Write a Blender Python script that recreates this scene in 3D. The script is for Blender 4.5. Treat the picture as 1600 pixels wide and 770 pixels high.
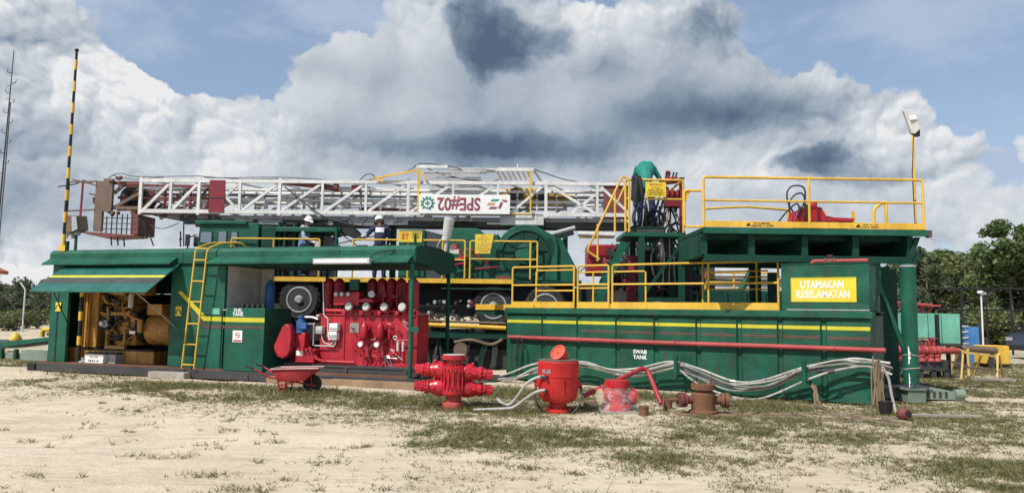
import bpy, bmesh, math, random
import numpy as np
from mathutils import Vector as V, Matrix, Euler
random.seed(7)
for o in list(bpy.data.objects): bpy.data.objects.remove(o)
SC = bpy.context.scene
COL = SC.collection

# ------------------------------------------------------------------ camera
FPX, CH, PITCH, ROLL = 1155.0, 1.6, math.atan(102/1155.0), 0.014
_f = V((0, math.cos(PITCH), math.sin(PITCH)))
_r0 = V((1, 0, 0)); _u0 = V((0, -math.sin(PITCH), math.cos(PITCH)))
_r = _r0*math.cos(ROLL) + _u0*math.sin(ROLL)
_u = _u0*math.cos(ROLL) - _r0*math.sin(ROLL)
CAMP = V((0, 0, CH))
cam = bpy.data.cameras.new('camera'); camo = bpy.data.objects.new('camera', cam); COL.objects.link(camo)
camo.matrix_world = Matrix(((_r.x, _u.x, -_f.x, 0), (_r.y, _u.y, -_f.y, 0), (_r.z, _u.z, -_f.z, CH), (0, 0, 0, 1)))
cam.sensor_width = 36.0; cam.lens = 36.0*FPX/1600.0; cam.clip_start = 0.1; cam.clip_end = 6000
SC.camera = camo

def ray(px, py):
    return (_f + _r*((px-800)/FPX) + _u*((385-py)/FPX))
def at(px, py, Y):                       # the point of that sight line at distance Y along the ground
    d = ray(px, py); return CAMP + d*(Y/d.y)
def gnd(px, py):                         # the point where that sight line meets the ground
    d = ray(px, py); return CAMP + d*(-CH/d.z)

# ------------------------------------------------------------------ sky and sun
SUN = V((-0.46, -0.44, 0.77)).normalized()
SC.render.engine = 'CYCLES'
SC.cycles.max_bounces = 6; SC.cycles.diffuse_bounces = 1; SC.cycles.glossy_bounces = 3; SC.cycles.transparent_max_bounces = 8; SC.cycles.use_denoising = True
SC.view_settings.view_transform = 'Standard'; SC.view_settings.look = 'None'
SC.view_settings.exposure = -0.05; SC.view_settings.gamma = 1.0; SC.view_settings.use_curve_mapping = False
sun = bpy.data.lights.new('sun', 'SUN'); sun.energy = 5.0; sun.angle = math.radians(0.53); sun.color = (1.0, 0.95, 0.87)
suno = bpy.data.objects.new('sun', sun); COL.objects.link(suno)
suno.rotation_euler = SUN.to_track_quat('Z', 'Y').to_euler(); suno.location = (-20, -20, 40)

def build_world():
    WD = bpy.data.worlds.new('World'); SC.world = WD; WD.use_nodes = True
    nt = WD.node_tree; N = nt.nodes; L = nt.links; N.clear()
    def nd(t, **k):
        n = N.new(t)
        for a, b in k.items(): setattr(n, a, b)
        return n
    def setin(s, v):
        if hasattr(v, 'links') or hasattr(v, 'is_linked'): L.new(v, s)
        else: s.default_value = v
    def m(op, a, b=None, c=None, clamp=False):
        n = nd('ShaderNodeMath', operation=op, use_clamp=clamp); setin(n.inputs[0], a)
        if b is not None: setin(n.inputs[1], b)
        if c is not None: setin(n.inputs[2], c)
        return n.outputs[0]
    def mix(f, a, b):
        n = nd('ShaderNodeMix', data_type='RGBA'); setin(n.inputs[0], f); setin(n.inputs[6], a); setin(n.inputs[7], b); return n.outputs[2]
    def sm(x, lo, hi):
        n = nd('ShaderNodeMapRange', interpolation_type='SMOOTHSTEP'); setin(n.inputs[0], x)
        n.inputs[1].default_value = lo; n.inputs[2].default_value = hi; return n.outputs[0]
    def comb(x, y, z=0.0):
        n = nd('ShaderNodeCombineXYZ'); setin(n.inputs[0], x); setin(n.inputs[1], y); setin(n.inputs[2], z); return n.outputs[0]
    tc = nd('ShaderNodeTexCoord'); sp = nd('ShaderNodeSeparateXYZ'); L.new(tc.outputs['Generated'], sp.inputs[0])
    az = m('ARCTAN2', sp.outputs[0], sp.outputs[1]); el = m('ARCSINE', sp.outputs[2])
    def noise(vec, scale, det, rough=0.55, dist=0.0, col=False):
        n = nd('ShaderNodeTexNoise', noise_dimensions='2D'); L.new(vec, n.inputs['Vector'])
        n.inputs['Scale'].default_value = scale; n.inputs['Detail'].default_value = det; n.inputs['Roughness'].default_value = rough
        n.inputs['Distortion'].default_value = dist; return n.outputs[1 if col else 0]
    def puff(vec, scale, det=3.6):
        n = nd('ShaderNodeTexVoronoi', voronoi_dimensions='2D', feature='F1'); L.new(vec, n.inputs['Vector'])
        n.inputs['Scale'].default_value = scale; n.inputs['Detail'].default_value = det; n.inputs['Roughness'].default_value = 0.46
        n.inputs['Lacunarity'].default_value = 2.2; return n.outputs['Distance']
    def vm(op, a, b, c=None):
        n = nd('ShaderNodeVectorMath', operation=op); setin(n.inputs[0], a); setin(n.inputs[1], b)
        if c is not None: setin(n.inputs[2], c)
        return n.outputs[1] if op == 'DOT_PRODUCT' else n.outputs[0]
    p0 = comb(az, el)
    w = vm('MULTIPLY_ADD', noise(p0, 8.0, 2.0, 0.5, 0, True), (0.06, 0.045, 0), (-.03, -.0225, 0))
    w2 = vm('MULTIPLY_ADD', noise(p0, 34.0, 3.0, 0.6, 0, True), (0.020, 0.018, 0), (-.010, -.009, 0))
    p1 = vm('ADD', p0, w); p1 = vm('ADD', p1, w2)
    def ae(px, py):
        d = ray(px, py).normalized(); return math.atan2(d.x, d.y), math.asin(d.z)
    def total(lst):                       # soft masses of cloud, placed by direction
        t = None
        for px, py, sx, sy, amp in lst:
            a, e = ae(px, py); kx, ky = FPX/sx, FPX/sy
            q = vm('MULTIPLY_ADD', p1, (kx, ky, 0), (-a*kx, -e*ky, 0))
            g = m('POWER', 0.3679, vm('DOT_PRODUCT', q, q))
            t = m('MULTIPLY', g, amp) if t is None else m('MULTIPLY_ADD', g, amp, t)
        return t
    def billow(vec):                      # rounded heads with creases between, four sizes
        t = None
        for sc_, am in ((7.0, 0.52), (17.0, 0.27), (42.0, 0.13), (100.0, 0.055)):
            n = nd('ShaderNodeTexVoronoi', voronoi_dimensions='2D', feature='F1'); L.new(vec, n.inputs['Vector']); n.inputs['Scale'].default_value = sc_
            d = n.outputs['Distance']; q = m('MULTIPLY', d, d); t = m('MULTIPLY', q, -am*1.6) if t is None else m('MULTIPLY_ADD', q, -am*1.6, t)
        return m('ADD', t, 1.0)
    big = noise(p0, 3.2, 3.0, 0.5)
    ha = billow(p1); hb = billow(vm('ADD', p1, (-0.0045, 0.008, 0)))
    soft = m('MINIMUM', total([(850, 150, 330, 150, 0.85), (1130, 160, 170, 60, .5), (540, 130, 160, 130, .6), (480, 110, 120, 40, .5), (800, 350, 1300, 75, .8)]), 0.93)
    amt = total([(300, 135, 80, 34, -.28), (560, 40, 40, 30, -.4), (330, 40, 170, 60, -.9), (1300, 50, 120, 60, -.6), (1540, 130, 120, 90, -.5), (50, 130, 120, 110, 1.1), (150, 250, 200, 90, 0.95), (440, 240, 170, 65, 0.9), (480, 105, 90, 30, 0.42),
                 (650, 100, 130, 170, 1.0), (900, 130, 260, 170, 1.2), (1120, 40, 110, 60, 0.6),
                 (1170, 180, 150, 70, 0.9), (1350, 200, 75, 60, 0.8), (1270, 240, 120, 60, .8), (1400, 95, 40, 28, 0.5),
                 (1490, 245, 150, 36, 0.55), (150, 370, 400, 100, 0.8), (800, 310, 420, 110, 1.0), (1480, 340, 160, 50, 0.55), (500, 420, 1200, 60, .45)])
    amt = m('MULTIPLY_ADD', m('SUBTRACT', big, 0.5), 1.2, amt)
    amt = m('MULTIPLY_ADD', m('SUBTRACT', ha, 0.72), 0.9, amt)
    mask = sm(amt, 0.20, 0.33)
    drk = total([(770, 50, 120, 80, 0.25), (938, 105, 46, 26, 0.40), (800, 232, 230, 30, 0.66), (900, 350, 1300, 60, .14), (620, 95, 60, 50, 0.16), (860, 170, 270, 100, 0.32),
                 (1130, 172, 170, 30, 0.55), (1310, 240, 80, 40, 0.15), (1120, 40, 70, 50, 0.28), (620, 240, 150, 50, 0.18),
                 (70, 200, 90, 36, 0.16), (215, 192, 60, 14, 0.22), (60, 300, 200, 20, 0.12), (60, 345, 160, 18, .18), (1450, 266, 120, 10, .25), (480, 112, 80, 22, .2), (110, 110, 100, 60, -.07), (430, 210, 120, 50, -.08), (1350, 180, 60, 36, -.2), (1200, 262, 60, 20, -.15), (640, 60, 90, 60, -.12)])
    drk = m('MULTIPLY_ADD', m('SUBTRACT', noise(p1, 6.0, 4.0, 0.55), 0.5), 0.72, drk)
    near = m('MULTIPLY_ADD', m('SUBTRACT', noise(p1, 9.0, 5.0, 0.6), 0.5), 1.3, m('MULTIPLY_ADD', m('SUBTRACT', ha, 0.72), 0.7, total([(760, 40, 78, 62, 1.0), (800, 74, 70, 40, .5), (872, 52, 34, 36, .8), (1310, 237, 58, 34, .66), (1255, 255, 40, 14, .7), (610, 85, 40, 30, .5), (1120, 30, 60, 50, .5)])))
    drk = m('MULTIPLY_ADD', sm(near, 0.40, 0.95), 0.46, drk)                # low near clouds, in shade, in front of the lit ones
    emb = m('MULTIPLY', m('MULTIPLY', m('SUBTRACT', hb, ha), 1.2), m('SUBTRACT', 1.0, soft))       # lit sides of the billows
    crease = m('MULTIPLY', m('MULTIPLY', m('SUBTRACT', 0.80, ha), 0.40), m('SUBTRACT', 1.0, soft))
    tone = m('ADD', m('ADD', drk, emb), m('ADD', crease, 0.12))
    cr = nd('ShaderNodeValToRGB'); L.new(tone, cr.inputs[0])
    K = 10.0
    el_ = cr.color_ramp.elements
    el_[0].position = 0.0; el_[0].color = (.86, .87, .88, 1)
    el_[1].position = 1.0; el_[1].color = (.10, .145, .22, 1)
    for p, c in ((0.15, (.66, .70, .75, 1)), (0.36, (.47, .53, .60, 1)), (0.64, (.25, .32, .41, 1))):
        e = el_.new(p); e.color = c
    sky = nd('ShaderNodeTexSky', sky_type='NISHITA', sun_disc=False)
    sky.sun_elevation = math.asin(SUN.z); sky.sun_rotation = math.atan2(SUN.x, SUN.y)
    sky.dust_density = 1.0; sky.air_density = 1.0; sky.altitude = 20; sky.ozone_density = 2.0
    # a veil of thin high cloud makes the clear sky milky
    veil = m('MULTIPLY', sm(noise(vm('MULTIPLY', p0, (1.0, 2.0, 0)), 4.5, 5.0, 0.58), 0.40, 0.68), 0.55)
    def scale(c, k):
        n = nd('ShaderNodeVectorMath', operation='SCALE'); setin(n.inputs[0], c); n.inputs['Scale'].default_value = k; return n.outputs[0]
    base = mix(m('ADD', veil, 0.36), scale(sky.outputs[0], SKYK), (.46*K, .56*K, .72*K, 1))
    col = mix(mask, base, scale(cr.outputs[0], K))
    bg = nd('ShaderNodeBackground'); L.new(col, bg.inputs[0]); bg.inputs[1].default_value = 0.1
    out = nd('ShaderNodeOutputWorld'); L.new(bg.outputs[0], out.inputs[0])
    WD.cycles.sampling_method = 'MANUAL'; WD.cycles.sample_map_resolution = 512
SKYK = 1.35
build_world()

# ------------------------------------------------------------------ materials
MATS = {}
def paint(name, col, rough=0.5, dirt=0.25, dcol=(.13, .10, .07), rust=0.0, bump=0.15, fade=0.18, metal=0.0, spec=0.4, coat=0.0, sc=1.0, wear=0.0):
    m = bpy.data.materials.new(name); m.use_nodes = True; nt = m.node_tree; N = nt.nodes; L = nt.links
    b = N['Principled BSDF']; b.inputs['Metallic'].default_value = metal; b.inputs['Specular IOR Level'].default_value = spec
    b.inputs['Coat Weight'].default_value = coat; b.inputs['Coat Roughness'].default_value = 0.15
    tc = N.new('ShaderNodeTexCoord')
    def noise(scale, det, vec=None, rg=0.6):
        n = N.new('ShaderNodeTexNoise'); L.new(vec or tc.outputs['Object'], n.inputs['Vector']); n.inputs['Scale'].default_value = scale*sc
        n.inputs['Detail'].default_value = det; n.inputs['Roughness'].default_value = rg; return n.outputs[0]
    def rng(x, lo, hi, a=0.0, c=1.0):
        n = N.new('ShaderNodeMapRange'); L.new(x, n.inputs[0]); n.inputs[1].default_value = lo; n.inputs[2].default_value = hi
        n.inputs[3].default_value = a; n.inputs[4].default_value = c; return n.outputs[0]
    def mix(f, a, c):
        n = N.new('ShaderNodeMix'); n.data_type = 'RGBA'; L.new(f, n.inputs[0])
        for s, v in ((6, a), (7, c)):
            if isinstance(v, tuple): n.inputs[s].default_value = (*v, 1)
            else: L.new(v, n.inputs[s])
        return n.outputs[2]
    n1 = noise(1.7, 3.0)
    lum = sum(col)/3
    faded = tuple(min(1, c*(1+fade)+lum*fade*0.5) for c in col); deep = tuple(c*(1-fade) for c in col)
    c1 = mix(rng(n1, .3, .7), deep, faded)
    mp = N.new('ShaderNodeMapping'); mp.inputs['Scale'].default_value = (7, 7, 0.7); L.new(tc.outputs['Object'], mp.inputs['Vector'])
    st = noise(1.6, 4.0, mp.outputs[0]); sp = noise(9.0, 6.0)
    mu = N.new('ShaderNodeMath'); mu.operation = 'MULTIPLY'; L.new(rng(st, .46, .72), mu.inputs[0]); L.new(rng(sp, .35, .65, 0.15, 1), mu.inputs[1])
    mu2 = N.new('ShaderNodeMath'); mu2.operation = 'MULTIPLY'; L.new(mu.outputs[0], mu2.inputs[0]); mu2.inputs[1].default_value = dirt
    c2 = mix(mu2.outputs[0], c1, dcol)
    if wear > 0:                          # chalky scuffs and scratches
        wp = N.new('ShaderNodeMapping'); wp.inputs['Scale'].default_value = (1.0, 1.0, 2.6); L.new(tc.outputs['Object'], wp.inputs['Vector'])
        wm = N.new('ShaderNodeMath'); wm.operation = 'MULTIPLY'; L.new(rng(noise(1.1, 3.0, wp.outputs[0]), .54, .70, 0, wear), wm.inputs[0]); L.new(rng(noise(22.0, 6.0, wp.outputs[0], .72), .50, .62), wm.inputs[1])
        c2 = mix(wm.outputs[0], c2, tuple(c*.55+.16 for c in col))
    if rust > 0:
        rn = noise(5.5, 8.0, None, 0.68); c2 = mix(rng(rn, .74-.36*rust, .80-.30*rust), c2, (.16, .065, .028))
    L.new(c2, b.inputs['Base Color'])
    L.new(rng(sp, .3, .7, max(.05, rough-.1), min(1, rough+.14)), b.inputs['Roughness'])
    if bump > 0:
        bp = N.new('ShaderNodeBump'); bp.inputs['Strength'].default_value = bump; bp.inputs['Distance'].default_value = 0.02
        L.new(noise(4.0, 5.0), bp.inputs['Height']); L.new(bp.outputs[0], b.inputs['Normal'])
    MATS[name] = m; return m
paint('green', (.005, .092, .055), .48, .7, (.030, .050, .030), .08, .18, .30, spec=.3, wear=.3)
paint('green_tank', (.004, .084, .048), .48, .95, (.060, .048, .026), 0.17, .3, .36, spec=.3, wear=.45)
paint('green_dark', (.005, .050, .034), .6, .4, (.02, .028, .02), 0, .1, spec=.25)  # darker, dirtier copy of green, with the shade of under-deck steel put in
paint('green_flap', (.010, .112, .082), .4, .4, (.06, .08, .07), .03, .18, .25, wear=.3)
paint('red', (.40, .004, .018), .45, .45, (.07, .012, .014), .02, .1, .25, spec=.5, wear=.15)
paint('red_bright', (.52, .005, .020), .30, .55, (.16, .02, .018), .10, .25, .22, spec=.5, coat=.2)
paint('red_annular', (.54, .012, .012), .45, .6, (.20, .04, .03), .09, .2, .22, spec=.4, wear=.12)
paint('red_cap', (.66, .07, .035), .5, .2, (.3, .15, .1))
paint('maroon', (.20, .018, .028), .5, .35, (.10, .04, .03), .1, .1)
paint('red_faded', (.36, .05, .05), .6, .4, (.18, .10, .07), .25, .1)
paint('yellow', (.70, .42, .035), .45, .5, (.28, .16, .05), .12, .08, .15)
paint('yellow_sign', (.76, .54, .025), .5, .4, (.4, .28, .1), .05, .06, .1, wear=.2)
paint('stripe', (.56, .50, .02), .5, .25, (.2, .22, .06), 0, .03, .1)
paint('stripe_brown', (.10, .055, .045), .6, .5, (.03, .07, .05), 0, .05, .2)
paint('cat_yellow', (.40, .19, .028), .5, .9, (.06, .04, .025), .22, .15, .3)
paint('white', (.66, .66, .64), .5, .6, (.30, .26, .21), .18, .1, .12)
paint('white_clean', (.80, .80, .78), .5, .1, (.5, .48, .45), 0, .03, .05)
paint('white_wall', (.55, .54, .50), .7, .3, (.3, .28, .24))
paint('grey', (.34, .35, .35), .5, .3, (.15, .14, .12))
paint('grey_light', (.52, .52, .50), .55, .25, (.3, .28, .25))
paint('steel', (.42, .42, .42), .35, .3, (.2, .18, .16), 0, .1, .15, metal=.8)
paint('steel_dark', (.045, .045, .047), .55, .4, (.09, .07, .055), .12, .12)
paint('black', (.014, .014, .015), .6, .25, (.06, .05, .045))
paint('rubber', (.020, .020, .020), .8, .5, (.14, .11, .085))
paint('rust', (.17, .075, .040), .8, .5, (.07, .035, .022), .35, .3, .25)
paint('rust_brown', (.145, .105, .078), .65, .45, (.10, .05, .035), .2, .15)
paint('rust_red', (.17, .05, .045), .65, .45, (.08, .04, .03), .2, .15)
paint('orange_roof', (.40, .11, .04), .7, .3)
paint('timber', (.25, .165, .095), .85, .4, (.14, .10, .07), 0, .3, .25)
paint('timber_grey', (.30, .27, .23), .85, .4, (.14, .12, .09), 0, .3, .2)
paint('blue', (.03, .13, .42), .45, .3)
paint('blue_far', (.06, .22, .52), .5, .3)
paint('teal', (.14, .44, .32), .55, .4, (.28, .20, .12), .12)
paint('hose_dark', (.20, .19, .17), .6, .8, (.06, .055, .045), 0, .1, .3)
paint('hose', (.40, .38, .34), .6, .8, (.09, .08, .065), 0, .1, .3)
paint('cable', (.02, .02, .022), .5, .1)
paint('rope', (.22, .16, .10), .9, .4)
paint('navy', (.020, .030, .075), .85, .15, bump=.25)
paint('cloth_blue', (.16, .27, .46), .85, .15, bump=.25)
paint('cloth_pale', (.38, .40, .46), .85, .15, bump=.25)
paint('cloth_teal', (.012, .20, .16), .85, .1, (.02, .1, .08), bump=.25)
paint('cloth_white', (.62, .62, .66), .8, .1)
paint('denim', (.025, .04, .10), .9, .2)
paint('skin', (.28, .13, .085), .55, .05)
paint('hair', (.012, .010, .010), .6, 0)
paint('plastic_white', (.80, .80, .78), .3, .05, bump=0)
paint('plank_end', (.5, .40, .24), .8, .2)
paint('bark', (.16, .12, .085), .9, .4, bump=.5)
paint('letter_white', (.80, .82, .80), .5, .5, (.45, .45, .35), bump=0)
paint('letter_black', (.02, .018, .015), .6, 0, bump=0)
paint('letter_red', (.45, .02, .02), .6, 0, bump=0)
paint('letter_maroon', (.23, .045, .075), .6, .3, (.6, .6, .6), bump=0)
paint('letter_teal', (.03, .24, .20), .6, .2, (.6, .6, .6), bump=0)
paint('letter_ochre', (.45, .26, .10), .6, .2, (.6, .6, .6), bump=0)
def glass(name, col, rough=.08):
    m = bpy.data.materials.new(name); m.use_nodes = True; b = m.node_tree.nodes['Principled BSDF']
    b.inputs['Base Color'].default_value = (*col, 1); b.inputs['Roughness'].default_value = rough; b.inputs['Specular IOR Level'].default_value = .8
    MATS[name] = m
glass('glass', (.03, .04, .045)); glass('gauge', (.48, .48, .46), .25); glass('lamp_glass', (.32, .33, .34), .12)
def wrapmat():
    m = bpy.data.materials.new('plastic_wrap'); m.use_nodes = True; nt = m.node_tree; N = nt.nodes; L = nt.links
    b = N['Principled BSDF']; b.inputs['Base Color'].default_value = (.9, .88, .88, 1); b.inputs['Roughness'].default_value = .22
    t = N.new('ShaderNodeBsdfTransparent'); mx = N.new('ShaderNodeMixShader'); tc = N.new('ShaderNodeTexCoord')
    n = N.new('ShaderNodeTexNoise'); L.new(tc.outputs['Object'], n.inputs[0]); n.inputs['Scale'].default_value = 9; n.inputs['Detail'].default_value = 7; n.inputs['Distortion'].default_value = .6; n.inputs['Roughness'].default_value = .68
    r = N.new('ShaderNodeMapRange'); L.new(n.outputs[0], r.inputs[0]); r.inputs[1].default_value = .50; r.inputs[2].default_value = .74; r.inputs[3].default_value = .10; r.inputs[4].default_value = .62
    L.new(r.outputs[0], mx.inputs[0]); L.new(t.outputs[0], mx.inputs[1]); L.new(b.outputs[0], mx.inputs[2])
    L.new(mx.outputs[0], N['Material Output'].inputs[0]); MATS['plastic_wrap'] = m
wrapmat()
def leafmat(name, c1, c2, c3, sc=1.2):
    m = bpy.data.materials.new(name); m.use_nodes = True; nt = m.node_tree; N = nt.nodes; L = nt.links
    b = N['Principled BSDF']; b.inputs['Roughness'].default_value = .6; b.inputs['Specular IOR Level'].default_value = .25
    g = N.new('ShaderNodeNewGeometry'); cr = N.new('ShaderNodeValToRGB'); L.new(g.outputs['Random Per Island'], cr.inputs[0])
    e = cr.color_ramp.elements; e[0].color = (*c1, 1); e[1].color = (*c3, 1); x = e.new(.5); x.color = (*c2, 1)
    L.new(cr.outputs[0], b.inputs['Base Color'])
    t = N.new('ShaderNodeBsdfTranslucent'); L.new(cr.outputs[0], t.inputs[0]); mx = N.new('ShaderNodeMixShader'); mx.inputs[0].default_value = .25
    L.new(b.outputs[0], mx.inputs[1]); L.new(t.outputs[0], mx.inputs[2]); L.new(mx.outputs[0], N['Material Output'].inputs[0]); MATS[name] = m
leafmat('leaf_a', (.060, .095, .038), (.10, .15, .052), (.17, .21, .08))
leafmat('leaf_b', (.080, .115, .040), (.145, .175, .062), (.23, .24, .11))
leafmat('leaf_c', (.058, .088, .045), (.095, .13, .064), (.16, .18, .10))
leafmat('leaf_far', (.030, .048, .026), (.045, .07, .034), (.075, .09, .045))
leafmat('grass', (.075, .095, .030), (.15, .15, .055), (.34, .29, .15))

# ------------------------------------------------------------------ mesh helpers
class MB:
    def __init__(s): s.v = []; s.f = []
    def add(s, vs, fs):
        k = len(s.v); s.v += [tuple(p) for p in vs]; s.f += [tuple(i+k for i in f) for f in fs]; return s
    def box(s, a, b):
        x0, x1 = sorted((a[0], b[0])); y0, y1 = sorted((a[1], b[1])); z0, z1 = sorted((a[2], b[2]))
        return s.add([(x0, y0, z0), (x1, y0, z0), (x1, y1, z0), (x0, y1, z0), (x0, y0, z1), (x1, y0, z1), (x1, y1, z1), (x0, y1, z1)],
                     [(3, 2, 1, 0), (4, 5, 6, 7), (0, 1, 5, 4), (1, 2, 6, 5), (2, 3, 7, 6), (3, 0, 4, 7)])
    def beam(s, p, q, w, h=None, up=(0, 0, 1)):
        h = h or w; p = V(p); q = V(q); d = (q-p).normalized(); up = V(up)
        if abs(d.dot(up)) > .98: up = V((0, 1, 0))
        a = d.cross(up).normalized(); b = a.cross(d).normalized(); vs = []
        for c in (p, q):
            for i, j in ((-1, -1), (1, -1), (1, 1), (-1, 1)): vs.append(c+a*(i*w/2)+b*(j*h/2))
        return s.add(vs, [(3, 2, 1, 0), (4, 5, 6, 7), (0, 1, 5, 4), (1, 2, 6, 5), (2, 3, 7, 6), (3, 0, 4, 7)])
    def tube(s, pts, r, n=8, r1=None, caps=True):
        pts = [V(p) for p in pts]; m = len(pts); vs = []; fs = []
        d = (pts[1]-pts[0]).normalized(); a = d.orthogonal().normalized()
        for i, p in enumerate(pts):
            t = (pts[min(i+1, m-1)]-pts[max(i-1, 0)]).normalized()
            a = (a - t*a.dot(t)).normalized(); b = t.cross(a)
            rr = r if r1 is None else r+(r1-r)*i/(m-1)
            if isinstance(r, (list, tuple)): rr = r[i]
            for k in range(n):
                g = 2*math.pi*k/n; vs.append(p+(a*math.cos(g)+b*math.sin(g))*rr)
        for i in range(m-1):
            for k in range(n):
                l = (k+1) % n; fs.append((i*n+k, i*n+l, (i+1)*n+l, (i+1)*n+k))
        if caps: fs.append(tuple(reversed(range(n)))); fs.append(tuple(range((m-1)*n, m*n)))
        return s.add(vs, fs)
    def lathe(s, prof, o=(0, 0, 0), ax=(0, 0, 1), n=20):
        o = V(o); ax = V(ax).normalized(); a = ax.orthogonal().normalized(); b = ax.cross(a); vs = []; fs = []; m = len(prof)
        for r, z in prof:
            for k in range(n):
                g = 2*math.pi*k/n; vs.append(o+ax*z+(a*math.cos(g)+b*math.sin(g))*max(r, 1e-4))
        for i in range(m-1):
            for k in range(n):
                l = (k+1) % n; fs.append((i*n+k, i*n+l, (i+1)*n+l, (i+1)*n+k))
        fs.append(tuple(reversed(range(n)))); fs.append(tuple(range((m-1)*n, m*n)))
        return s.add(vs, fs)
    def prism(s, poly, off):
        off = V(off); n = len(poly); p = [V(x) for x in poly]
        return s.add(p+[x+off for x in p], [tuple(reversed(range(n))), tuple(range(n, 2*n))]+[(i, (i+1) % n, n+(i+1) % n, n+i) for i in range(n)])
    def ball(s, c, r, n=10, sc=(1, 1, 1)):
        m = max(4, n//2+1)
        vs = []; fs = []; c = V(c)
        for i in range(m+1):
            t = math.pi*i/m
            for k in range(n):
                g = 2*math.pi*k/n; vs.append(c+V((r*sc[0]*max(math.sin(t), .001)*math.cos(g), r*sc[1]*max(math.sin(t), .001)*math.sin(g), -r*sc[2]*math.cos(t))))
        for i in range(m):
            for k in range(n):
                l = (k+1) % n; fs.append((i*n+k, i*n+l, (i+1)*n+l, (i+1)*n+k))
        return s.add(vs, fs)
    def capsule(s, p, q, r0, r1, n=10):
        p = V(p); q = V(q); d = q-p; L = d.length; ax = d.normalized(); prof = []
        for i in range(5): t = math.pi/2*i/4; prof.append((r0*math.sin(t), -r0*math.cos(t)))
        for i in range(5): t = math.pi/2*i/4; prof.append((r1*math.cos(t), L+r1*math.sin(t)))
        return s.lathe(prof, p, ax, n)
    def ring(s, c, ax, R, r, n=24, k=8):
        ax = V(ax).normalized(); a = ax.orthogonal().normalized(); b = ax.cross(a); c = V(c); vs = []; fs = []
        for i in range(n):
            g = 2*math.pi*i/n; e = a*math.cos(g)+b*math.sin(g)
            for j in range(k):
                h = 2*math.pi*j/k; vs.append(c+e*(R+r*math.cos(h))+ax*(r*math.sin(h)))
        for i in range(n):
            for j in range(k):
                fs.append((i*k+j, ((i+1) % n)*k+j, ((i+1) % n)*k+(j+1) % k, i*k+(j+1) % k))
        return s.add(vs, fs)
    def mesh(s, name, smooth=None):
        me = bpy.data.meshes.new(name); me.from_pydata([tuple(p) for p in s.v], [], s.f); me.update()
        bm = bmesh.new(); bm.from_mesh(me); bmesh.ops.recalc_face_normals(bm, faces=bm.faces); bm.to_mesh(me); bm.free()
        if smooth is not None:
            me.shade_smooth(); me.set_sharp_from_angle(angle=math.radians(smooth))
        return me
    def build(s, name, mat, parent=None, smooth=40, bevel=0, loc=None):
        o = bpy.data.objects.new(name, s.mesh(name, smooth)); COL.objects.link(o); o.data.materials.append(MATS[mat] if isinstance(mat, str) else mat)
        if parent: o.parent = parent
        if loc: o.location = loc
        if bevel:
            b = o.modifiers.new('bevel', 'BEVEL'); b.width = bevel; b.segments = 2; b.limit_method = 'ANGLE'; b.angle_limit = math.radians(50)
        return o
def tag(o, label, cat, group=None):
    o['label'] = label; o['category'] = cat
    if 'kind' not in o: o['kind'] = 'thing'
    if group: o['group'] = group
    return o
class Fr:                                # an upright local frame: u along, v away from the viewer, w up
    def __init__(s, o, ang=0.0): s.o = V(o); s.a = ang; s.c = math.cos(ang); s.s = math.sin(ang)
    def loc(s, p): d = V(p)-s.o; return V((d.x*s.c+d.y*s.s, -d.x*s.s+d.y*s.c, d.z))
    def wld(s, p): return s.o+V((p[0]*s.c-p[1]*s.s, p[0]*s.s+p[1]*s.c, p[2]))
    def L(s, px, py, v=0.0):             # the point of a sight line on this frame's upright plane at depth v
        a = s.loc(CAMP); b = s.loc(CAMP+ray(px, py)); d = b-a; return a+d*((v-a.y)/d.y)
    def sub(s, p, ang=0.0): return Fr(s.wld(p), s.a+ang)
    def subw(s, p, ang=0.0): return Fr(p, s.a+ang)
def thing(name, label, cat, fr, group=None):
    o = bpy.data.objects.new(name, None); COL.objects.link(o); o.empty_display_size = .2
    o.location = fr.o; o.rotation_euler = (0, 0, fr.a); return tag(o, label, cat, group)
def frame2(pxa, Ya, pxb, Yb, py=490):
    a = at(pxa, py, Ya); b = at(pxb, py, Yb); a.z = b.z = 0
    return Fr(a, math.atan2(b.y-a.y, b.x-a.x)), (b-a).length
def text(s, size, mat, parent, o, ex=(1, 0, 0), ey=(0, 0, 1), name='lettering', xs=1.0, bold=.012, smooth=None):
    c = bpy.data.curves.new('t', 'FONT'); c.body = s; c.size = size; c.align_x = 'CENTER'; c.align_y = 'CENTER'; c.offset = bold*size; c.resolution_u = 3; c.space_line = .8
    t = bpy.data.objects.new('t', c); COL.objects.link(t)
    dg = bpy.context.evaluated_depsgraph_get(); me = bpy.data.meshes.new_from_object(t.evaluated_get(dg))
    bpy.data.objects.remove(t); bpy.data.curves.remove(c)
    ex = V(ex).normalized(); ey = V(ey).normalized(); o = V(o)
    for v in me.vertices: v.co = o+ex*(v.co.x*xs)+ey*v.co.y
    me.name = name; ob = bpy.data.objects.new(name, me); COL.objects.link(ob); me.materials.clear(); me.materials.append(MATS[mat]); ob.parent = parent; return ob
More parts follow.
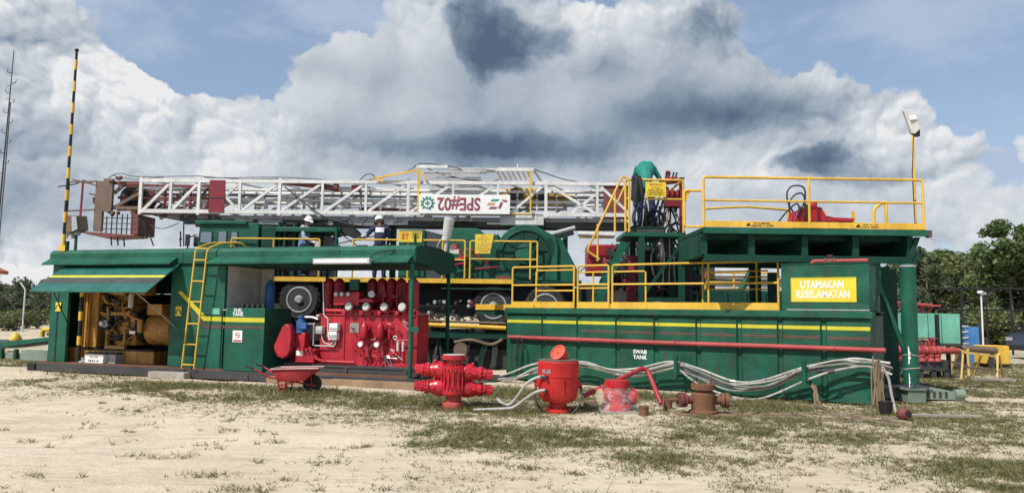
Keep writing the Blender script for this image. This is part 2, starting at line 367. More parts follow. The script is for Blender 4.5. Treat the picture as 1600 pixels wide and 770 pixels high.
def marks(rows, x0, x1, z0, z1, v, mat, parent, seed=1, name='small_print'):
    """unreadable small print: rows of stroke clusters in the plane v"""
    R = random.Random(seed); mb = MB(); n = len(rows); h = (z1-z0)/n
    for i, frac in enumerate(rows):
        zc = z1-h*(i+.5); x = (x0+x1)/2-(x1-x0)*frac/2; xe = (x0+x1)/2+(x1-x0)*frac/2; g = h*.62
        while x < xe:
            w = g*R.uniform(.45, .75)
            mb.box((x, v, zc-g/2), (x+w*.3, v-.002, zc+g/2))
            if R.random() < .8: mb.box((x+w*.3, v, zc+g*R.choice((-.5, -.1, .3))), (x+w, v-.002, zc+g*.2+g*R.choice((-.5, -.1, .3))))
            if R.random() < .6: mb.box((x+w*.7, v, zc-g/2), (x+w, v-.0022, zc+g/2))
            x += w*1.3
            if R.random() < .18: x += g*.5
    o = mb.build(name, mat, parent, None); o['kind'] = 'stuff'; return o
# ------------------------------------------------------------------ ground
_rng = np.random.RandomState(3); _tab = _rng.rand(256, 256)
def vnoise(x, y):
    xi = np.floor(x).astype(int); yi = np.floor(y).astype(int); fx = x-xi; fy = y-yi
    fx = fx*fx*(3-2*fx); fy = fy*fy*(3-2*fy); g = lambda a, b: _tab[a & 255, b & 255]
    return (g(xi, yi)*(1-fx)+g(xi+1, yi)*fx)*(1-fy)+(g(xi, yi+1)*(1-fx)+g(xi+1, yi+1)*fx)*fy
def fbm(x, y, o=4):
    t = 0; a = .5; n = 0
    for _ in range(o): t = t+a*vnoise(x, y); n += a; a *= .5; x = x*2.03+17.1; y = y*2.03+5.7
    return t/n
def gheight(x, y):
    x = np.asarray(x, float); y = np.asarray(y, float)
    near = np.clip((60-np.hypot(x, y))/30, 0, 1)
    rut = np.exp(-((y-(7.6+.05*x+.25*np.sin(x*.3)))/.22)**2)+np.exp(-((y-(9.3+.05*x+.25*np.sin(x*.3)))/.22)**2)
    return (-.032*rut*(fbm(x*1.7, y*1.7, 2)+.3)+(fbm(x*.35+40, y*.35+40, 3)-.5)*.09+(fbm(x*2.2, y*2.2, 3)-.5)*.045)*near-.006
def build_ground():
    def axis(n, near, far):
        t = np.linspace(-1, 1, n); return np.sign(t)*(near*np.abs(t)+(far-near)*np.abs(t)**9)
    xs = axis(261, 26, 3500); ys = np.concatenate([axis(61, 20, 3500)[:30]+2, np.linspace(2, 24, 170), 24+(np.linspace(0, 1, 70)[1:]**4)*3500+np.linspace(0, 1, 70)[1:]*12])
    X, Y = np.meshgrid(xs, ys); Z = gheight(X, Y)
    ny, nx = X.shape; vs = np.stack([X, Y, Z], -1).reshape(-1, 3)
    i = np.arange((ny-1)*nx).reshape(ny-1, nx)[:, :-1].ravel()
    fs = np.stack([i, i+1, i+nx+1, i+nx], -1)
    me = bpy.data.meshes.new('ground'); me.from_pydata(vs.tolist(), [], fs.tolist()); me.shade_smooth()
    o = bpy.data.objects.new('ground', me); COL.objects.link(o); o['kind'] = 'structure'
    m = bpy.data.materials.new('sand'); m.use_nodes = True; nt = m.node_tree; N = nt.nodes; L = nt.links; b = N['Principled BSDF']
    b.inputs['Roughness'].default_value = .95; b.inputs['Specular IOR Level'].default_value = .15
    tc = N.new('ShaderNodeTexCoord')
    def noise(s, d, r=.6, vec=None):
        n = N.new('ShaderNodeTexNoise'); L.new(vec or tc.outputs['Object'], n.inputs['Vector']); n.inputs['Scale'].default_value = s; n.inputs['Detail'].default_value = d; n.inputs['Roughness'].default_value = r; return n.outputs[0]
    def rng(x, lo, hi, a=0., c=1.):
        n = N.new('ShaderNodeMapRange'); n.interpolation_type = 'SMOOTHSTEP'; L.new(x, n.inputs[0]); n.inputs[1].default_value = lo; n.inputs[2].default_value = hi; n.inputs[3].default_value = a; n.inputs[4].default_value = c; return n.outputs[0]
    def mix(f, a, c):
        n = N.new('ShaderNodeMix'); n.data_type = 'RGBA'; L.new(f, n.inputs[0])
        for s, v in ((6, a), (7, c)):
            if isinstance(v, tuple): n.inputs[s].default_value = (*v, 1)
            else: L.new(v, n.inputs[s])
        return n.outputs[2]
    def mul(a, k):
        n = N.new('ShaderNodeMath'); n.operation = 'MULTIPLY'; L.new(a, n.inputs[0])
        if isinstance(k, float): n.inputs[1].default_value = k
        else: L.new(k, n.inputs[1])
        return n.outputs[0]
    c = mix(rng(noise(.5, 5), .35, .68), (.66, .565, .43), (.575, .48, .355))
    c = mix(rng(noise(.9, 6, .65), .52, .74), c, (.50, .40, .27))
    c = mix(mul(rng(noise(5, 8, .7), .52, .70), .5), c, (.34, .28, .20))
    mp = N.new('ShaderNodeMapping'); mp.inputs['Scale'].default_value = (.5, 2.2, 1); mp.inputs['Rotation'].default_value = (0, 0, .12); L.new(tc.outputs['Object'], mp.inputs['Vector'])
    c = mix(mul(rng(noise(2.4, 7, .66, mp.outputs[0]), .50, .66), .5), c, (.40, .32, .225))
    c = mix(mul(rng(noise(1.3, 6, .6, mp.outputs[0]), .55, .72), .4), c, (.56, .42, .28))
    c = mix(mul(rng(noise(28, 6, .7), .52, .72), .5), c, (.66, .57, .44))
    c = mix(mul(rng(noise(60, 3, .6), .6, .75), .5), c, (.16, .13, .09))
    # moss and litter where grass grows: a vertex mask shared with the grass blades
    at_ = N.new('ShaderNodeAttribute'); at_.attribute_name = 'turf'
    c = mix(mul(rng(noise(7, 7, .7), .36, .62), mul(at_.outputs['Fac'], .85)), c, (.19, .17, .085))
    at2 = N.new('ShaderNodeAttribute'); at2.attribute_name = 'mud'
    c = mix(mul(at2.outputs['Fac'], rng(noise(3, 6), .3, .6)), c, (.13, .085, .055))
    L.new(c, b.inputs['Base Color'])
    bp = N.new('ShaderNodeBump'); bp.inputs['Strength'].default_value = .9; bp.inputs['Distance'].default_value = .03
    ad = N.new('ShaderNodeMath'); ad.operation = 'ADD'; L.new(noise(9, 8, .65), ad.inputs[0]); L.new(mul(noise(55, 4, .6), .5), ad.inputs[1]); L.new(ad.outputs[0], bp.inputs['Height'])
    L.new(bp.outputs[0], b.inputs['Normal'])
    me.materials.append(m)
    at1 = me.attributes.new('turf', 'FLOAT', 'POINT'); at1.data.foreach_set('value', turf(vs[:, 0], vs[:, 1]).astype(np.float32))
    at3 = me.attributes.new('mud', 'FLOAT', 'POINT'); at3.data.foreach_set('value', mud(vs[:, 0], vs[:, 1]).astype(np.float32))
def seg_d(x, y, a, b):
    ax, ay = a; bx, by = b; dx, dy = bx-ax, by-ay; t = np.clip(((x-ax)*dx+(y-ay)*dy)/(dx*dx+dy*dy), 0, 1)
    return np.hypot(x-ax-t*dx, y-ay-t*dy)
def gp(px, py): p = gnd(px, py); return (p.x, p.y)
def turf(x, y):
    """how much grass grows at a place, 0..1"""
    x = np.asarray(x, float); y = np.asarray(y, float)
    n = fbm(x*.55+9, y*.55+3, 4); n2 = fbm(x*2.3+1, y*2.3+8, 3)
    z = np.zeros_like(x)
    def strip(a, b, w, k):
        return k*np.exp(-(seg_d(x, y, gp(*a), gp(*b))/w)**2)
    z = np.maximum(z, strip((100, 594), (560, 622), .9, 1.15)); z = np.maximum(z, strip((240, 612), (620, 636), .8, .8)); z = np.maximum(z, strip((600, 630), (830, 640), .9, 1.2))
    z = np.maximum(z, strip((780, 612), (960, 628), 1.0, 1.2)); z = np.maximum(z, strip((960, 640), (1380, 655), 1.1, 1.15))
    z = np.maximum(z, strip((1000, 622), (1200, 640), .7, 1.)); z = np.maximum(z, strip((1290, 665), (1600, 672), .9, .8)); z = np.maximum(z, strip((680, 690), (860, 690), .45, .9))
    z = np.maximum(z, strip((760, 680), (1600, 690), 1.0, .9)); z = np.maximum(z, strip((1040, 720), (1600, 735), .8, .85)); z = np.maximum(z, strip((1200, 760), (1700, 770), .7, .75))
    z = np.maximum(z, np.where((y > 15.2) & (x > 7.8), 1.15, 0)*np.clip((x-7.8)/.8, 0, 1)); z = np.maximum(z, np.where((y > 19.5), .65, 0)); z = np.maximum(z, np.where(x > -1, .12, .06))
    z = np.maximum(z, np.where((y < 14.5), .52, 0)*np.clip((y-8.0-np.clip(1.5-x, 0, 4)*.45)/1.6, 0, 1)*np.clip((x+5)/4, .25, 1))
    return np.clip(z*1.35*np.clip((n-.2)/.42, 0, 1.15)*(.3+n2*1.2), 0, 1)*(1-.75*mud(x, y))
def mud(x, y):
    x = np.asarray(x, float); y = np.asarray(y, float)
    d = seg_d(x, y, gp(1180, 645), gp(1400, 655)); return np.clip(1.15-d/.8, 0, 1)*(.55+.45*fbm(x*3, y*3, 3))*1.3+np.clip(1-seg_d(x, y, gp(420, 604), gp(650, 616))/.45, 0, 1)*.55*fbm(x*2.2, y*2.2, 3)+np.clip(1-seg_d(x, y, gp(1440, 640), gp(1600, 690))/.5, 0, 1)*.5*fbm(x*2.2+7, y*2.2, 3)
build_ground()
def build_grass():
    R = np.random.RandomState(11)
    n = 420000
    # candidates spread evenly over what the view covers, thinned by the turf map
    yy = 5.2+(R.rand(n)**1.25)*21.0; xx = (R.rand(n)-.5)*2*(yy*.72+.6)
    t = turf(xx, yy); keep = R.rand(n) < np.clip(t*1.05-.06, 0, 1)*np.clip((fbm(xx*5.5, yy*5.5, 3)-.33)*5, .12, 1)*np.where(yy > 15, .8, 1.0)
    xx = xx[keep]; yy = yy[keep]; t = t[keep]; k = 125000
    if len(xx) > k: s = R.permutation(len(xx))[:k]; xx = xx[s]; yy = yy[s]; t = t[s]
    # scattered single tufts on the bare sand
    mt = 300; tx = (R.rand(mt)-.5)*2*7; ty = 5.6+R.rand(mt)*8.5
    ex = []; ey = []
    for a, b in zip(tx, ty):
        c = R.randint(3, 12); rr = R.uniform(.02, .07); ex += list(a+R.randn(c)*rr*1.6); ey += list(b+R.randn(c)*rr)
    spots = [(330, 742, 40, .07), (390, 765, 60, .1), (600, 765, 10, .04), (232, 712, 24, .1), (700, 690, 30, .06), (560, 695, 16, .06), (430, 690, 14, .05), (520, 722, 14, .05), (455, 655, 14, .08), (900, 735, 26, .05), (830, 728, 30, .07), (1000, 730, 22, .05), (760, 722, 30, .08), (200, 622, 10, .04), (280, 600, 16, .1), (150, 660, 10, .06)]
    for px, py, c, rr in spots:
        g = gnd(px, py); ex += list(g.x+R.randn(c)*rr*1.6); ey += list(g.y+R.randn(c)*rr)
    ne = len(ex); xx = np.concatenate([xx, ex]); yy = np.concatenate([yy, ey]); t = np.concatenate([t, np.full(ne, .75)])
    # shaggy growth along the foot of the tank and round the machinery
    sx = []; sy = []
    for (a, b, c, w) in [((770, 612), (835, 622), 500, .28), ((910, 610), (1060, 626), 900, .3), ((1060, 622), (1200, 632), 420, .22), ((600, 630), (760, 640), 900, .35), ((1130, 640), (1260, 640), 260, .25), ((200, 598), (560, 618), 1300, .35), ((85, 580), (200, 592), 200, .35), ((850, 640), (905, 640), 160, .25)]:
        a = gp(*a); b = gp(*b); u = R.rand(c); sx += list(a[0]+(b[0]-a[0])*u+R.randn(c)*w); sy += list(a[1]+(b[1]-a[1])*u+R.randn(c)*w)
    ns = len(sx); xx = np.concatenate([xx, sx]); yy = np.concatenate([yy, sy]); t = np.concatenate([t, np.full(ns, 1.9)])
    n = len(xx); z0 = gheight(xx, yy)-.004
    per = 4; X = np.repeat(xx, per)+R.randn(n*per)*.016; Y = np.repeat(yy, per)+R.randn(n*per)*.016; Z = np.repeat(z0, per); T = np.repeat(t, per)
    N = n*per; h = (.016+.050*R.rand(N)**1.9)*(.5+.75*T); h *= np.where(R.rand(N) < .02, 2.2, 1)
    w = .0015+.002*R.rand(N)+.0002*Y; g = R.rand(N)*2*np.pi; lean = R.uniform(.5, 2.2, N)*h; la = R.rand(N)*2*np.pi
    dx = np.cos(g)*w; dy = np.sin(g)*w; lx = np.cos(la)*lean; ly = np.sin(la)*lean
    P = np.stack([np.stack([X-dx, Y-dy, Z], -1), np.stack([X+dx, Y+dy, Z], -1), np.stack([X+dx*.7+lx*.4, Y+dy*.7+ly*.4, Z+h*.62], -1), np.stack([X-dx*.7+lx*.4, Y-dy*.7+ly*.4, Z+h*.62], -1), np.stack([X+lx, Y+ly, Z+h], -1)], 1).reshape(-1, 3)
    b = np.arange(N)*5
    F = np.stack([b, b+1, b+2, b, b+2, b+3, b+3, b+2, b+4], -1).reshape(-1, 3)
    me = bpy.data.meshes.new('grass'); me.vertices.add(len(P)); me.vertices.foreach_set('co', P.astype(np.float32).ravel())
    me.loops.add(F.size); me.loops.foreach_set('vertex_index', F.ravel().astype(np.int32)); me.polygons.add(len(F)); me.polygons.foreach_set('loop_start', np.arange(len(F), dtype=np.int32)*3)
    me.update(calc_edges=True); me.materials.append(MATS['grass'])
    o = bpy.data.objects.new('grass', me); COL.objects.link(o); o['kind'] = 'stuff'; tag(o, 'patchy short green and straw coloured grass growing on the sand', 'grass')
build_grass()

# ------------------------------------------------------------------ trees
def leaves(blobs, n, size, seed, up=.3):
    R = np.random.RandomState(seed); blobs = np.array(blobs, float)
    vol = blobs[:, 3]**2.2; pick = R.choice(len(blobs), n, p=vol/vol.sum()); B = blobs[pick]
    d = R.randn(n, 3); d /= np.linalg.norm(d, axis=1)[:, None]; rad = R.rand(n)**.45
    # clump: bias to lumps on the blob surface
    C = B[:, :3]+d*(B[:, 3]*rad)[:, None]*np.array([1, 1, .8])
    a = R.randn(n, 3); a[:, 2] *= .6; a /= np.linalg.norm(a, axis=1)[:, None]
    b = np.cross(a, R.randn(n, 3)); b /= np.linalg.norm(b, axis=1)[:, None]
    s = size*(.55+.9*R.rand(n))[:, None]
    P = np.stack([C-a*s, C-b*s*.42, C+a*s, C+b*s*.42], 1).reshape(-1, 3)
    F = np.arange(n*4).reshape(-1, 4)
    return P, F
def np_mesh(name, P, F, mat):
    me = bpy.data.meshes.new(name); k = F.shape[1]; me.vertices.add(len(P)); me.vertices.foreach_set('co', P.astype(np.float32).ravel())
    me.loops.add(F.size); me.loops.foreach_set('vertex_index', F.ravel().astype(np.int32)); me.polygons.add(len(F)); me.polygons.foreach_set('loop_start', np.arange(len(F), dtype=np.int32)*k)
    me.update(calc_edges=True); me.materials.append(MATS[mat]); return me
def tree(label, px, Y, H, W, seed, mat='leaf_a', n=5200, size=.2, trunk=.14, bare=.28, group='trees behind the yard', name='tree', spindly=False):
    R = random.Random(seed); p = at(px, 490, Y); fr = Fr((p.x, p.y, 0)); t = thing(name, label, 'tree', fr, group)
    mb = MB(); lean = R.uniform(-.05, .05)*H; top = V((lean, R.uniform(-.3, .3), H*.8)); mid = V((lean*.3, 0, H*.4))
    mb.tube([(0, 0, -.1), mid*.5, mid, (mid+top)/2, top], trunk, 7, .03)
    blobs = []
    nl = 9 if not spindly else 7
    for i in range(nl*2):
        k = bare+(1-bare)*(i+.6)/(nl*2); q = V((lean*k*k, 0, H*k*.95))
        if k < .45: q = mid*(k/.4)
        wid = W*(math.sin(min(1, (k-bare*.5)/(1-bare*.5))*math.pi*.86)**.7)*R.uniform(.45, 1.05)
        g = R.uniform(0, 6.28); e = q+V((math.cos(g)*wid, math.sin(g)*wid, R.uniform(0, .09)*H))
        mb.tube([q*.93, (q+e)/2+V((0, 0, -.1)), e], trunk*.4, 5, .015)
        for j in range(3):
            c = q+(e-q)*R.uniform(.5, 1.1)+V((R.uniform(-.5, .5), R.uniform(-.5, .5), R.uniform(-.3, .4)))*W*.3
            blobs.append((c.x, c.y, c.z, W*R.uniform(.14, .34)))
    mb.build('trunk', 'bark', t)
    P, F = leaves(blobs, n, size, seed); o = bpy.data.objects.new('crown', np_mesh('crown', P, F, mat)); COL.objects.link(o); o.parent = t
    return t
TR = [(1452, 46, 392, 2.3, 'leaf_c', 'loose topped grey green tree just right of the steel column'), (1500, 50, 408, 2.8, 'leaf_b', 'bushy olive tree with bare pale stems behind the green tank'), (1553, 44, 420, 2.4, 'leaf_a', 'bushy tree right of the lamp pole'),
      (1584, 40, 356, 2.1, 'leaf_a', 'tall tree with a dark rounded top at the right edge'), (1618, 43, 398, 2.4, 'leaf_c', 'wide tree cut by the right edge behind the vehicles'), (1405, 52, 420, 2.8, 'leaf_c', 'dense tree seen under the high steel deck'),
      (1430, 58, 405, 3., 'leaf_b', 'olive tree farther back beside the steel column'), (1528, 56, 402, 3., 'leaf_c', 'dark tree farther back above the lamp pole'), (1475, 54, 402, 2.6, 'leaf_a', 'mid green tree farther back above the red funnel')]
for i, (px, Y, yt, W, mt, lb) in enumerate(TR):
    H = at(px, yt, Y).z
    tree(lb, px, Y, H, W, 40+i, mt, 8200 if i != 3 else 7600, .15, trunk=.10, bare=.02 if i != 3 else .5)
for i, (px, Y, W, lb) in enumerate([(1440, 42, 1.6, 'thick scrub bush behind the red manifold'), (1492, 43, 1.7, 'thick scrub bush behind the pale green tank'), (1535, 41, 1.6, 'scrub bush at the foot of the lamp pole'), (1580, 39, 1.7, 'scrub bush behind the parked cars'), (1395, 46, 1.7, 'scrub bush seen beneath the steel deck')]):
    p = at(px, 490, Y); o = thing('bush', lb, 'bush', Fr((p.x, p.y, 0)), 'scrub at the right'); R = random.Random(60+i)
    P, F = leaves([(R.uniform(-W, W), R.uniform(-.8, .8), R.uniform(.2, 1.7), R.uniform(.4, .8)) for _ in range(16)], 3200, .12, 300+i)
    c = bpy.data.objects.new('foliage', np_mesh('foliage', P, F, 'leaf_b' if i % 2 else 'leaf_c')); COL.objects.link(c); c.parent = o
    mb = MB(); [mb.tube([(0, 0, 0), (R.uniform(-W, W)*.8, R.uniform(-.4, .4), 1.3)], .03, 5, .01) for _ in range(6)]; mb.build('stem', 'bark', o)
TL = [(12, 62, 3.4, 2.2, 'low dark tree at the left edge behind the fence'), (52, 66, 3.2, 2.4, 'low rounded tree behind the bent top fence post'), (92, 60, 3.3, 2.2, 'low tree showing beside the green corner panel'), (-30, 58, 3.8, 2.4, 'low tree just beyond the left edge')]
for i, (px, Y, H, W, lb) in enumerate(TL): tree(lb, px, Y, H, W, 80+i, 'leaf_c', 3600, .17, bare=.05, group='low trees behind the fence')
for i, (px, Y, H, W, lb) in enumerate([(18, 50, 1.3, 1.2, 'low scrub bush in front of the left trees'), (60, 52, 1.5, 1.3, 'pale scrub bush beneath the bent top fence post'), (-10, 46, 1.2, 1.2, 'scrub bush at the very left edge')]):
    p = at(px, 490, Y); o = thing('bush', lb, 'bush', Fr((p.x, p.y, 0)), 'scrub by the fence'); R = random.Random(i)
    P, F = leaves([(R.uniform(-W, W), R.uniform(-.5, .5), R.uniform(.2, H*.75), R.uniform(.3, .6)) for _ in range(12)], 1600, .11, 200+i)
    c = bpy.data.objects.new('foliage', np_mesh('foliage', P, F, 'leaf_b')); COL.objects.link(c); c.parent = o
    mb = MB(); [mb.tube([(0, 0, 0), (R.uniform(-W, W)*.8, R.uniform(-.4, .4), H*.6)], .03, 5, .01) for _ in range(6)]; mb.build('stem', 'bark', o)
def far_wood():
    R = np.random.RandomState(5); bl = []
    for a in np.linspace(-1.3, 1.3, 260):
        r = R.uniform(100, 135); bl.append((math.sin(a)*r, math.cos(a)*r, R.uniform(.3, 2.6), R.uniform(1.3, 2.4)))
    P, F = leaves(bl, 26000, .4, 9); o = bpy.data.objects.new('far_wood', np_mesh('far_wood', P, F, 'leaf_far')); COL.objects.link(o); o['kind'] = 'stuff'
    tag(o, 'low dark line of far trees along the horizon', 'wood')
far_wood()
# ------------------------------------------------------------------ swab tank
T, TL_ = frame2(790, 18.0, 1362, 13.6)
def arc(p, q, r, n=4):  # helper kept tiny: straight list
    return [p, q]
def bend(pts, r=.07, n=3):
    """round the corners of a polyline"""
    out = [V(pts[0])]
    for i in range(1, len(pts)-1):
        p, q, s = V(pts[i-1]), V(pts[i]), V(pts[i+1]); a = (p-q); b = (s-q); k = min(r, a.length*.45, b.length*.45)
        a = q+a.normalized()*k; b = q+b.normalized()*k
        for j in range(n+1):
            t = j/n; out.append(a*(1-t)**2+q*2*t*(1-t)+b*t*t)
    out.append(V(pts[-1])); return out
def sag(p, q, d, n=8, seed=None):
    p = V(p); q = V(q); return [p.lerp(q, i/n)-V((0, 0, d*4*(i/n)*(1-i/n))) for i in range(n+1)]
def catmull(pts, n=5):
    pts = [V(p) for p in pts]; out = []
    for i in range(len(pts)-1):
        a = pts[max(i-1, 0)]; b = pts[i]; c = pts[i+1]; d = pts[min(i+2, len(pts)-1)]
        for j in range(n):
            t = j/n; out.append(.5*((2*b)+(c-a)*t+(2*a-5*b+4*c-d)*t*t+(3*b-a-3*c+d)*t**3))
    out.append(pts[-1]); return out
def build_tank():
    t = thing('swab_tank', 'long green steel tank with yellow stripe and safety sign box at its right end', 'tank', T)
    U = lambda px, py=530, v=0: T.L(px, py, v).x
    ztop = 1.70; zb = .05; W = 1.9
    MB().box((.05, .04, zb), (TL_-.03, W, ztop-.08)).build('shell', 'green_tank', t)
    ribs = [790, 849, 904, 965, 1025, 1091, 1155, 1219, 1287, 1362]
    us = [U(x) for x in ribs]; us[0] = .02; us[-1] = TL_
    g = .03
    for i in range(len(us)-1):
        a, b = us[i]+(g if i else 0), us[i+1]-(g if i < len(us)-2 else 0)
        m = MB(); c = .03
        m.prism([(a, .042, zb), (a+c, 0, zb), (b-c, 0, zb), (b, .042, zb)], (0, 0, ztop-.20-zb))
        p = m.build('panel', 'green_tank', t, 30)
        s = MB().box((a+c+.002, -.003, 1.345), (b-c-.002, .001, 1.415)).build('stripe', 'stripe', p)
        if i > 1: MB().box((a+c+.002, -.003, 1.17), (b-c-.002, .001, 1.225)).build('faded_stripe', 'stripe_brown', p)
    for u in us[1:-1]: MB().box((u-.05, .0365, 1.345), (u+.05, .0395, 1.415)).build('stripe', 'stripe', t)
    for u in us[1:-1]: MB().prism([(u-.05, .036, ztop-.2), (u+.05, .036, ztop-.2), (u+.05, -.004, ztop-.14), (u-.05, -.004, ztop-.14)], (0, 0, .05)).build('rib_cap', 'green_tank', t)
    MB().box((0, -.05, ztop-.13), (TL_+.02, .10, ztop)).build('top_rim', 'green_tank', t, bevel=.008)
    MB().box((.05, .1, ztop-.02), (TL_, W, ztop-.001)).build('top_plate', 'green_tank', t)
    MB().box((0, -.035, .02), (TL_+.02, .05, .06)).build('bottom_flange', 'green_tank', t)
    # red pipe along the face
    zp = 1.0
    m = MB().tube([(U(797), -.07, zp), (U(1050), -.074, zp-.006), (U(1200), -.07, zp+.004), (TL_+.22, -.07, zp)], .047, 12); m.build('pipe', 'red_faded', t)
    for x in (838, 1057, 1305): m2 = MB(); m2.ring((U(x), -.07, zp), (1, 0, 0), .052, .012, 14, 6); m2.box((U(x)-.015, -.06, zp-.05), (U(x)+.015, .005, zp+.05)); m2.build('pipe_clamp', 'red_faded', t)
    # upper box with the safety sign
    a, b = U(1221, 450), U(1359, 450); zt = T.L(1290, 412).z
    bx = MB().box((a, -.02, ztop+.005), (b, W*.75, zt)).build('sign_box', 'green_tank', t, bevel=.012)
    MB().box((a-.012, -.035, zt), (b+.012, W*.75+.01, zt+.018)).build('lid', 'green_tank', bx)
    MB().box((a+.1, -.03, ztop+.01), (b-.01, -.021, ztop+.03)).build('weld_strip', 'grey', bx)
    s0, s1 = U(1236, 453, -.03), U(1338, 453, -.03); z0, z1 = T.L(1287, 471).z, T.L(1287, 434).z
    sg = MB().box((s0, -.028, z0), (s1, -.021, z1)).build('safety_sign', 'yellow_sign', t); sg['label'] = 'yellow sign with white safety slogan'
    for (q0, q1) in (((s0, z1), (s1, z1)), ((s0, z0), (s1, z0)), ((s0, z0), (s0, z1)), ((s1, z0), (s1, z1))):
        MB().beam((q0[0], -.029, q0[1]), (q1[0], -.029, q1[1]), .006, .016).build('sign_edge', 'stripe', sg)
    cx = (s0+s1)/2; hh = (z1-z0)
    text('UTAMAKAN', hh*.45, 'letter_white', sg, (cx-.02, -.031, z0+hh*.70), xs=.70, bold=.02); text('KESELAMATAN', hh*.45, 'letter_white', sg, (cx-.01, -.031, z0+hh*.30), xs=.70, bold=.02)
    text('SWAB', .115, 'letter_white', t, (U(1000, 545), -.004, T.L(1000, 549.5).z), xs=1.0, bold=.03); text('TANK', .115, 'letter_white', t, (U(1000, 553), -.004, T.L(1000, 558).z), xs=1.0, bold=.03)
    # pipe with a valve on the box
    zq = zt+.06; p = MB().tube(bend([(U(1264, 405), .25, zt), (U(1266, 405), .25, zq+.01), (U(1353, 405), .25, zq)], .08), .04, 10).build('top_pipe', 'red_faded', t)
    vv = MB(); ux = U(1293, 405); vv.lathe([(.045, -.1), (.065, -.1), (.065, -.07), (.05, -.05), (.06, 0), (.05, .05), (.065, .07), (.065, .1), (.045, .1)], (ux, .25, zq), (1, 0, 0), 12); vv.tube([(ux, .25, zq), (ux, .25, zq+.11)], .018); vv.ring((ux, .25, zq+.11), (0, 0, 1), .05, .01, 12, 5); vv.build('valve', 'rust_red', p)
    # hose posts standing at the face
    for x, y0, y1 in ((1056, 553, 592), (1257, 563, 602)):
        q = T.L(x, y1, -.5); q1 = T.L(x, y0, -.5); MB().tube([(q.x, -.5, q.z), (q.x, -.5, q1.z)], .045, 10).tube([(q.x, -.5, q.z+.05), (q.x, .02, q.z+.05)], .03, 8).build('hose_post', 'green_tank', t)
    # walkway end stub at the left
    za = ztop-.06
    l0 = T.L(745, 480, .12).x
    MB().box((l0, .1, za-.12), (.6, .5, za)).build('walkway_bracket', 'green_dark', t)
    MB().box((l0, .07, za+.003), (.75, .098, za+.14)).build('toe_board', 'yellow', t)
    # guard rails on the tank edge
    def post(px, top, v=.12, base=ztop):
        u = U(px, 450, v); MB().beam((u, v, base), (u, v, top), .045, .045).build('rail_post', 'yellow', t); return u
    zr = T.L(1000, 410, .12).z; zr = 2.78-0.02
    r_ = .024
    def z_at(px, py, v=.12): return T.L(px, py, v).z
    A0, A1 = U(801, 440, .12), U(897, 440, .12); B0, B1 = U(903, 440, .12), U(951, 440, .12); C0, C1 = U(957, 440, .12), U(1216, 440, .12)
    Z = z_at(1080, 411); Zm = z_at(1080, 443)
    for (a, b, nm) in ((A0, A1, 0), (B0, B1, 1), (C0, C1, 2)):
        MB().tube(bend([(a, .12, ztop), (a, .12, Z), (b, .12, Z), (b, .12, ztop)], .05), r_, 8).build('top_rail', 'yellow', t)
        MB().tube([(a, .12, Zm), (b, .12, Zm)], r_*.9, 8).build('mid_rail', 'yellow', t)
        MB().box((a, .095, ztop+.004), (b, .109, ztop+.15)).build('toe_board', 'yellow', t)
    for (a, b, zz) in ((U(838, 430, .12), A1, z_at(870, 422)), (U(838, 430, .12), A1, z_at(870, 454)), (B0, B1, z_at(925, 425)), (B0, B1, z_at(925, 450)), (C0, U(1009, 430, .2), z_at(980, 424))):
        MB().tube([(a, .15, zz), (b, .15, zz)], r_*.8, 8).build('extra_rail', 'yellow', t)
    for px in (838, 927, 1009, 1107):
        u = U(px, 450, .15); MB().tube([(u, .15, ztop), (u, .15, Z-.0 if px == 1107 else z_at(px, 424))], r_*.9, 8).build('rail_post', 'yellow', t)
    # inner gate on the far side of the tank
    v = .95; G0, G1 = U(1098, 430, v), U(1182, 430, v); zg = T.L(1140, 404, v).z
    MB().tube(bend([(G0, v, ztop), (G0, v, zg), (G1, v, zg), (G1, v, ztop)], .06), r_, 8).build('gate_frame', 'yellow', t)
    for y in (424, 433, 452): MB().tube([(G0, v, T.L(1140, y, v).z), (U(1200, 430, v), v, T.L(1140, y, v).z)], r_*.7, 8).build('gate_bar', 'yellow', t)
    MB().box((G0+.5, v-.03, zg+.02), (G0+.65, v+.03, zg+.055)).build('gate_latch', 'yellow', t)
    MB().box((U(930, 470, .6), .6, ztop+.002), (U(1050, 470, .6), .9, ztop+.12)).build('step_plate', 'yellow', t)
    MB().box((U(1199, 440, v), v, ztop), (U(1212, 440, v), v+.2, ztop+.8)).build('rail_upright', 'green_dark', t)
    # scraped paint patches on the wall are bare primer
    return t
build_tank()
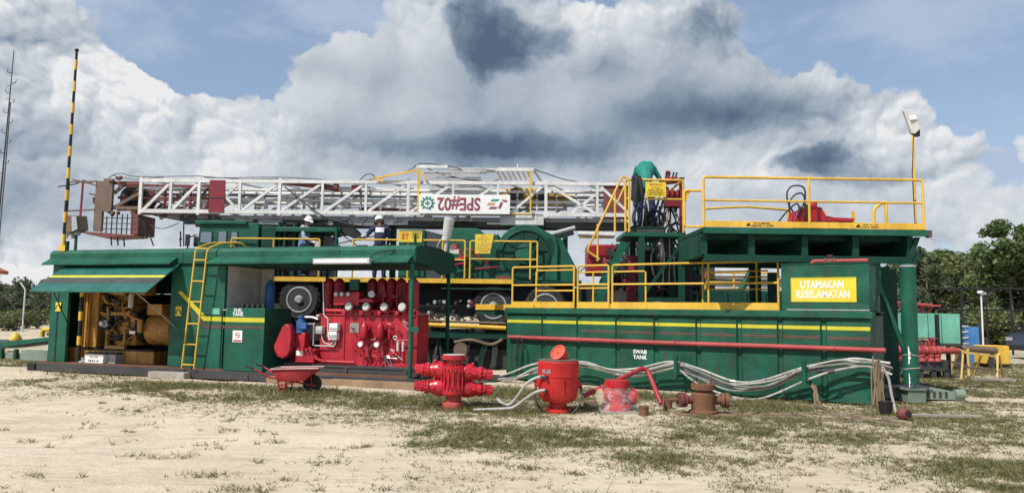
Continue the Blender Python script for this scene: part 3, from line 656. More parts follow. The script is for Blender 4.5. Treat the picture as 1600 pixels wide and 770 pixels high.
def hoses():
    R = random.Random(4)
    key = [(762, 603, -.75), (800, 590, -.55), (842, 576, -.32), (905, 568, -.28), (955, 580, -.28), (1000, 582, -.26), (1055, 570, -.30), (1085, 580, -.28), (1140, 600, -.30), (1195, 600, -.28), (1257, 578, -.30), (1310, 566, -.26), (1350, 566, -.22), (1388, 573, -.25)]
    for i in range(6):
        pts = []
        for k, (x, y, v) in enumerate(key):
            if i >= 4 and k < 6: continue
            dy = (i-1.8)*3.9*(.4+.6*abs(math.sin(k*.9+i)))+R.uniform(-2, 2)
            if k in (6, 10): dy = (i-2)*2.6
            if i == 5 and k in (7, 8, 9, 10): dy += [6, 14, 16, 6][k-7]
            pts.append(T.L(x+R.uniform(-9, 9), y+dy, v-.045*(i % 3)-(.03 if k in (6, 10) else 0)))
        base = T.wld(pts[0]); base.z = 0; fr = T.subw(base); off = T.loc(base); pts = [p-off for p in pts]
        for p in pts: p.z = max(p.z, .02)
        o = MB().tube(catmull(pts, 5), .019+.004*(i % 3 == 0), 8).build('hose', 'hose_dark' if i in (2, 4) else 'hose')
        cp = catmull(pts, 5)
        for q in (R.randrange(8, len(cp)-3), R.randrange(4, len(cp)-3)): dd = (cp[q+1]-cp[q]).normalized(); MB().tube([cp[q]-dd*.06, cp[q]-dd*.02, cp[q]+dd*.02, cp[q]+dd*.06], [.028, .034, .034, .028], 8).build('coupling', R.choice(['steel', 'rust_brown', 'steel_dark']), o)
        o.location = fr.o; o.rotation_euler = (0, 0, fr.a); tag(o, 'pale grey hose in the bundle draped along the green tank front', 'hose', 'hose bundle along the tank')
    for j, (path, lb) in enumerate(((((850, 588), (838, 590), (822, 600), (806, 622), (795, 632), (783, 628), (776, 622)), 'grey hose looping left from the upper fitting of the annular preventer'),
                                    (((852, 609), (838, 612), (822, 622), (804, 635), (790, 638), (740, 640)), 'grey hose lying left from the lower fitting of the annular preventer'))):
        Y = 11.95 if j == 0 else 11.85; w = [at(x, y, Y+.03*k) for k, (x, y) in enumerate(path)]; b = V((w[0].x, w[0].y, 0))
        pts = [p-b for p in w]
        for p in pts: p.z = max(p.z, .025)
        o = MB().tube(catmull(pts, 5), .024, 8).build('hose', 'hose'); o.location = b; tag(o, lb, 'hose')
hoses()
def small_tank_stuff():
    # coil of thin cable hanging at the tank's left end
    p = T.L(812, 530, -.1); fr = T.sub((p.x, -.1, 0)); o = None; m = MB(); R = random.Random(2)
    for i in range(6):
        w = .10+.02*R.random(); d = .32+.15*R.random(); dx = R.uniform(-.12, .15)
        m.tube([(dx+w*math.cos(a)*.8, -.05-.02*i/6, 1.0-d+d*math.sin(a)) for a in [2*math.pi*k/16 for k in range(17)]], .006, 5, caps=False)
    o = m.build('cable_coil', 'cable'); o.location = fr.o; o.rotation_euler = (0, 0, fr.a); tag(o, 'thin dark cable coil hanging from the red pipe at the tank left end', 'cable')
    # frayed ropes and hoses hanging at the right end
    b = gnd(1372, 640); m = MB(); R = random.Random(3)
    for i in range(16):
        x = R.uniform(-.09, .10); z1 = R.uniform(.70, .92); m.tube([(x+R.uniform(-.04, .04), R.uniform(-.05, .05), z1), (x+R.uniform(-.03, .03), 0, z1*.55), (x+R.uniform(-.06, .06), R.uniform(-.06, .06), R.uniform(.0, .12))], .010+.006*R.random(), 5)
    o = m.build('rope_bundle', 'rope'); o.location = (b.x, b.y, 0); tag(o, 'frayed brown ropes hanging down at the right end of the green tank', 'rope')
    b = gnd(1385, 642); pts = [at(1378, 572, b.y)-V((b.x, b.y, 0)), at(1388, 590, b.y)-V((b.x, b.y, 0)), at(1393, 615, b.y)-V((b.x, b.y, 0)), at(1400, 642, b.y-.1)-V((b.x, b.y, 0)), at(1408, 652, b.y-.25)-V((b.x, b.y, 0))]
    o = MB().tube(catmull(pts, 5), .022, 7).build('hose', 'hose'); o.location = (b.x, b.y, 0); tag(o, 'worn hose dropping to the ground right of the brown ropes', 'hose')
    b = gnd(1384, 647); t = thing('bucket', 'small black bucket on the ground at the right end of the tank', 'bucket', Fr((b.x, b.y, 0)))
    MB().lathe([(.09, 0), (.115, .2), (.105, .2), (.085, .02)], n=16).build('pail', 'black', t); MB().ring((0, 0, .2), (0, 0, 1), .113, .008, 18, 5).build('rim', 'black', t)
    b = gnd(1413, 655); t = thing('hose_coupling', 'pinkish rusty hose coupling lying on the ground right of the tank', 'coupling', Fr((b.x, b.y, 0)))
    MB().lathe([(.05, -.12), (.075, -.1), (.07, -.03), (.09, -.02), (.09, .02), (.07, .04), (.065, .1), (.045, .1), (.04, .03)], (0, 0, .09), (.15, -1, .1), 14).build('body', 'rust_red', t); MB().beam((0, 0, .15), (.02, .02, .24), .03).build('lug', 'rust_red', t)
    MB().lathe([(.045, 0), (.045, .02)], (.012, -.09, .1), (.15, -1, .1), 12).build('bore', 'black', t)
    # rusty twisted rags against the tank
    b = gnd(1276, 636); m = MB(); R = random.Random(9)
    for i in range(7): m.tube([(R.uniform(-.08, .05), .05, .42-R.random()*.1), (R.uniform(-.05, .05), 0, .2), (R.uniform(-.1, .1), -.03, .0)], .014, 5)
    o = m.build('rope_bundle', 'rope'); o.location = (b.x, b.y, 0); tag(o, 'short twist of brown rope against the tank under the second hose post', 'rope')
    b = gnd(1480, 652); o = MB().beam((-.75, .1, .02), (.55, -.05, .03), .12, .035).build('plank', 'timber_grey'); o.location = (b.x, b.y, 0); tag(o, 'dark weathered plank lying on the sand at the right', 'plank')
small_tank_stuff()

# ------------------------------------------------------------------ high steel deck at the right
D = Fr((at(1098, 490, 14.3).x, 14.3, 0))
def build_deck():
    t = thing('rig_floor', 'high green steel deck on columns with yellow railing above the tank', 'rig floor', D)
    L = D.L; x0 = L(1099, 357).x; x1 = L(1446, 357).x; zf = L(1270, 357).z; dep = 2.3
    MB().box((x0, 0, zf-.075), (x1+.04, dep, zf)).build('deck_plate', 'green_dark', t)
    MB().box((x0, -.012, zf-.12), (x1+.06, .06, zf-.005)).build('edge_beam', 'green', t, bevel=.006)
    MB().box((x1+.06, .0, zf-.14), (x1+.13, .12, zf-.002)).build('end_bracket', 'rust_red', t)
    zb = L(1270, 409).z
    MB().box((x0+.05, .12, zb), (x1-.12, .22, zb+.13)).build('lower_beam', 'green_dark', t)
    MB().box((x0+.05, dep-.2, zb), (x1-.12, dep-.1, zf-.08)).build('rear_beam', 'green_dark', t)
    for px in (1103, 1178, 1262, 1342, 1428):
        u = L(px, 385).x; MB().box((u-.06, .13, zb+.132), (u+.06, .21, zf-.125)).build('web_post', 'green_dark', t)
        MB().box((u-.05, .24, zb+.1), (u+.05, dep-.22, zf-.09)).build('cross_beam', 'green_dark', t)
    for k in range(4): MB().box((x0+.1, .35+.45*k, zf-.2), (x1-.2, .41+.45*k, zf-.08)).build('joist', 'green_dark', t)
    MB().prism([(x1-.15, .1, zf-.13), (x1-.05, .1, zf-.13), (x1-.25, .1, zb+.0), (x1-.35, .1, zb+.0)], (0, .06, 0)).build('end_strut', 'green_dark', t)
    hk = L(1443, 400, .1); MB().beam((hk.x-.3, .15, hk.z), (hk.x+.02, .15, hk.z), .05, .05).beam((hk.x, .15, hk.z-.01), (hk.x, .15, hk.z+.12), .05, .05).build('hook', 'green_dark', t)
    # columns
    def column(px0, px1, v, ztop, mat='green', foot=True):
        p0 = L(px0, 420, v); p1 = L(px1, 600, v)
        c = MB().tube([(p0.x, v, ztop), (p1.x, v, .32)], .145, 18).build('column', mat, t)
        if foot:
            MB().tube([(p0.x, v, ztop-.07), (p0.x, v, ztop-.03)], .155, 18).build('collar', 'grey', c)
            MB().box((p1.x-.14, v-.14, -.02), (p1.x+.2, v+.2, .22)).build('foot', 'grey_green', c, bevel=.01); MB().box((p1.x-.2, v-.17, .22), (p1.x+.2, v+.2, .25)).build('base_plate', 'grey_green', c)
        return c, p0.x, p1.x
    c, cx0, cx1 = column(1418, 1424, .12, zb)
    # bared metal where the paint is gone from the column
    for (ya, yb, w, dx) in ((540, 570, .06, -.11), (582, 606, .035, -.08)):
        za, z_b = L(1416, ya, -.03).z, L(1416, yb, -.03).z; m = MB(); n = 8
        P = []
        for k in range(n+1):
            z = z_b+(za-z_b)*k/n; uc = cx1+(cx0-cx1)*(z/zb)
            for s in (0, 1):
                g = -math.pi/2-(.75 if s == 0 else .75-w*5*(math.sin(math.pi*k/n)**.6*(.75+.35*math.sin(k*2.7))+.05))
                P.append((uc+.1475*math.cos(g), .12+.1475*math.sin(g), z))
        m.add(P, [(2*k, 2*k+1, 2*k+3, 2*k+2) for k in range(n)]); m.build('bare_patch', 'white_clean', c)
    MB().ring((cx1, .12, .85), (.15, .2, 1), .152, .008, 20, 5).build('wire_tie', 'hose', c); MB().ring((cx1+.01, .12, .62), (-.1, .1, 1), .152, .008, 20, 5).build('wire_tie', 'hose', c)
    MB().ball((cx1+.06, -.025, .5), .022, 8).build('drain_hole', 'black', c)
    for px, v in ((1390, 2.0), (1378, 1.2)):
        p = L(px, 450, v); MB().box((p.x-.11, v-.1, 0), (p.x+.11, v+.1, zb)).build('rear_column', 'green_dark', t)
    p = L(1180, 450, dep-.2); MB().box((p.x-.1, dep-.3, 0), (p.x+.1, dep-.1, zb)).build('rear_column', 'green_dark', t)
    p = L(1367, 432, .3); q = L(1414, 548, .12); MB().tube([p, q], .05, 10).build('brace', 'green', t); MB().box((p.x-.07, .2, p.z-.35), (p.x+.07, .34, zb)).build('hanger', 'green', t)
    # toe board and railings
    zt = L(1270, 347).z; m = MB().box((x0+.01, -.02, zf+.004), (x1, -.008, zt)).build('toe_board', 'yellow', t, bevel=.003)
    MB().box((x1-.012, 0, zf+.004), (x1, dep, zt)).build('toe_board', 'yellow', t)
    for (a, b, seed) in ((1165, 1206, 5), (1336, 1372, 6)):
        u0, u1 = L(a, 352).x, L(b, 352).x; marks([.75, 1.0], u0+.1, u1, zf+.015, zt-.015, -.0205, 'letter_black', m, seed); MB().prism([(u0, -.021, zf+.03), (u0+.09, -.021, zf+.03), (u0+.07, -.021, zt-.03), (u0+.03, -.021, zt-.05)], (0, -.001, 0)).build('pictogram', 'letter_black', m)
    Z = L(1270, 279).z; Zm = L(1270, 315).z; r = .026
    MB().tube(bend([(x0+.01, 0, zf), (x0+.01, 0, Z), (x1-.03, 0, Z), (x1-.03, 0, zf)], .06), r, 8).build('top_rail', 'yellow', t)
    MB().tube([(x0, 0, Zm), (x1-.03, 0, Zm)], r*.85, 8).build('mid_rail', 'yellow', t)
    um = L(1264, 300).x; MB().tube([(um, -.0, zf), (um, 0, Z)], r, 8).build('rail_post', 'yellow', t)
    # lower rail on the far edge and brackets
    v = dep-.1; a = L(1100, 326, v); b = L(1231, 326, v); MB().tube(bend([(a.x, v, zf), (a.x, v, a.z), ((a.x+b.x)/2, v, a.z+.06), (b.x, v, a.z), (b.x, v, zf)], .06), .026, 8).build('far_rail', 'yellow', t)
    v = 1.2; p = L(1365, 330, v); q = L(1384, 313, v); MB().tube(bend([(p.x, v, zf), (p.x, v, p.z+.05), (q.x, v, q.z), (q.x+.0, v, zf)], .1), .035, 8).build('bracket_post', 'yellow', t)
    for px in (1288, 1333): p = L(px, 330, .6); MB().beam((p.x, .6, zf), (p.x, .6, p.z), .06, .04).build('pin', 'yellow', t)
    # link rail with the control platform
    a = L(1069, 300, 0); b = L(1096, 298, 0); z0 = L(1080, 354, 0).z
    MB().tube(bend([(b.x, 0, b.z), (a.x, 0, b.z), (a.x, 0, z0), (b.x+.02, 0, z0)], .06), r, 8).build('link_rail', 'yellow', t); MB().prism([(a.x, 0, b.z-.02), (a.x+.12, 0, b.z-.02), (a.x, 0, b.z-.3)], (0, .012, 0)).build('link_gusset', 'yellow', t)
paint('grey_green', (.17, .23, .18), .6, .4, (.2, .17, .12), .2)
build_deck()
def deck_things():
    zf = D.L(1270, 357).z
    p = D.L(1290, 350, .5); lift = D.L(1290, 349, .5).z; fr = D.sub((p.x, .5, lift)); t = thing('power_tong', 'red hydraulic power tong lying on the high deck', 'tong', fr); s = 14.8/1155; MB().box((-.6, -.1, zf-lift), (.4, .2, -.0)).build('stand', 'steel_dark', t)
    X = lambda px: (px-1290)*s
    MB().prism([(X(1235), -.2, .0), (X(1287), -.2, 0), (X(1284), -.2, .15), (X(1278), -.2, .30), (X(1262), -.2, .33), (X(1250), -.2, .28), (X(1240), -.2, .22)], (0, .45, 0)).build('body', 'red', t, bevel=.02)
    MB().prism([(X(1284), -.12, .02), (X(1330), -.12, .02), (X(1332), -.12, .10), (X(1300), -.12, .11), (X(1284), -.12, .15)], (0, .3, 0)).build('arm', 'red', t, bevel=.015)
    MB().lathe([(.09, 0), (.09, .12), (.06, .14)], (X(1270), 0, .31), n=14).build('motor', 'red', t); MB().tube([(X(1240), -.22, .1), (X(1244), -.22, .3)], .03, 8).build('valve', 'black', t); MB().tube([(X(1250), -.23, .06), (X(1254), -.23, .34)], .025, 8).build('valve', 'black', t)
    def loop(pts, v, lb):
        w = [D.L(x, y, v) for x, y in pts]; b = V((w[0].x, v, zf)); o = MB().tube(catmull([q-b for q in w], 6), .017, 7).build('hose', 'cable'); f = D.sub(b); o.location = f.o; tag(o, lb, 'hose'); return o
    loop([(1245, 340), (1232, 318), (1230, 300), (1238, 291), (1252, 291), (1258, 300), (1257, 330)], .85, 'tall black hose loop standing over the red tong')
    loop([(1236, 340), (1233, 320), (1240, 306), (1252, 302), (1257, 312), (1250, 335)], .9, 'smaller black hose loop inside the tall loop on the deck')
    loop([(1215, 348), (1230, 330), (1245, 318), (1250, 330)], .8, 'black hose running down left from the red tong')
    # floodlight on its pole
    b = D.L(1431, 350, .25); f = D.sub((b.x, .25, zf)); t = thing('floodlight', 'grey floodlight panel on a yellow pole at the deck corner', 'floodlight', f)
    h = D.L(1431, 212, .25).z-zf; MB().tube([(0, 0, 0), (-.0, 0, h)], .024, 8).build('pole', 'yellow', t); MB().tube([(-.03, -.02, .1), (-.05, -.02, h*.6), (0, -.02, h)], .008, 5).build('wire', 'cable', t)
    s = 14.5/1155; A = V((-.12, 0, h+.47)); Bp = V((.03, 0, h+.08)); d = (Bp-A).normalized()
    MB().prism([(-.20, -.06, h+.50), (-.04, -.12, h+.50), (.10, -.12, h+.12), (.02, -.06, h+.02), (-.04, -.02, h+.04)], (.02, .10, 0)).build('lamp_housing', 'grey_light', t, bevel=.01)
    MB().prism([(-.13, -.105, h+.38), (-.01, -.135, h+.39), (.02, -.135, h+.30), (-.10, -.105, h+.29)], (0, -.004, 0)).build('label_plate', 'white_clean', t)
    MB().box((.0, -.05, h-.02), (.12, .04, h+.12)).build('bracket', 'black', t)
deck_things()

# ------------------------------------------------------------------ control platform with stair
PF = Fr((at(1020, 490, 18.0).x, 18.0, 0))
def build_platform():
    t = thing('control_platform', 'tall green steel platform with yellow railing and stair left of the high deck', 'platform', PF); L = PF.L
    x0, x1 = L(976, 365).x, L(1068, 365).x; zf = L(1020, 363).z; dep = 1.5
    MB().box((x0, 0, zf-.10), (x1, dep, zf)).build('floor', 'green', t, bevel=.006)
    for px in (1003, 1066): 
        u = L(px, 450).x
        for v in (.08, dep-.1): MB().box((u-.07, v-.07, 0), (u+.07, v+.07, zf-.1)).build('leg', 'green_dark', t)
    u = L(1003, 400).x; w = L(1066, 400).x
    for k, (za, zb) in enumerate(((.4, 1.9), (1.9, .4), (2.0, 3.3))): MB().beam((u, .08, za), (w, .08, zb), .07, .07).build('cross_brace', 'green_dark', t)
    MB().beam((u, .08, 1.95), (w, .08, 1.95), .1, .1).build('girt', 'green_dark', t); MB().beam((u, dep-.1, 2.6), (w, dep-.1, 2.6), .1, .1).build('girt', 'green_dark', t)
    Z = L(1020, 281).z; Zm = L(1020, 311).z; r = .028
    MB().tube(bend([(x0+.02, 0, zf), (x0+.02, 0, Z), (x1, 0, Z), (x1, 0, zf)], .05), r, 8).build('top_rail', 'yellow', t); MB().tube([(x0, 0, Zm), (x1, 0, Zm)], r*.85, 8).build('mid_rail', 'yellow', t)
    MB().tube(bend([(x1, 0, Z), (x1, dep, Z), (x1, dep, zf)], .05), r, 8).build('side_rail', 'yellow', t)
    # stair: green stringers, treads, yellow handrails
    b0 = L(976, 372, .0); b1 = L(925, 485, 0)
    for v in (.05, .75): MB().beam((b0.x, v, b0.z-.1), (b1.x, v, b1.z-.1), .05, .2).build('stair_stringer', 'green', t)
    for k in range(9):
        q = b0.lerp(b1, (k+.6)/9.2); MB().box((q.x-.12, .08, q.z-.12), (q.x+.12, .72, q.z-.09)).build('tread', 'green_dark', t)
    def hr(v):
        a = L(973, 274, v); b = L(917, 392, v); c = L(937, 405, v); d = L(980, 282, v)
        MB().tube(bend([(d.x+.05, v, zf), (d.x+.05, v, d.z), (a.x, v, a.z), (b.x, v, b.z), (c.x, v, c.z)], .08), r, 8).build('stair_rail', 'yellow', t)
    hr(0.0)
    for px, ya, yb in ((961, 300, 362), (934, 350, 408)): p = L(px, ya); MB().tube([(p.x, 0, p.z), (p.x, 0, L(px, yb).z)], r*.9, 8).build('stair_post', 'yellow', t)
    a = L(978, 286, .05); b = L(962, 322, .05); MB().tube([(a.x, .03, a.z), (b.x, .03, b.z)], r*.8, 8).build('stair_mid_rail', 'yellow', t)
    # notice on the rail
    s0, s1 = L(1008, 300).x, L(1040, 300).x; z0, z1 = L(1020, 308).z, L(1020, 285).z
    sg = MB().box((s0, -.05, z0), (s1, -.042, z1)).build('notice_board', 'yellow_sign', t); sg['label'] = 'yellow notice with an orange heading and black lines'
    marks([.55], s0, s1, z1-.11, z1-.02, -.0505, 'letter_red', sg, 3); marks([.4, .72, .8, .8], s0, s1, z0+.03, z1-.12, -.0505, 'letter_black', sg, 4)
build_platform()
def platform_things():
    L = PF.L; zf = L(1020, 363).z
    p = L(1050, 330, .6); t = thing('driller_console', 'dark red control console with levers and looped hoses on the platform', 'console', PF.sub((p.x, .6, zf))); s = 18.6/1155
    X = lambda px: (px-1050)*s; Zz = lambda py: (363-py)*s
    MB().box((X(1040), 0, Zz(318)), (X(1066), .3, Zz(292))).build('cabinet', 'maroon', t, bevel=.02)
    MB().prism([(X(1036), -.05, Zz(281)), (X(1062), -.05, Zz(278)), (X(1058), -.05, Zz(270)), (X(1040), -.05, Zz(272))], (0, .35, 0)).build('top_panel', 'maroon', t, bevel=.02)
    for px in (1043, 1051, 1059): MB().tube([(X(px), -.02, Zz(300)), (X(px), -.06, Zz(291))], .035, 8).build('valve_block', 'red_faded', t)
    for k, px in enumerate((1041, 1046, 1052, 1057)): MB().tube([(X(px), .1, Zz(272)), (X(px+2), .05, Zz(262))], .02, 6).build('lever', 'black', t)
    MB().tube([(X(1044), .1, Zz(274)), (X(1045), .1, Zz(260))], .055, 8).build('joystick', 'maroon', t)
    MB().box((X(1062), -.1, 0), (X(1068), .05, Zz(274))).build('post', 'maroon', t); MB().box((X(1062)-.01, -.11, Zz(274)), (X(1068)+.01, .06, Zz(272))).build('post_cap', 'black', t)
    R = random.Random(8)
    for k in range(13):
        a = X(1020+k*3.6); MB().tube(catmull([(a*.8, .15, Zz(316)), (a+R.uniform(-.15, .15), R.uniform(-.1, .1), Zz(340)), (a+R.uniform(-.25, .25), .0, Zz(356)), (a*1.1+R.uniform(-.1, .1), .05, Zz(395)), (a*.9, .1, Zz(440))], 4), .018, 6).build('console_hose', 'hose' if k % 3 == 1 else 'cable', t)
    for k in range(16):
        a = X(R.uniform(986, 1066)); MB().tube(catmull([(a, R.uniform(.1, .5), Zz(R.uniform(300, 318))), (a+R.uniform(-.2, .2), R.uniform(0, .4), Zz(336)), (a+R.uniform(-.3, .3), R.uniform(0, .4), Zz(359))], 5), R.uniform(.016, .03), 6).build('console_hose', R.choice(['cable', 'black', 'cable', 'steel_dark']), t)
    p = L(1024, 345, .2); t = thing('hose_reel', 'black spoked hose reel behind the yellow notice on the platform', 'reel', PF.sub((p.x, .25, zf)))
    MB().ring((0, 0, .34), (0, 1, 0), .24, .025, 20, 6).build('rim', 'black', t); MB().ring((0, .12, .34), (0, 1, 0), .24, .025, 20, 6).build('rim', 'black', t)
    for k in range(6): a = k*math.pi/3; MB().beam((0, .06, .34), (.24*math.cos(a), .06, .34+.24*math.sin(a)), .025).build('spoke', 'black', t)
    MB().beam((-.16, .06, 0), (0, .06, .34), .04).beam((.16, .06, 0), (0, .06, .34), .04).build('stand', 'black', t)
    p = L(993, 320, -.02); t = thing('work_jacket', 'black jacket hanging over the platform railing beside the man in green', 'jacket', PF.sub((p.x, 0, zf)))
    h = L(1000, 279).z-zf; R = random.Random(2); m = MB()
    for k in range(4): m.capsule((-.08+.055*k+R.uniform(-.02, .02), -.06+.03*math.sin(k*2), h+.02), (-.1+.06*k+R.uniform(-.04, .04), -.05+.03*math.cos(k*2.3), h-R.uniform(.5, .75)), .045, .055, 8)
    o = m.build('fabric', 'black', t); r = o.modifiers.new('r', 'REMESH'); r.mode = 'VOXEL'; r.voxel_size = .02; r.use_smooth_shade = True
    m = MB(); m.capsule((.1, -.09, h-.05), (.16, -.10, h-.5), .055, .04, 8); m.build('sleeve', 'black', t)
    # machinery under the platform
    for i, (px, py, lb, mat) in enumerate(((990, 400, 'dark red pipe spool standing under the control platform', 'maroon'),)):
        b = L(px, 470, .6); tt = thing('pipe_spool', lb, 'pipe spool', PF.sub((b.x, .9, 0))); MB().lathe([(.14, 0), (.14, 1.6), (.2, 1.6), (.2, 1.7), (.12, 1.7), (.12, 2.6), (.18, 2.6), (.18, 2.7), (.1, 2.7)], n=14).build('barrel', mat, tt); MB().tube([(-.5, 0, 1.2), (.6, .1, 1.5)], .07, 8).build('branch', 'steel_dark', tt); MB().ring((0, -.22, 2.1), (0, 1, 0), .16, .02, 16, 6).build('hand_wheel', 'red', tt)
    b = L(1030, 470, 1.0); tt = thing('mud_pump', 'dark mass of pump pipework under the control platform', 'pump', PF.sub((b.x, 1.0, 0))); R = random.Random(12)
    MB().box((-.6, 0, 0), (.55, .8, 1.9)).build('body', 'steel_dark', tt, bevel=.04); MB().box((-.35, .2, 1.9), (.0, .7, 3.25)).build('stack', 'black', tt, bevel=.03); MB().box((.25, .15, 1.9), (.5, .6, 3.1)).build('stack', 'green_dark', tt, bevel=.03); MB().lathe([(.2, 0), (.2, .5), (.28, .5), (.28, .6), (.16, .6), (.16, 1.2)], (-.6, .3, 1.9), n=14).build('stand_pipe', 'maroon', tt); MB().box((.55, .1, 1.0), (.85, .5, 2.9)).build('side_cabinet', 'black', tt, bevel=.02)
    for k in range(34):
        x = R.uniform(-.85, .85); z = R.uniform(1.1, 3.0); x2 = x+R.uniform(-.5, .5); z2 = z+R.uniform(-.6, .5)
        MB().tube(bend([(x, R.uniform(0, .5), z), (x2, .2, z), (x2, .2, z2)], .08), R.uniform(.02, .06), 7).build('pipe', R.choice(['steel_dark', 'black', 'green_dark', 'rust_red']), tt)
    for k in range(4): MB().ring((R.uniform(-.5, .5), -.05, 1.4+.35*k), (0, 1, .2), .13, .018, 14, 6).build('hand_wheel', 'black', tt)
    MB().box((-.25, -.2, 1.62), (.05, -.1, 2.0)).build('junction_box', 'grey', tt)
platform_things()
# ------------------------------------------------------------------ power house shed
S, SL = frame2(80, 18.5, 645, 15.6)
SU = lambda px, py=500, v=0: S.L(px, py, v).x
SZ = lambda px, py, v=0: S.L(px, py, v).z
def build_shed():
    t = thing('power_house', 'long green machinery shed with two open bays and a raised awning hatch', 'shed', S)
    dep = 2.0; zf = .22; zr = 2.98; ze = 2.62          # floor, roof top, fascia foot
    L = S.L
    MB().box((-.35, -.12, .10), (SL+.35, dep, .16)).build('skid_plate', 'rust', t)
    MB().box((-.35, -.16, .0), (SL+.3, -.1, .19)).build('skid_beam', 'steel_dark', t, bevel=.006); MB().box((-.35, dep-.1, .0), (SL+.3, dep, .19)).build('skid_beam', 'steel_dark', t)
    MB().box((-.3, -.05, .17), (SL+.05, dep-.02, zf)).build('floor', 'rust', t)
    MB().box((-.42, -.2, -.02), (-.2, .1, .17)).build('skid_end', 'black', t)
    for px in (432, 398): u = SU(px); MB().ring((u, -.18, .05), (1, 0, 0), .06, .015, 14, 6).build('tow_ring', 'rust', t)
    # fascia, roof
    e0, e1 = -.05, SL+.06
    MB().prism([(e0, -.10, ze), (e0, -.10, zr-.1), (e0, -.02, zr-.015), (e0, .25, zr+.02), (e0, dep+.1, zr-.02), (e0, dep+.1, ze), (e0, dep+.05, ze), (e0, dep+.05, zr-.09), (e0, -.05, zr-.09), (e0, -.05, ze)], (e1-e0, 0, 0)).build('roof', 'green', t, 35)
    seams = [SU(x) for x in (170, 285, 410, 530, 600)]
    for u in seams: MB().box((u-.012, -.108, ze+.01), (u+.012, -.1005, zr-.1)).build('roof_seam', 'green', t)
    for x in range(355, 640, 42): u = SU(x, 385); MB().box((u-.1, .02, zr-.02), (u+.1, .08, zr+.02)).build('roof_clip', 'green_dark', t)
    # drip eaves
    for a, b in ((84, 282), (338, 648)):
        u0, u1 = SU(a, 410), SU(b, 410); MB().prism([(u0, -.11, ze+.14), (u0, -.34, ze-.0), (u0, -.34, ze-.035), (u0, -.11, ze+.1)], (u1-u0, 0, 0)).build('drip_eave', 'green', t)
    # rounded end of the roof over the right bay
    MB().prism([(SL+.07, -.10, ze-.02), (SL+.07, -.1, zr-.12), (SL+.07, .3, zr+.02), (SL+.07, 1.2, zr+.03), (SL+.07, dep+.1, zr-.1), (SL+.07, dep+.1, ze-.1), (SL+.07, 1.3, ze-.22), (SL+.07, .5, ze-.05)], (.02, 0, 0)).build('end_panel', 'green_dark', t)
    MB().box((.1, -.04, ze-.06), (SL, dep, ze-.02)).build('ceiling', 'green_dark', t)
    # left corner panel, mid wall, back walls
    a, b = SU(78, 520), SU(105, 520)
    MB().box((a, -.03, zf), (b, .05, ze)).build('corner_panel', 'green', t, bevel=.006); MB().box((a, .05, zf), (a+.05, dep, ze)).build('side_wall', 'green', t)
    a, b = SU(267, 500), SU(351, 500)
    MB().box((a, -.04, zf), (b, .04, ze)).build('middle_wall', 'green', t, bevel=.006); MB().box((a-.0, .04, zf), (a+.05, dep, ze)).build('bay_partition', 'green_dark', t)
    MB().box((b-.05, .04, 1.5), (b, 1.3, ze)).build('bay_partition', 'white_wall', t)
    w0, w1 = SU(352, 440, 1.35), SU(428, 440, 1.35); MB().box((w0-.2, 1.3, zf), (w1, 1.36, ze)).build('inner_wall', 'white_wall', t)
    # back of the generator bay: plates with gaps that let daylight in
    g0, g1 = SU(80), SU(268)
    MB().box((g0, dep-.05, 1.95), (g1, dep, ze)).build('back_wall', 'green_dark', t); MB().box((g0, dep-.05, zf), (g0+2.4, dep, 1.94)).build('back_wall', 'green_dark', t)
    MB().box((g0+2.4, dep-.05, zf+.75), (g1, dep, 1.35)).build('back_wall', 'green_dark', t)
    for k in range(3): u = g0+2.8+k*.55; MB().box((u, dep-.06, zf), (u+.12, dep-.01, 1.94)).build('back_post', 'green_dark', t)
    # awning hatch
    h0, h1 = SU(105, 416, -.1), SU(281, 416, -.1); zo = SZ(140, 455, -1.05)
    zh = ze-.02
    hp = MB().prism([(h0, -.12, zh), (h1, -.12, zh), (h1, -1.08, zo), (h0, -1.08, zo)], (0, .006, -.025)).build('awning_hatch', 'green_flap', t)
    def strip(f0, f1, mat, nm):
        A = V((0, -.12, zh)); B = V((0, -1.08, zo)); p = A.lerp(B, f0); q = A.lerp(B, f1); n = V((0, -(zh-zo), .96)).normalized()*.003
        MB().add([V((h0, p.y, p.z))+n, V((h1, p.y, p.z))+n, V((h1, q.y, q.z))+n, V((h0, q.y, q.z))+n], [(0, 1, 2, 3)]).build(nm, mat, hp)
    strip(.42, .50, 'stripe', 'yellow_stripe'); strip(.52, .72, 'stripe_grey', 'grey_stripe')
    for k in range(1, 4):
        u = h0+(h1-h0)*k/4; MB().beam((u, -.14, zh-.04), (u, -1.04, zo-.02), .03, .03).build('hatch_rib', 'green_dark', hp)
    MB().tube([(h1-.5, -.95, zo+.05), (h1-.1, -.04, 1.15)], .014, 6).build('prop', 'steel', t); MB().tube([(h0+.55, -.95, zo+.05), (h0+.1, -.06, 1.15)], .012, 6).build('prop', 'black', t)
    # posts of the right bay
    p = L(642, 500, -.06); MB().tube([(p.x, -.05, .03), (p.x, -.05, ze)], .05, 12).build('post', 'green', t)
    MB().box((p.x-.02, -.11, 1.15), (p.x+.2, -.1, 1.26)).build('post_tag', 'green', t)
    MB().tube([(SL, dep-.05, .03), (SL, dep-.05, ze)], .045, 12).build('post', 'green_dark', t); MB().tube([(SU(436), dep-.05, .2), (SU(436), dep-.05, ze)], .04, 10).build('post', 'green_dark', t)
    # sunken stripe and signs on the middle wall
    def quad(pts, mat, nm, v):
        MB().prism([(SU(x, y, v), v, SZ(x, y, v)) for x, y in pts], (0, .003, 0)).build(nm, mat, t)
    quad([(278, 456), (284, 455), (322, 494), (351, 495), (351, 502), (318, 501)], 'stripe', 'yellow_stripe', -.044)
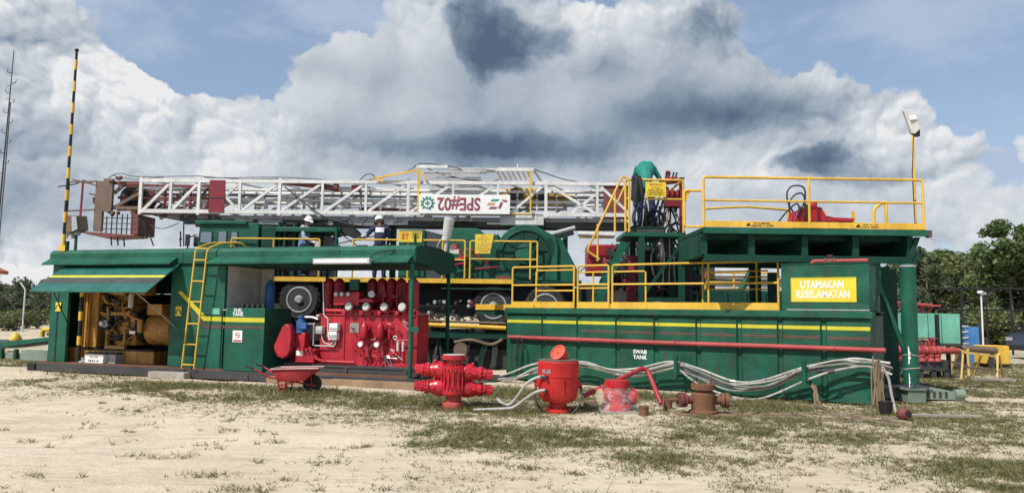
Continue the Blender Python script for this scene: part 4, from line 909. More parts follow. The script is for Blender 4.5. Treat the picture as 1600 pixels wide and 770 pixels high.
    quad([(288, 476), (296, 484), (322, 507), (351, 508), (351, 513), (320, 513)], 'stripe_brown', 'brown_stripe', -.044)
    # roof lamp, conduit
    a, b = SU(491, 408, -.4), SU(579, 408, -.4); lz = SZ(535, 408, -.4)
    lp = MB().box((a, -.46, lz-.06), (b, -.35, lz+.06)).build('lamp_housing', 'grey_light', t, bevel=.01); MB().box((a+.04, -.468, lz-.035), (b-.04, -.461, lz+.02)).build('lamp_cover', 'white_clean', lp); MB().tube(catmull([(b-.05, -.4, lz+.04), (b+.08, -.36, lz+.16), (b+.2, -.2, lz+.22), (b+.42, -.12, lz+.26)], 5), .012, 6).build('lamp_wire', 'cable', lp)
    # low pole with bands beside the corner
    u = SU(120, 500, .1)
    return t
paint('stripe_grey', (.045, .055, .055), .55, .3)
build_shed()
def ear_sign(px, py, lb):
    v = -.05; p = S.L(px, py, v); fr = S.sub((p.x, v, p.z)); t = thing('ear_protection_sign', lb, 'sign', fr, 'ear protection signs')
    MB().box((-.085, -.004, -.11), (.085, 0, .11)).build('plate', 'yellow_sign', t)
    m = MB(); m.tube([(.05*math.cos(a), -.006, .05*math.sin(a)-.01) for a in [math.pi*k/10 for k in range(11)]], .01, 6); m.build('headband', 'letter_black', t)
    for s in (-1, 1): MB().box((s*.062-.014, -.008, -.07), (s*.062+.014, -.004, -.005)).build('ear_cup', 'letter_black', t)
ear_sign(91, 479, 'yellow ear protection sign on the left corner panel of the shed'); ear_sign(279, 486, 'yellow ear protection sign left of the yellow ladder')
def shed_things():
    # ladder
    b = S.L(297, 570, -.2); fr = S.sub((b.x, -.2, 0)); t = thing('ladder', 'yellow ladder fixed to the front of the green shed', 'ladder', fr)
    rel = lambda px, py, v: V((SU(px, py, v)-b.x, v+.2, SZ(px, py, v)))
    a0, a1 = rel(284, 574, -.22), rel(306, 388, -.30); c0, c1 = rel(303, 576, -.22), rel(324, 388, -.30); a0.y = c0.y = -.02; a1.y = c1.y = -.10
    a0.z = c0.z = .22
    for p, q, e in ((a0, a1, 0), (c0, c1, 1)):
        top = V((q.x+.12, .25, q.z+.16)); MB().tube(bend([p, q, top, (top.x+.25, .6, top.z+.03), (top.x+.3, .75, 3.02)], .1), .02, 8).build('stile', 'yellow', t)
    for y in (383, 406, 439, 471, 505, 537, 569):
        f = (y-388)/(574-388); f = min(max(f, .0), .97); p = a1.lerp(a0, f); q = c1.lerp(c0, f); MB().tube([p, q], .015, 7).build('rung', 'yellow', t)
    # fuel tank
    v = -.12; u0, u1 = SU(350, 530, v), SU(412, 530, v); z1 = SZ(380, 481, v); fr = S.sub((u0, 0, 0)); t = thing('fuel_tank', 'green fuel tank box with a yellow stripe in the shed front', 'fuel tank', fr); w = u1-u0
    MB().box((0, v, .2), (w, .9, z1)).build('body', 'green', t, bevel=.01)
    MB().box((.0, v-.003, SZ(380, 503, v)), (w, v, SZ(380, 496, v))).build('yellow_stripe', 'stripe', t); MB().box((.0, v-.003, SZ(380, 513, v)), (w, v, SZ(380, 509, v))).build('brown_stripe', 'stripe_brown', t)
    text('FUEL', .11, 'letter_white', t, (w*.33, v-.004, SZ(370, 485, v)), xs=.95, bold=.02); text('TANK', .11, 'letter_white', t, (w*.33, v-.004, SZ(370, 491, v)), xs=.95, bold=.02)
    MB().tube([(-.06, v-.03, .25), (-.05, v-.03, z1-.03)], .016, 7).build('sight_tube', 'black', t); MB().tube([(-.06, v-.03, z1-.05), (.05, v+.02, z1-.05)], .02, 7).build('sight_cock', 'steel', t)
    ns = MB().box((w*.22, v-.005, SZ(368, 534, v)), (w*.46, v-.001, SZ(368, 516, v))).build('no_smoking_sign', 'white_clean', t); cx = w*.34; cz = SZ(368, 523, v)
    MB().ring((cx, v-.006, cz), (0, 1, 0), .06, .007, 18, 5).build('red_ring', 'letter_red', ns); MB().beam((cx-.04, v-.007, cz+.04), (cx+.04, v-.007, cz-.04), .004, .012).build('red_bar', 'letter_red', ns); MB().box((w*.24, v-.007, SZ(368, 533, v)), (w*.44, v-.005, SZ(368, 530.5, v))).build('red_band', 'letter_red', ns)
    MB().beam((cx-.035, v-.0065, cz-.005), (cx+.035, v-.0065, cz+.005), .003, .012).build('cigarette', 'letter_black', ns)
    for k in range(5): MB().lathe([(.05, 0), (.05, .06), (.03, .09)], (.15+.14*k, .3, z1), n=10).build('cap', 'black', t)
    # pale patch of tape
    p = S.L(337, 486, -.045); o = MB().box((-.11, -.004, -.07), (.11, 0, .07)).build('faded_sticker', 'teal'); f = S.sub((p.x, -.045, p.z)); o.location = f.o; o.rotation_euler = (0, 0, f.a); tag(o, 'faded pale green sticker on the shed wall left of the fuel tank', 'sticker')
    # timbers under the skid
    for (a, b, ya, lb, mt, v) in ((500, 652, 606, 'thick pale timber under the red unit end of the shed skid', 'timber', -.22), (420, 520, 598, 'weathered timber under the shed skid behind the wheelbarrow', 'timber', -.2), (236, 292, 585, 'short grey timber block under the skid below the ladder', 'timber_grey', -.28)):
        u0, u1 = SU(a, ya, v), SU(b, ya, v); f = S.sub((u0, v, 0)); o = MB().box((0, -.1, -.02), (u1-u0, .12, .13)).build('timber', mt, None, bevel=.008); o.location = f.o; o.rotation_euler = (0, 0, f.a); tag(o, lb, 'timber')
    # gas bottle
    p = S.L(421, 478, 1.0); t = thing('gas_cylinder', 'tall blue gas cylinder against the white inner wall of the shed', 'gas cylinder', S.sub((p.x, 1.0, 1.35))); MB().lathe([(.1, 0), (.115, .02), (.115, .75), (.08, .86), (.035, .9), (.035, .95)], n=16).build('bottle', 'blue', t); MB().tube([(0, 0, .95), (0, 0, 1.02)], .025, 8).build('valve', 'steel', t); MB().box((-.15, -.12, -1.13), (.15, .12, 0)).build('stand', 'black', t)
    # batteries
    for (px0, px1, mt, lb, v) in ((132, 161, 'white_clean', 'white battery box on the skid in front of the yellow engine', .02), (162, 180, 'grey', 'grey battery beside the white box in front of the yellow engine', .12)):
        u0, u1 = SU(px0, 562, v), SU(px1, 562, v); t = thing('battery', lb, 'battery', S.sub((u0, v, .22))); h = .22; w = u1-u0
        MB().box((0, 0, 0), (w, .25, h)).build('case', mt, t, bevel=.01); MB().box((0, 0, h), (w, .25, h+.035)).build('lid', 'black', t); MB().lathe([(.02, 0), (.02, .03)], (.07, .1, h+.035), n=8).build('terminal', 'steel', t); MB().lathe([(.02, 0), (.02, .03)], (w-.07, .1, h+.035), n=8).build('terminal', 'steel', t)
        if mt == 'white_clean': marks([.5], .05, w-.05, .12, .18, -.001, 'letter_red', t, 5); marks([.7], .05, w-.05, .02, .10, -.001, 'letter_black', t, 6)
shed_things()

def generator():
    v0 = .35; u0 = SU(112, 560, v0); fr = S.sub((u0, v0, .22)); t = thing('generator_set', 'yellow diesel generator set inside the left bay of the shed', 'generator', fr); R = random.Random(5)
    X = lambda px, v=.4: SU(px, 500, v0+v)-u0
    Zz = lambda py, px=190, v=.3: SZ(px, py, v0+v)-.22
    x1 = X(262)
    MB().box((0, 0, 0), (x1, 1.1, .3)).build('base_block', 'cat_yellow', t, bevel=.01); MB().box((0, -.02, .3), (x1, 1.1, .34)).build('base_rail', 'black', t); MB().box((-.05, -.08, .0), (.35, .0, .35)).build('base_foot', 'cat_yellow', t)
    # radiator
    MB().box((.25, .0, .36), (.75, 1.1, 1.95)).build('radiator', 'cat_yellow', t, bevel=.01)
    for k in range(4): MB().box((.22+.09*k, -.05, .36), (.27+.09*k, -.001, 1.97)).build('radiator_bar', 'cat_yellow', t)
    MB().lathe([(.5, 0), (.5, .12)], (.76, .55, 1.15), (1, 0, 0), 24).build('fan_shroud', 'black', t)
    # engine block
    a, b = 1.05, X(225)
    MB().box((a+.1, .15, .42), (b, .9, 1.05)).build('crankcase', 'cat_yellow', t, bevel=.03)
    MB().box((a, .2, 1.05), (b-.1, .85, 1.42)).build('block', 'cat_yellow', t, bevel=.03)
    n = 6; st = (b-.15-a)/n
    for k in range(n):
        MB().box((a+.03+k*st, .12, 1.43), (a+.03+(k+.82)*st, .6, 1.66)).build('rocker_cover', 'cat_yellow', t, bevel=.025)
        MB().lathe([(.06, 0), (.06, .12), (.045, .15)], (a+.15+k*st, .12, 1.2), (0, -1, 0), 10).build('injector_pump', 'cat_yellow', t)
        MB().tube([(a+.15+k*st, .05, 1.24), (a+.2+k*st, -.02, 1.35), (a+.15+k*st, .1, 1.48)], .012, 6).build('fuel_line', 'steel_dark', t)
    MB().tube([(a, .1, 1.75), (b-.3, .1, 1.75)], .1, 12).build('air_manifold', 'cat_yellow', t); MB().box((a+.5, .1, 1.66), (a+1.0, .5, 1.98)).build('aftercooler', 'cat_yellow', t, bevel=.04)
    MB().lathe([(.06, 0), (.065, .05), (.065, .3), (.05, .34)], (a+.72, -.02, 1.35), n=12).build('filter', 'grey_light', t); MB().lathe([(.07, 0), (.07, .28)], (a+1.0, .02, .75), n=12).build('oil_filter', 'cat_yellow', t); MB().lathe([(.1, 0), (.1, .08), (.06, .12), (.06, .2)], (a-.05, .05, .95), (0, -1, 0), 14).build('alternator', 'grey_light', t)
    for k in range(26):
        x = R.uniform(a, b); z = R.uniform(.5, 1.6); MB().tube(bend([(x, .1, z), (x, R.uniform(-.06, .02), z), (x+R.uniform(-.3, .3), -.02, z+R.uniform(-.3, .2)), (x+R.uniform(-.2, .3), .15, z+R.uniform(-.3, .2))], .05), R.uniform(.012, .04), 7).build('pipe', R.choice(['cat_yellow', 'cat_yellow', 'steel_dark', 'black']), t)
    for k in range(14): x = R.uniform(a+.1, b-.1); z = R.uniform(.5, 1.35); MB().box((x, .08, z), (x+R.uniform(.08, .25), .2, z+R.uniform(.06, .18))).build('bracket', R.choice(['cat_yellow', 'cat_yellow', 'steel_dark']), t, bevel=.012)
    MB().box((a+.0, -.03, .34), (a+.06, .05, .8)).build('engine_mount', 'cat_yellow', t); MB().box((b-.2, -.03, .34), (b-.14, .05, .8)).build('engine_mount', 'cat_yellow', t); MB().box((a, -.04, .34), (b-.14, -.0, .42)).build('mount_rail', 'cat_yellow', t)
    # flywheel housing and alternator drum
    MB().lathe([(.42, 0), (.42, .18), (.36, .2)], (b, .52, .9), (1, 0, 0), 24).build('flywheel_housing', 'black', t)
    MB().lathe([(.30, .2), (.40, .26), (.40, .85), (.34, .95)], (b, .52, .82), (1, 0, 0), 24).build('generator_drum', 'cat_yellow', t); MB().box((b+.35, .1, 1.18), (b+.8, .8, 1.45)).build('terminal_box', 'cat_yellow', t, bevel=.02)
    MB().box((b+.05, -.1, .72), (b+.22, -.09, .79)).build('label_plate', 'white_clean', t)
    # banded pole next to the radiator
    p = S.L(122, 560, .12); t2 = thing('banded_post', 'black and yellow banded post just inside the left bay', 'post', S.sub((p.x, .12, .22))); MB().tube([(0, 0, 0), (0, 0, 2.3)], .05, 10).build('pole', 'black', t2)
    for z in (.42, 1.02, 1.6): MB().tube([(0, 0, z), (0, 0, z+.22)], .054, 10).build('yellow_band', 'yellow', t2)
    MB().lathe([(.1, 0), (.1, .03), (.04, .05), (.04, .12)], (.16, 0, 0), n=10).build('foot', 'grey', t2)
generator()

def accumulator():
    v0 = .35; u0 = SU(505, 570, v0); fr = S.sub((u0, v0, .22)); t = thing('accumulator_unit', 'red blowout control unit with gauges and pressure bottles in the shed', 'accumulator unit', fr); R = random.Random(6)
    X = lambda px, py=520, v=0: SU(px, py, v0+v)-u0
    Z = lambda py, px=580, v=0: SZ(px, py, v0+v)-.22
    zb = Z(571); z0 = 0
    xa, xb = X(497), X(668)
    sk = MB().box((xa, -.2, zb-.05), (xb, -.08, zb)).box((xa, -.18, .0), (xb, -.12, zb-.05)).box((xa, -.2, -.03), (xb, -.08, .0)); sk.build('skid_channel', 'steel_dark', t)
    for px in (548, 640): MB().box((X(px)-.03, -.2, .0), (X(px)+.05, -.181, zb-.05)).build('skid_stiffener', 'steel_dark', t)
    MB().box((xa-.75, -.15, zb-.04), (xa, 1.0, zb)).build('skid_floor', 'steel_dark', t); MB().box((xa, -.08, zb-.04), (xb, 1.2, zb)).build('skid_floor', 'steel_dark', t)
    zt = Z(493)
    MB().box((X(500), 0, zb), (X(648), .75, zt)).build('oil_tank', 'red', t, bevel=.015)
    MB().box((X(498), -.03, zt), (X(649), .77, zt+.03)).build('tank_lid', 'red', t); MB().box((X(538)-.015, -.02, zb+.03), (X(538)+.015, .0, zt)).build('tank_seam', 'red', t); MB().box((X(498), -.05, zb+.0), (X(650), .0, zb+.04)).build('tank_flange', 'red', t)
    # pressure bottles
    for k, px in enumerate((515, 530, 582, 597, 612, 627, 645)):
        zz = Z(435, px); x = X(px, 450, .55 if k < 6 else .25); v = .55 if k < 6 else .25
        MB().lathe([(.04, 0), (.11, .06), (.12, .12), (.12, zz-zt-.14), (.105, zz-zt-.06), (.06, zz-zt-.01), (.03, zz-zt)], (x, v, zt+.03), n=14).build('pressure_bottle', 'red_dark', t)
        MB().tube([(x, v, zz), (x, v, zz+.035)], .03, 7).build('bottle_valve', 'maroon', t)
    x = X(643); MB().box((x-.12, .0, zb), (x+.14, .05, Z(440))).build('end_panel', 'red_dark', t, bevel=.01)
    # panel with gauges and manifold
    za, zc = Z(477), Z(456)
    MB().box((X(522), -.08, za), (X(562), .15, zc)).build('gauge_panel', 'red', t, bevel=.01)
    for px in (527, 536, 546): 
        g = MB().lathe([(.055, 0), (.055, .04), (.045, .045)], (X(px), -.08, Z(460)), (0, -1, 0), 16).build('gauge', 'gauge', t); MB().ring((X(px), -.12, Z(460)), (0, 1, 0), .052, .008, 16, 5).build('bezel', 'steel_dark', g)
    for px in (549, 576, 604, 632):
        b = MB().lathe([(.05, 0), (.085, .02), (.095, .09), (.08, .11)], (X(px), -.06, Z(480)), (-.1, -1, .15), 16).build('valve_head', 'gauge', t); MB().ring((X(px), -.12, Z(481)), (-.1, -1, .15), .088, .014, 16, 6).build('valve_rim', 'red', b)
        MB().lathe([(.06, 0), (.07, .1), (.05, .16)], (X(px), .0, zt+.03), n=12).build('valve_body', 'red', t); MB().tube([(X(px)+.06, -.05, zt+.1), (X(px)+.14, -.1, zt+.12)], .02, 7).build('valve_lever', 'maroon', t); MB().lathe([(.05, 0), (.05, .08)], (X(px)-.15, -.02, zt+.07), (0, -1, 0), 10).build('union', 'red', t)
    MB().tube([(X(505), -.02, zt+.1), (X(648), -.02, zt+.1)], .04, 10).build('manifold_pipe', 'red', t); MB().tube([(X(520), .2, zt+.35), (X(646), .2, zt+.35)], .035, 10).build('manifold_pipe', 'red_dark', t)
    MB().prism([(X(558), -.1, Z(472)), (X(586), -.1, Z(472)), (X(583), -.1, Z(468)), (X(573), -.1, Z(466)), (X(562), -.1, Z(468))], (0, .25, 0)).build('cover', 'red', t)
    MB().lathe([(.075, 0), (.075, .05)], (X(581), -.05, Z(460)), (.2, -1, .1), 16).build('gauge', 'gauge', t); MB().box((X(542), .05, Z(453)), (X(556), .12, Z(436))).build('sign_plate', 'green', t)
    for k in range(6): x = R.uniform(X(515), X(640)); MB().tube(bend([(x, R.uniform(.05, .4), zt), (x, .1, zt+R.uniform(.25, .7)), (x+R.uniform(-.4, .4), .1, zt+R.uniform(.3, .8))], .06), R.uniform(.015, .03), 7).build('pipe', 'red_dark', t)
    # front fittings
    nb = MB().box((X(547), -.012, Z(520)), (X(561), -.001, Z(505))).build('name_plate', 'steel', t)
    for px in (574, 599):
        x = X(px); MB().lathe([(.03, -.55), (.045, -.5), (.03, -.4), (.075, -.36), (.085, -.33), (.085, -.12), (.07, -.08), (.02, -.02), (.02, .06)], (x, -.14, Z(502)), n=14).build('strainer', 'red', t)
        MB().lathe([(.055, 0), (.055, .05)], (x-.02, -.23, Z(537)), (0, -1, 0), 10).build('white_tag', 'white_clean', t); MB().tube(bend([(x-.2, -.06, Z(548)), (x-.05, -.14, Z(548)), (x, -.14, Z(545)), (x, -.14, zb+.03)], .05), .022, 7).build('drain_pipe', 'red', t); MB().tube(bend([(x-.22, -.04, Z(546)), (x-.12, -.1, Z(530)), (x-.08, -.1, Z(518))], .05), .015, 6).build('bypass_pipe', 'red', t)
    MB().tube(bend([(X(612), -.12, Z(551)), (X(622), -.12, Z(551)), (X(622), -.12, Z(530)), (X(647), -.12, Z(529))], .05), .018, 7).build('return_pipe', 'red', t); MB().lathe([(.02, 0), (.03, .05), (.03, .2), (.012, .26)], (X(612), -.1, Z(530)), n=10).build('relief_valve', 'red', t); MB().ring((X(622), -.14, Z(526)), (0, 1, .3), .04, .01, 12, 5).build('hand_wheel', 'white_clean', t)
    for px in (627, 635): MB().tube([(X(px), -.15, Z(546)), (X(px), -.15, Z(531))], .028, 8).build('gauge_glass', 'grey_light', t)
    for k in range(18):
        x = X(R.uniform(545, 655)); y = R.uniform(500, 560); MB().tube(bend([(x, -.02, Z(y)), (x, -.07, Z(y)), (x+R.uniform(-.2, .2), -.07, Z(y)+R.uniform(-.05, .05)), (x+R.uniform(-.2, .2), -.05, Z(y+R.uniform(8, 20)))], .04), R.uniform(.008, .016), 6).build('small_tube', R.choice(['red', 'red', 'red_dark', 'steel']), t)
    for k in range(16): x = X(R.uniform(505, 660)); MB().lathe([(.02, 0), (.028, .03), (.015, .06)], (x, -.02, zt+R.uniform(.04, .2)), (R.uniform(-.4, .4), -1, R.uniform(-.2, .6)), 8).build('fitting', R.choice(['red', 'red_dark', 'steel', 'black']), t)
    # electric boxes and conduit
    for (a, b, y0, y1, mt) in ((498, 508, 511, 523, 'grey_light'), (519, 532, 506, 518, 'white_clean'), (518, 531, 519, 532, 'white_clean')):
        bx = MB().box((X(a), -.14, Z(y1)), (X(b), -.001, Z(y0))).build('switch_box', mt, t, bevel=.01); MB().box((X(a)+.02, -.146, Z(y1)+.03), (X(b)-.02, -.141, Z(y1)+.07)).build('switch_strip', 'grey', bx)
    for k in range(3): MB().lathe([(.014, 0), (.014, .02)], (X(521+4*k), -.141, Z(525)), (0, -1, 0), 8).build('knob', 'black', t)
    for pts in (((505, 523), (508, 536), (520, 540), (526, 533)), ((515, 528), (515, 498), (508, 494), (505, 440)), ((528, 533), (527, 542), (493, 542), (494, 505))): MB().tube(bend([(X(x), -.08, Z(y)) for x, y in pts], .06), .014, 6).build('conduit', 'grey_light', t)
    # chain guard, motor, triplex pump at the left
    pts = [(444, 550), (443, 543), (455, 512), (460, 508), (466, 511), (469, 520), (468, 548), (464, 558), (457, 563), (449, 560)]
    MB().prism([(X(x), -.35, Z(y)) for x, y in pts], (0, .16, 0)).build('chain_guard', 'red', t, bevel=.015)
    MB().lathe([(.13, 0), (.13, .03), (.10, .04), (.11, .2), (.11, .26), (.07, .28), (.07, .34), (.09, .34), (.09, .38)], (X(472), -.05, Z(522)), n=16).build('motor', 'blue_motor', t); MB().box((X(474), -.16, Z(516)), (X(484), .0, Z(506))).build('terminal_box', 'blue_motor', t, bevel=.01); MB().tube(bend([(X(478), -.05, Z(497)), (X(490), -.05, Z(497)), (X(498), -.05, Z(500))], .04), .03, 8).build('motor_pipe', 'steel', t)
    for k in range(7): MB().ring((X(472), -.05, Z(522)+.06+.025*k), (0, 0, 1), .108, .006, 18, 4).build('cooling_fin', 'blue_motor', t)
    MB().box((X(470), -.2, zb+.02), (X(500), .25, Z(548))).build('pump_block', 'red', t, bevel=.02); MB().box((X(472), -.21, Z(558)), (X(482), -.201, Z(550))).build('pump_label', 'white_clean', t); MB().box((X(466), -.14, Z(549)), (X(482), .1, Z(522))).build('pump_neck', 'red', t, bevel=.02)
    MB().tube([(X(490), -.15, Z(545)), (X(503), -.18, Z(562)), (X(515), -.15, Z(567))], .035, 8).build('suction_pipe', 'red', t); MB().tube([(X(505), -.12, Z(566)), (X(560), -.12, Z(566))], .03, 8).build('suction_pipe', 'red', t)
    for k in range(5): MB().lathe([(.035, 0), (.035, .06)], (X(478+6*k), -.22, Z(548)), (0, -1, 0), 8).build('pump_cap', 'red', t)
    MB().tube(bend([(X(480), -.1, Z(508)), (X(494), -.1, Z(507)), (X(494), -.1, Z(542))], .05), .022, 7).build('discharge_pipe', 'steel', t)
    # clutter behind: second pump in the shade
    tt = thing('air_pump', 'dark red air pump with blue head in the shade left of the red unit', 'pump', S.sub((SU(435, 560, .9), .9, .22))); MB().box((-.25, 0, 0), (.35, .5, .5)).build('base', 'maroon', tt, bevel=.02); MB().lathe([(.16, 0), (.16, .5), (.1, .6)], (.05, .2, .5), n=14).build('cylinder', 'maroon', tt); MB().box((.2, -.05, .62), (.5, .3, .85)).build('head', 'blue', tt, bevel=.03)
    for k in range(9): MB().tube(catmull([(R.uniform(-.2, .3), -.02, R.uniform(.1, .5)), (R.uniform(-.3, .3), -.12, R.uniform(.3, .8)), (R.uniform(-.2, .4), -.04, R.uniform(.7, 1.2))], 5), .018, 6).build('hose', R.choice(['maroon', 'cable', 'red']), tt)
paint('blue_motor', (.025, .10, .30), .5, .5); paint('red_dark', (.28, .008, .016), .42, .3, (.05, .02, .02), 0, .08, .2)
accumulator()
def roof_things():
    # box lamp on the left roof corner
    p = S.L(113, 383, .1); t = thing('flood_lamp', 'grey box floodlight on a short green post at the left roof corner', 'floodlight', S.sub((p.x, .15, 2.98))); MB().tube([(.05, 0, -.05), (.05, 0, .42)], .035, 8).build('post', 'green', t)
    MB().prism([(-.22, -.15, .88), (.12, -.15, .86), (.2, -.15, .5), (-.12, -.15, .40)], (.08, .3, .02)).build('housing', 'rust_brown', t, bevel=.01); MB().prism([(.03, -.156, .85), (.18, -.156, .84), (.25, -.156, .52), (.08, -.156, .46)], (0, -.004, 0)).build('lens', 'lamp_glass', t); MB().box((-.15, -.1, .30), (.0, .0, .42)).build('ballast', 'grey_light', t); MB().box((-.02, -.05, .38), (.12, .06, .48)).build('bracket', 'grey', t)
    # loudspeaker lamp at the right
    p = S.L(700, 385, .9); t = thing('flood_lamp', 'white covered lamp on a pole above the right end of the shed roof', 'lamp', S.sub((p.x-.35, 1.6, 2.95))); 
    MB().tube([(0, 0, 0), (.03, 0, .3)], .04, 8).build('post', 'grey_light', t); MB().tube([(0, .0, .28), (.05, 0, .45)], .1, 12, .1).build('neck', 'grey_light', t); MB().tube([(.03, 0, .40), (.10, -.03, .78)], .105, 12, .125).tube([(.10, -.03, .775), (.106, -.032, .80)], .125, 12, .10).build('cover', 'grey_light', t); MB().tube(catmull([(-.05, 0, .35), (-.18, 0, .2), (-.22, 0, -.05)], 5), .015, 6).build('wire', 'hose', t); MB().lathe([(.03, 0), (.05, .08), (.08, .12)], (.2, .1, .1), (0, -1, .2), 12).build('horn', 'maroon', t)
    # posts on the front of the roof, hooks
    for px, lb in ((648, 'short green stub post on the shed roof near its right end'),):
        p = S.L(px, 385, .0); t = thing('stub_post', lb, 'post', S.sub((p.x, .02, 2.9))); MB().tube([(0, 0, 0), (0, 0, .32)], .03, 8).build('pole', 'green_dark', t); MB().lathe([(.05, 0), (.05, .02)], (0, 0, .0), n=10).build('flange', 'green_dark', t)
    # banded mast
    b = S.L(91, 420, -.1); t = thing('banded_mast', 'tall black and yellow banded pole at the left end of the shed', 'mast', S.sub((b.x, .0, 0)))
    zt = SZ(120, 80, 0); xt = SU(120, 80, 0)-b.x; x0 = 0.0; zb = 2.4
    P = lambda z: V(((z-zb)/(zt-zb)*xt, 0, z)); n = 17
    MB().tube([P(0.0), P(zt)], .045, 10, .03).build('pole', 'black', t); zz = 3.0
    for k in range(9):
        z = 3.05+(zt-3.05)*k/9; MB().tube([P(z+.06), P(z+.06+(zt-3.05)/19)], .049-.0015*k, 10, .047-.0015*k).build('yellow_band', 'yellow', t)
    MB().ball(P(zt+.02), .05, 8).build('cap', 'black', t); MB().box((-.08, -.06, 2.95), (.12, .06, 3.1)).build('clamp', 'yellow', t); MB().tube([(.12, 0, 2.7), (.12, 0, 3.2)], .05, 8).build('bracket', 'green_dark', t)
    for k, (px, py, w) in enumerate(((62, 442, 0), (75, 440, 0), (95, 430, 0))):
        q = S.L(px, py, .3); q2 = S.L(px+38, py-8, .3); o = MB().beam((0, 0, 0), (q2.x-q.x, .1, q2.z-q.z), .05, .04).build('pipe_end', 'steel_dark'); f = S.sub((q.x, .3, q.z)); o.location = f.o; o.rotation_euler = (0, 0, f.a); tag(o, ['lowest dark steel pipe jutting out left of the awning', 'middle dark steel pipe jutting out left of the awning', 'uppermost dark steel pipe jutting out above the awning'][k], 'pipe', 'pipes jutting from the shed side')
roof_things()
# ------------------------------------------------------------------ carrier truck
K, KL = frame2(305, 21.2, 985, 20.6)
def build_truck():
    t = thing('rig_truck', 'long green carrier truck of the drilling rig behind the shed and tank', 'truck', K); L = K.L
    X = lambda px, py=430, v=0: L(px, py, v).x
    Z = lambda py, px=600, v=0: L(px, py, v).z
    W = 2.6; zw = Z(434, 620)           # walkway height
    R = random.Random(21)
    MB().box((X(395), .5, 1.45), (X(985), .75, 1.8)).build('chassis_rail', 'steel_dark', t); MB().box((X(395), 1.85, 1.45), (X(985), 2.1, 1.8)).build('chassis_rail', 'steel_dark', t)
    for px in range(440, 980, 70): MB().box((X(px), .75, 1.5), (X(px)+.15, 1.85, 1.7)).build('cross_member', 'steel_dark', t)
    MB().box((X(395), .1, zw-.1), (X(905), W-.1, zw-.03)).build('deck', 'green_dark', t); MB().box((X(395), .6, 1.81), (X(900), 2.0, zw-.12)).build('under_deck_tank', 'black', t)
    MB().box((X(415), -.01, zw-.13), (X(800), .03, zw-.0)).build('deck_edge', 'yellow', t)
    # cab
    c0, c1 = X(306, 365), X(402, 365); zt = Z(347, 350)
    cab = MB().prism([(c0, .1, .9), (c1, .1, .9), (c1, .1, zt), (c0+.06, .1, zt), (c0, .1, zt-.5)], (0, W-.2, 0)).build('cab', 'green', t, bevel=.04)
    MB().box((c0-.06, .02, zt-.06), (X(384, 350), W-.02, zt+.05)).build('cab_roof', 'green', cab, bevel=.02)
    for (a, b, y0, y1) in ((338, 353, 361, 379), (358, 370, 362, 379), (310, 330, 362, 379)):
        f = MB().box((X(a, 370), .085, Z(y1+1, 350)), (X(b, 370), .099, Z(y0-1, 350))).build('window', 'black', t); MB().box((X(a, 370)+.03, .075, Z(y1, 350)), (X(b, 370)-.03, .084, Z(y0, 350))).build('pane', 'glass_sky', f)
    MB().box((c0-.006, .4, zt-.75), (c0-.001, W-.4, zt-.25)).build('windscreen', 'glass_sky', t)
    MB().tube(bend([(X(293, 385), .05, Z(400, 300)), (X(291, 370), .05, Z(372, 300)), (c0, .05, Z(366, 300))], .05), .02, 6).build('mirror_arm', 'black', t); MB().box((X(289, 380), 0, Z(384, 290)), (X(295, 380), .06, Z(366, 290))).build('mirror', 'black', t); MB().box((X(297, 380), .2, Z(384, 300)), (X(302, 380), .26, Z(368, 300))).build('mirror', 'black', t)
    # engine hood and machinery behind the cab
    MB().box((X(402), .15, zw-.05), (X(428, 365), W-.2, Z(352, 410))).build('engine_housing', 'green_dark', t, bevel=.03)
    MB().box((X(428, 360), .1, Z(362, 480)), (X(530, 360), 1.2, Z(354, 480))).build('engine_cover', 'green', t, bevel=.02); MB().box((X(430), .35, zw), (X(497), 2.0, Z(362, 480))).build('engine_block', 'black', t, bevel=.05)
    for px, h in ((440, 350), (455, 347), (431, 345)): MB().tube([(X(px, 360), .3, zw), (X(px, 360), .3, Z(h, px))], .06, 10).build('stack', 'green_dark', t)
    MB().tube(bend([(X(520, 385), .3, zw), (X(519, 370), .3, Z(368, 520)), (X(528, 368), .3, Z(364, 520)), (X(545, 365), .3, Z(362, 545))], .15), .07, 10).build('intake_hose', 'black', t)
    MB().prism([(X(530, 352), .2, Z(354, 540)), (X(548, 352), .2, Z(354, 540)), (X(562, 375), .2, Z(370, 560)), (X(550, 380), .2, Z(372, 550)), (X(530, 360), .2, Z(362, 540))], (0, .6, 0)).build('fender', 'black', t); MB().tube([(X(525, 390), .05, zw), (X(525, 360), .05, Z(355, 525))], .04, 8).build('stanchion', 'green', t)
    for a, b in (((530, 364), (560, 386)), ((528, 380), (560, 372)), ((560, 372), (600, 366))): MB().beam((X(*a), .1, Z(a[1], a[0])), (X(*b), .1, Z(b[1], b[0])), .03).build('strut', 'steel_dark', t)
    # radiator housing with the load sign behind
    MB().prism([(X(620, 370), .3, zw), (X(620, 360), .3, Z(357, 620)), (X(662, 357), .3, Z(357, 660)), (X(662, 370), .3, zw)], (0, 1.6, 0)).build('housing', 'green', t, bevel=.02); MB().prism([(X(662, 370), .35, zw), (X(662, 360), .35, Z(358, 660)), (X(695, 370), .35, Z(366, 690)), (X(695, 380), .35, zw)], (0, 1.4, 0)).build('hood', 'green_grey', t)
    # drawworks
    MB().prism([(X(697, 360), .35, zw), (X(697, 357), .35, Z(354, 700)), (X(745, 354), .35, Z(354, 740)), (X(757, 362), .35, Z(364, 757)), (X(768, 362), .35, Z(364, 768)), (X(778, 364), .35, Z(364, 778)), (X(778, 400), .35, zw)], (0, 1.7, 0)).build('gear_case', 'green', t, bevel=.02)
    cx, cz = X(821, 395), Z(396, 821); r0 = (X(868, 395)-X(775, 395))/2
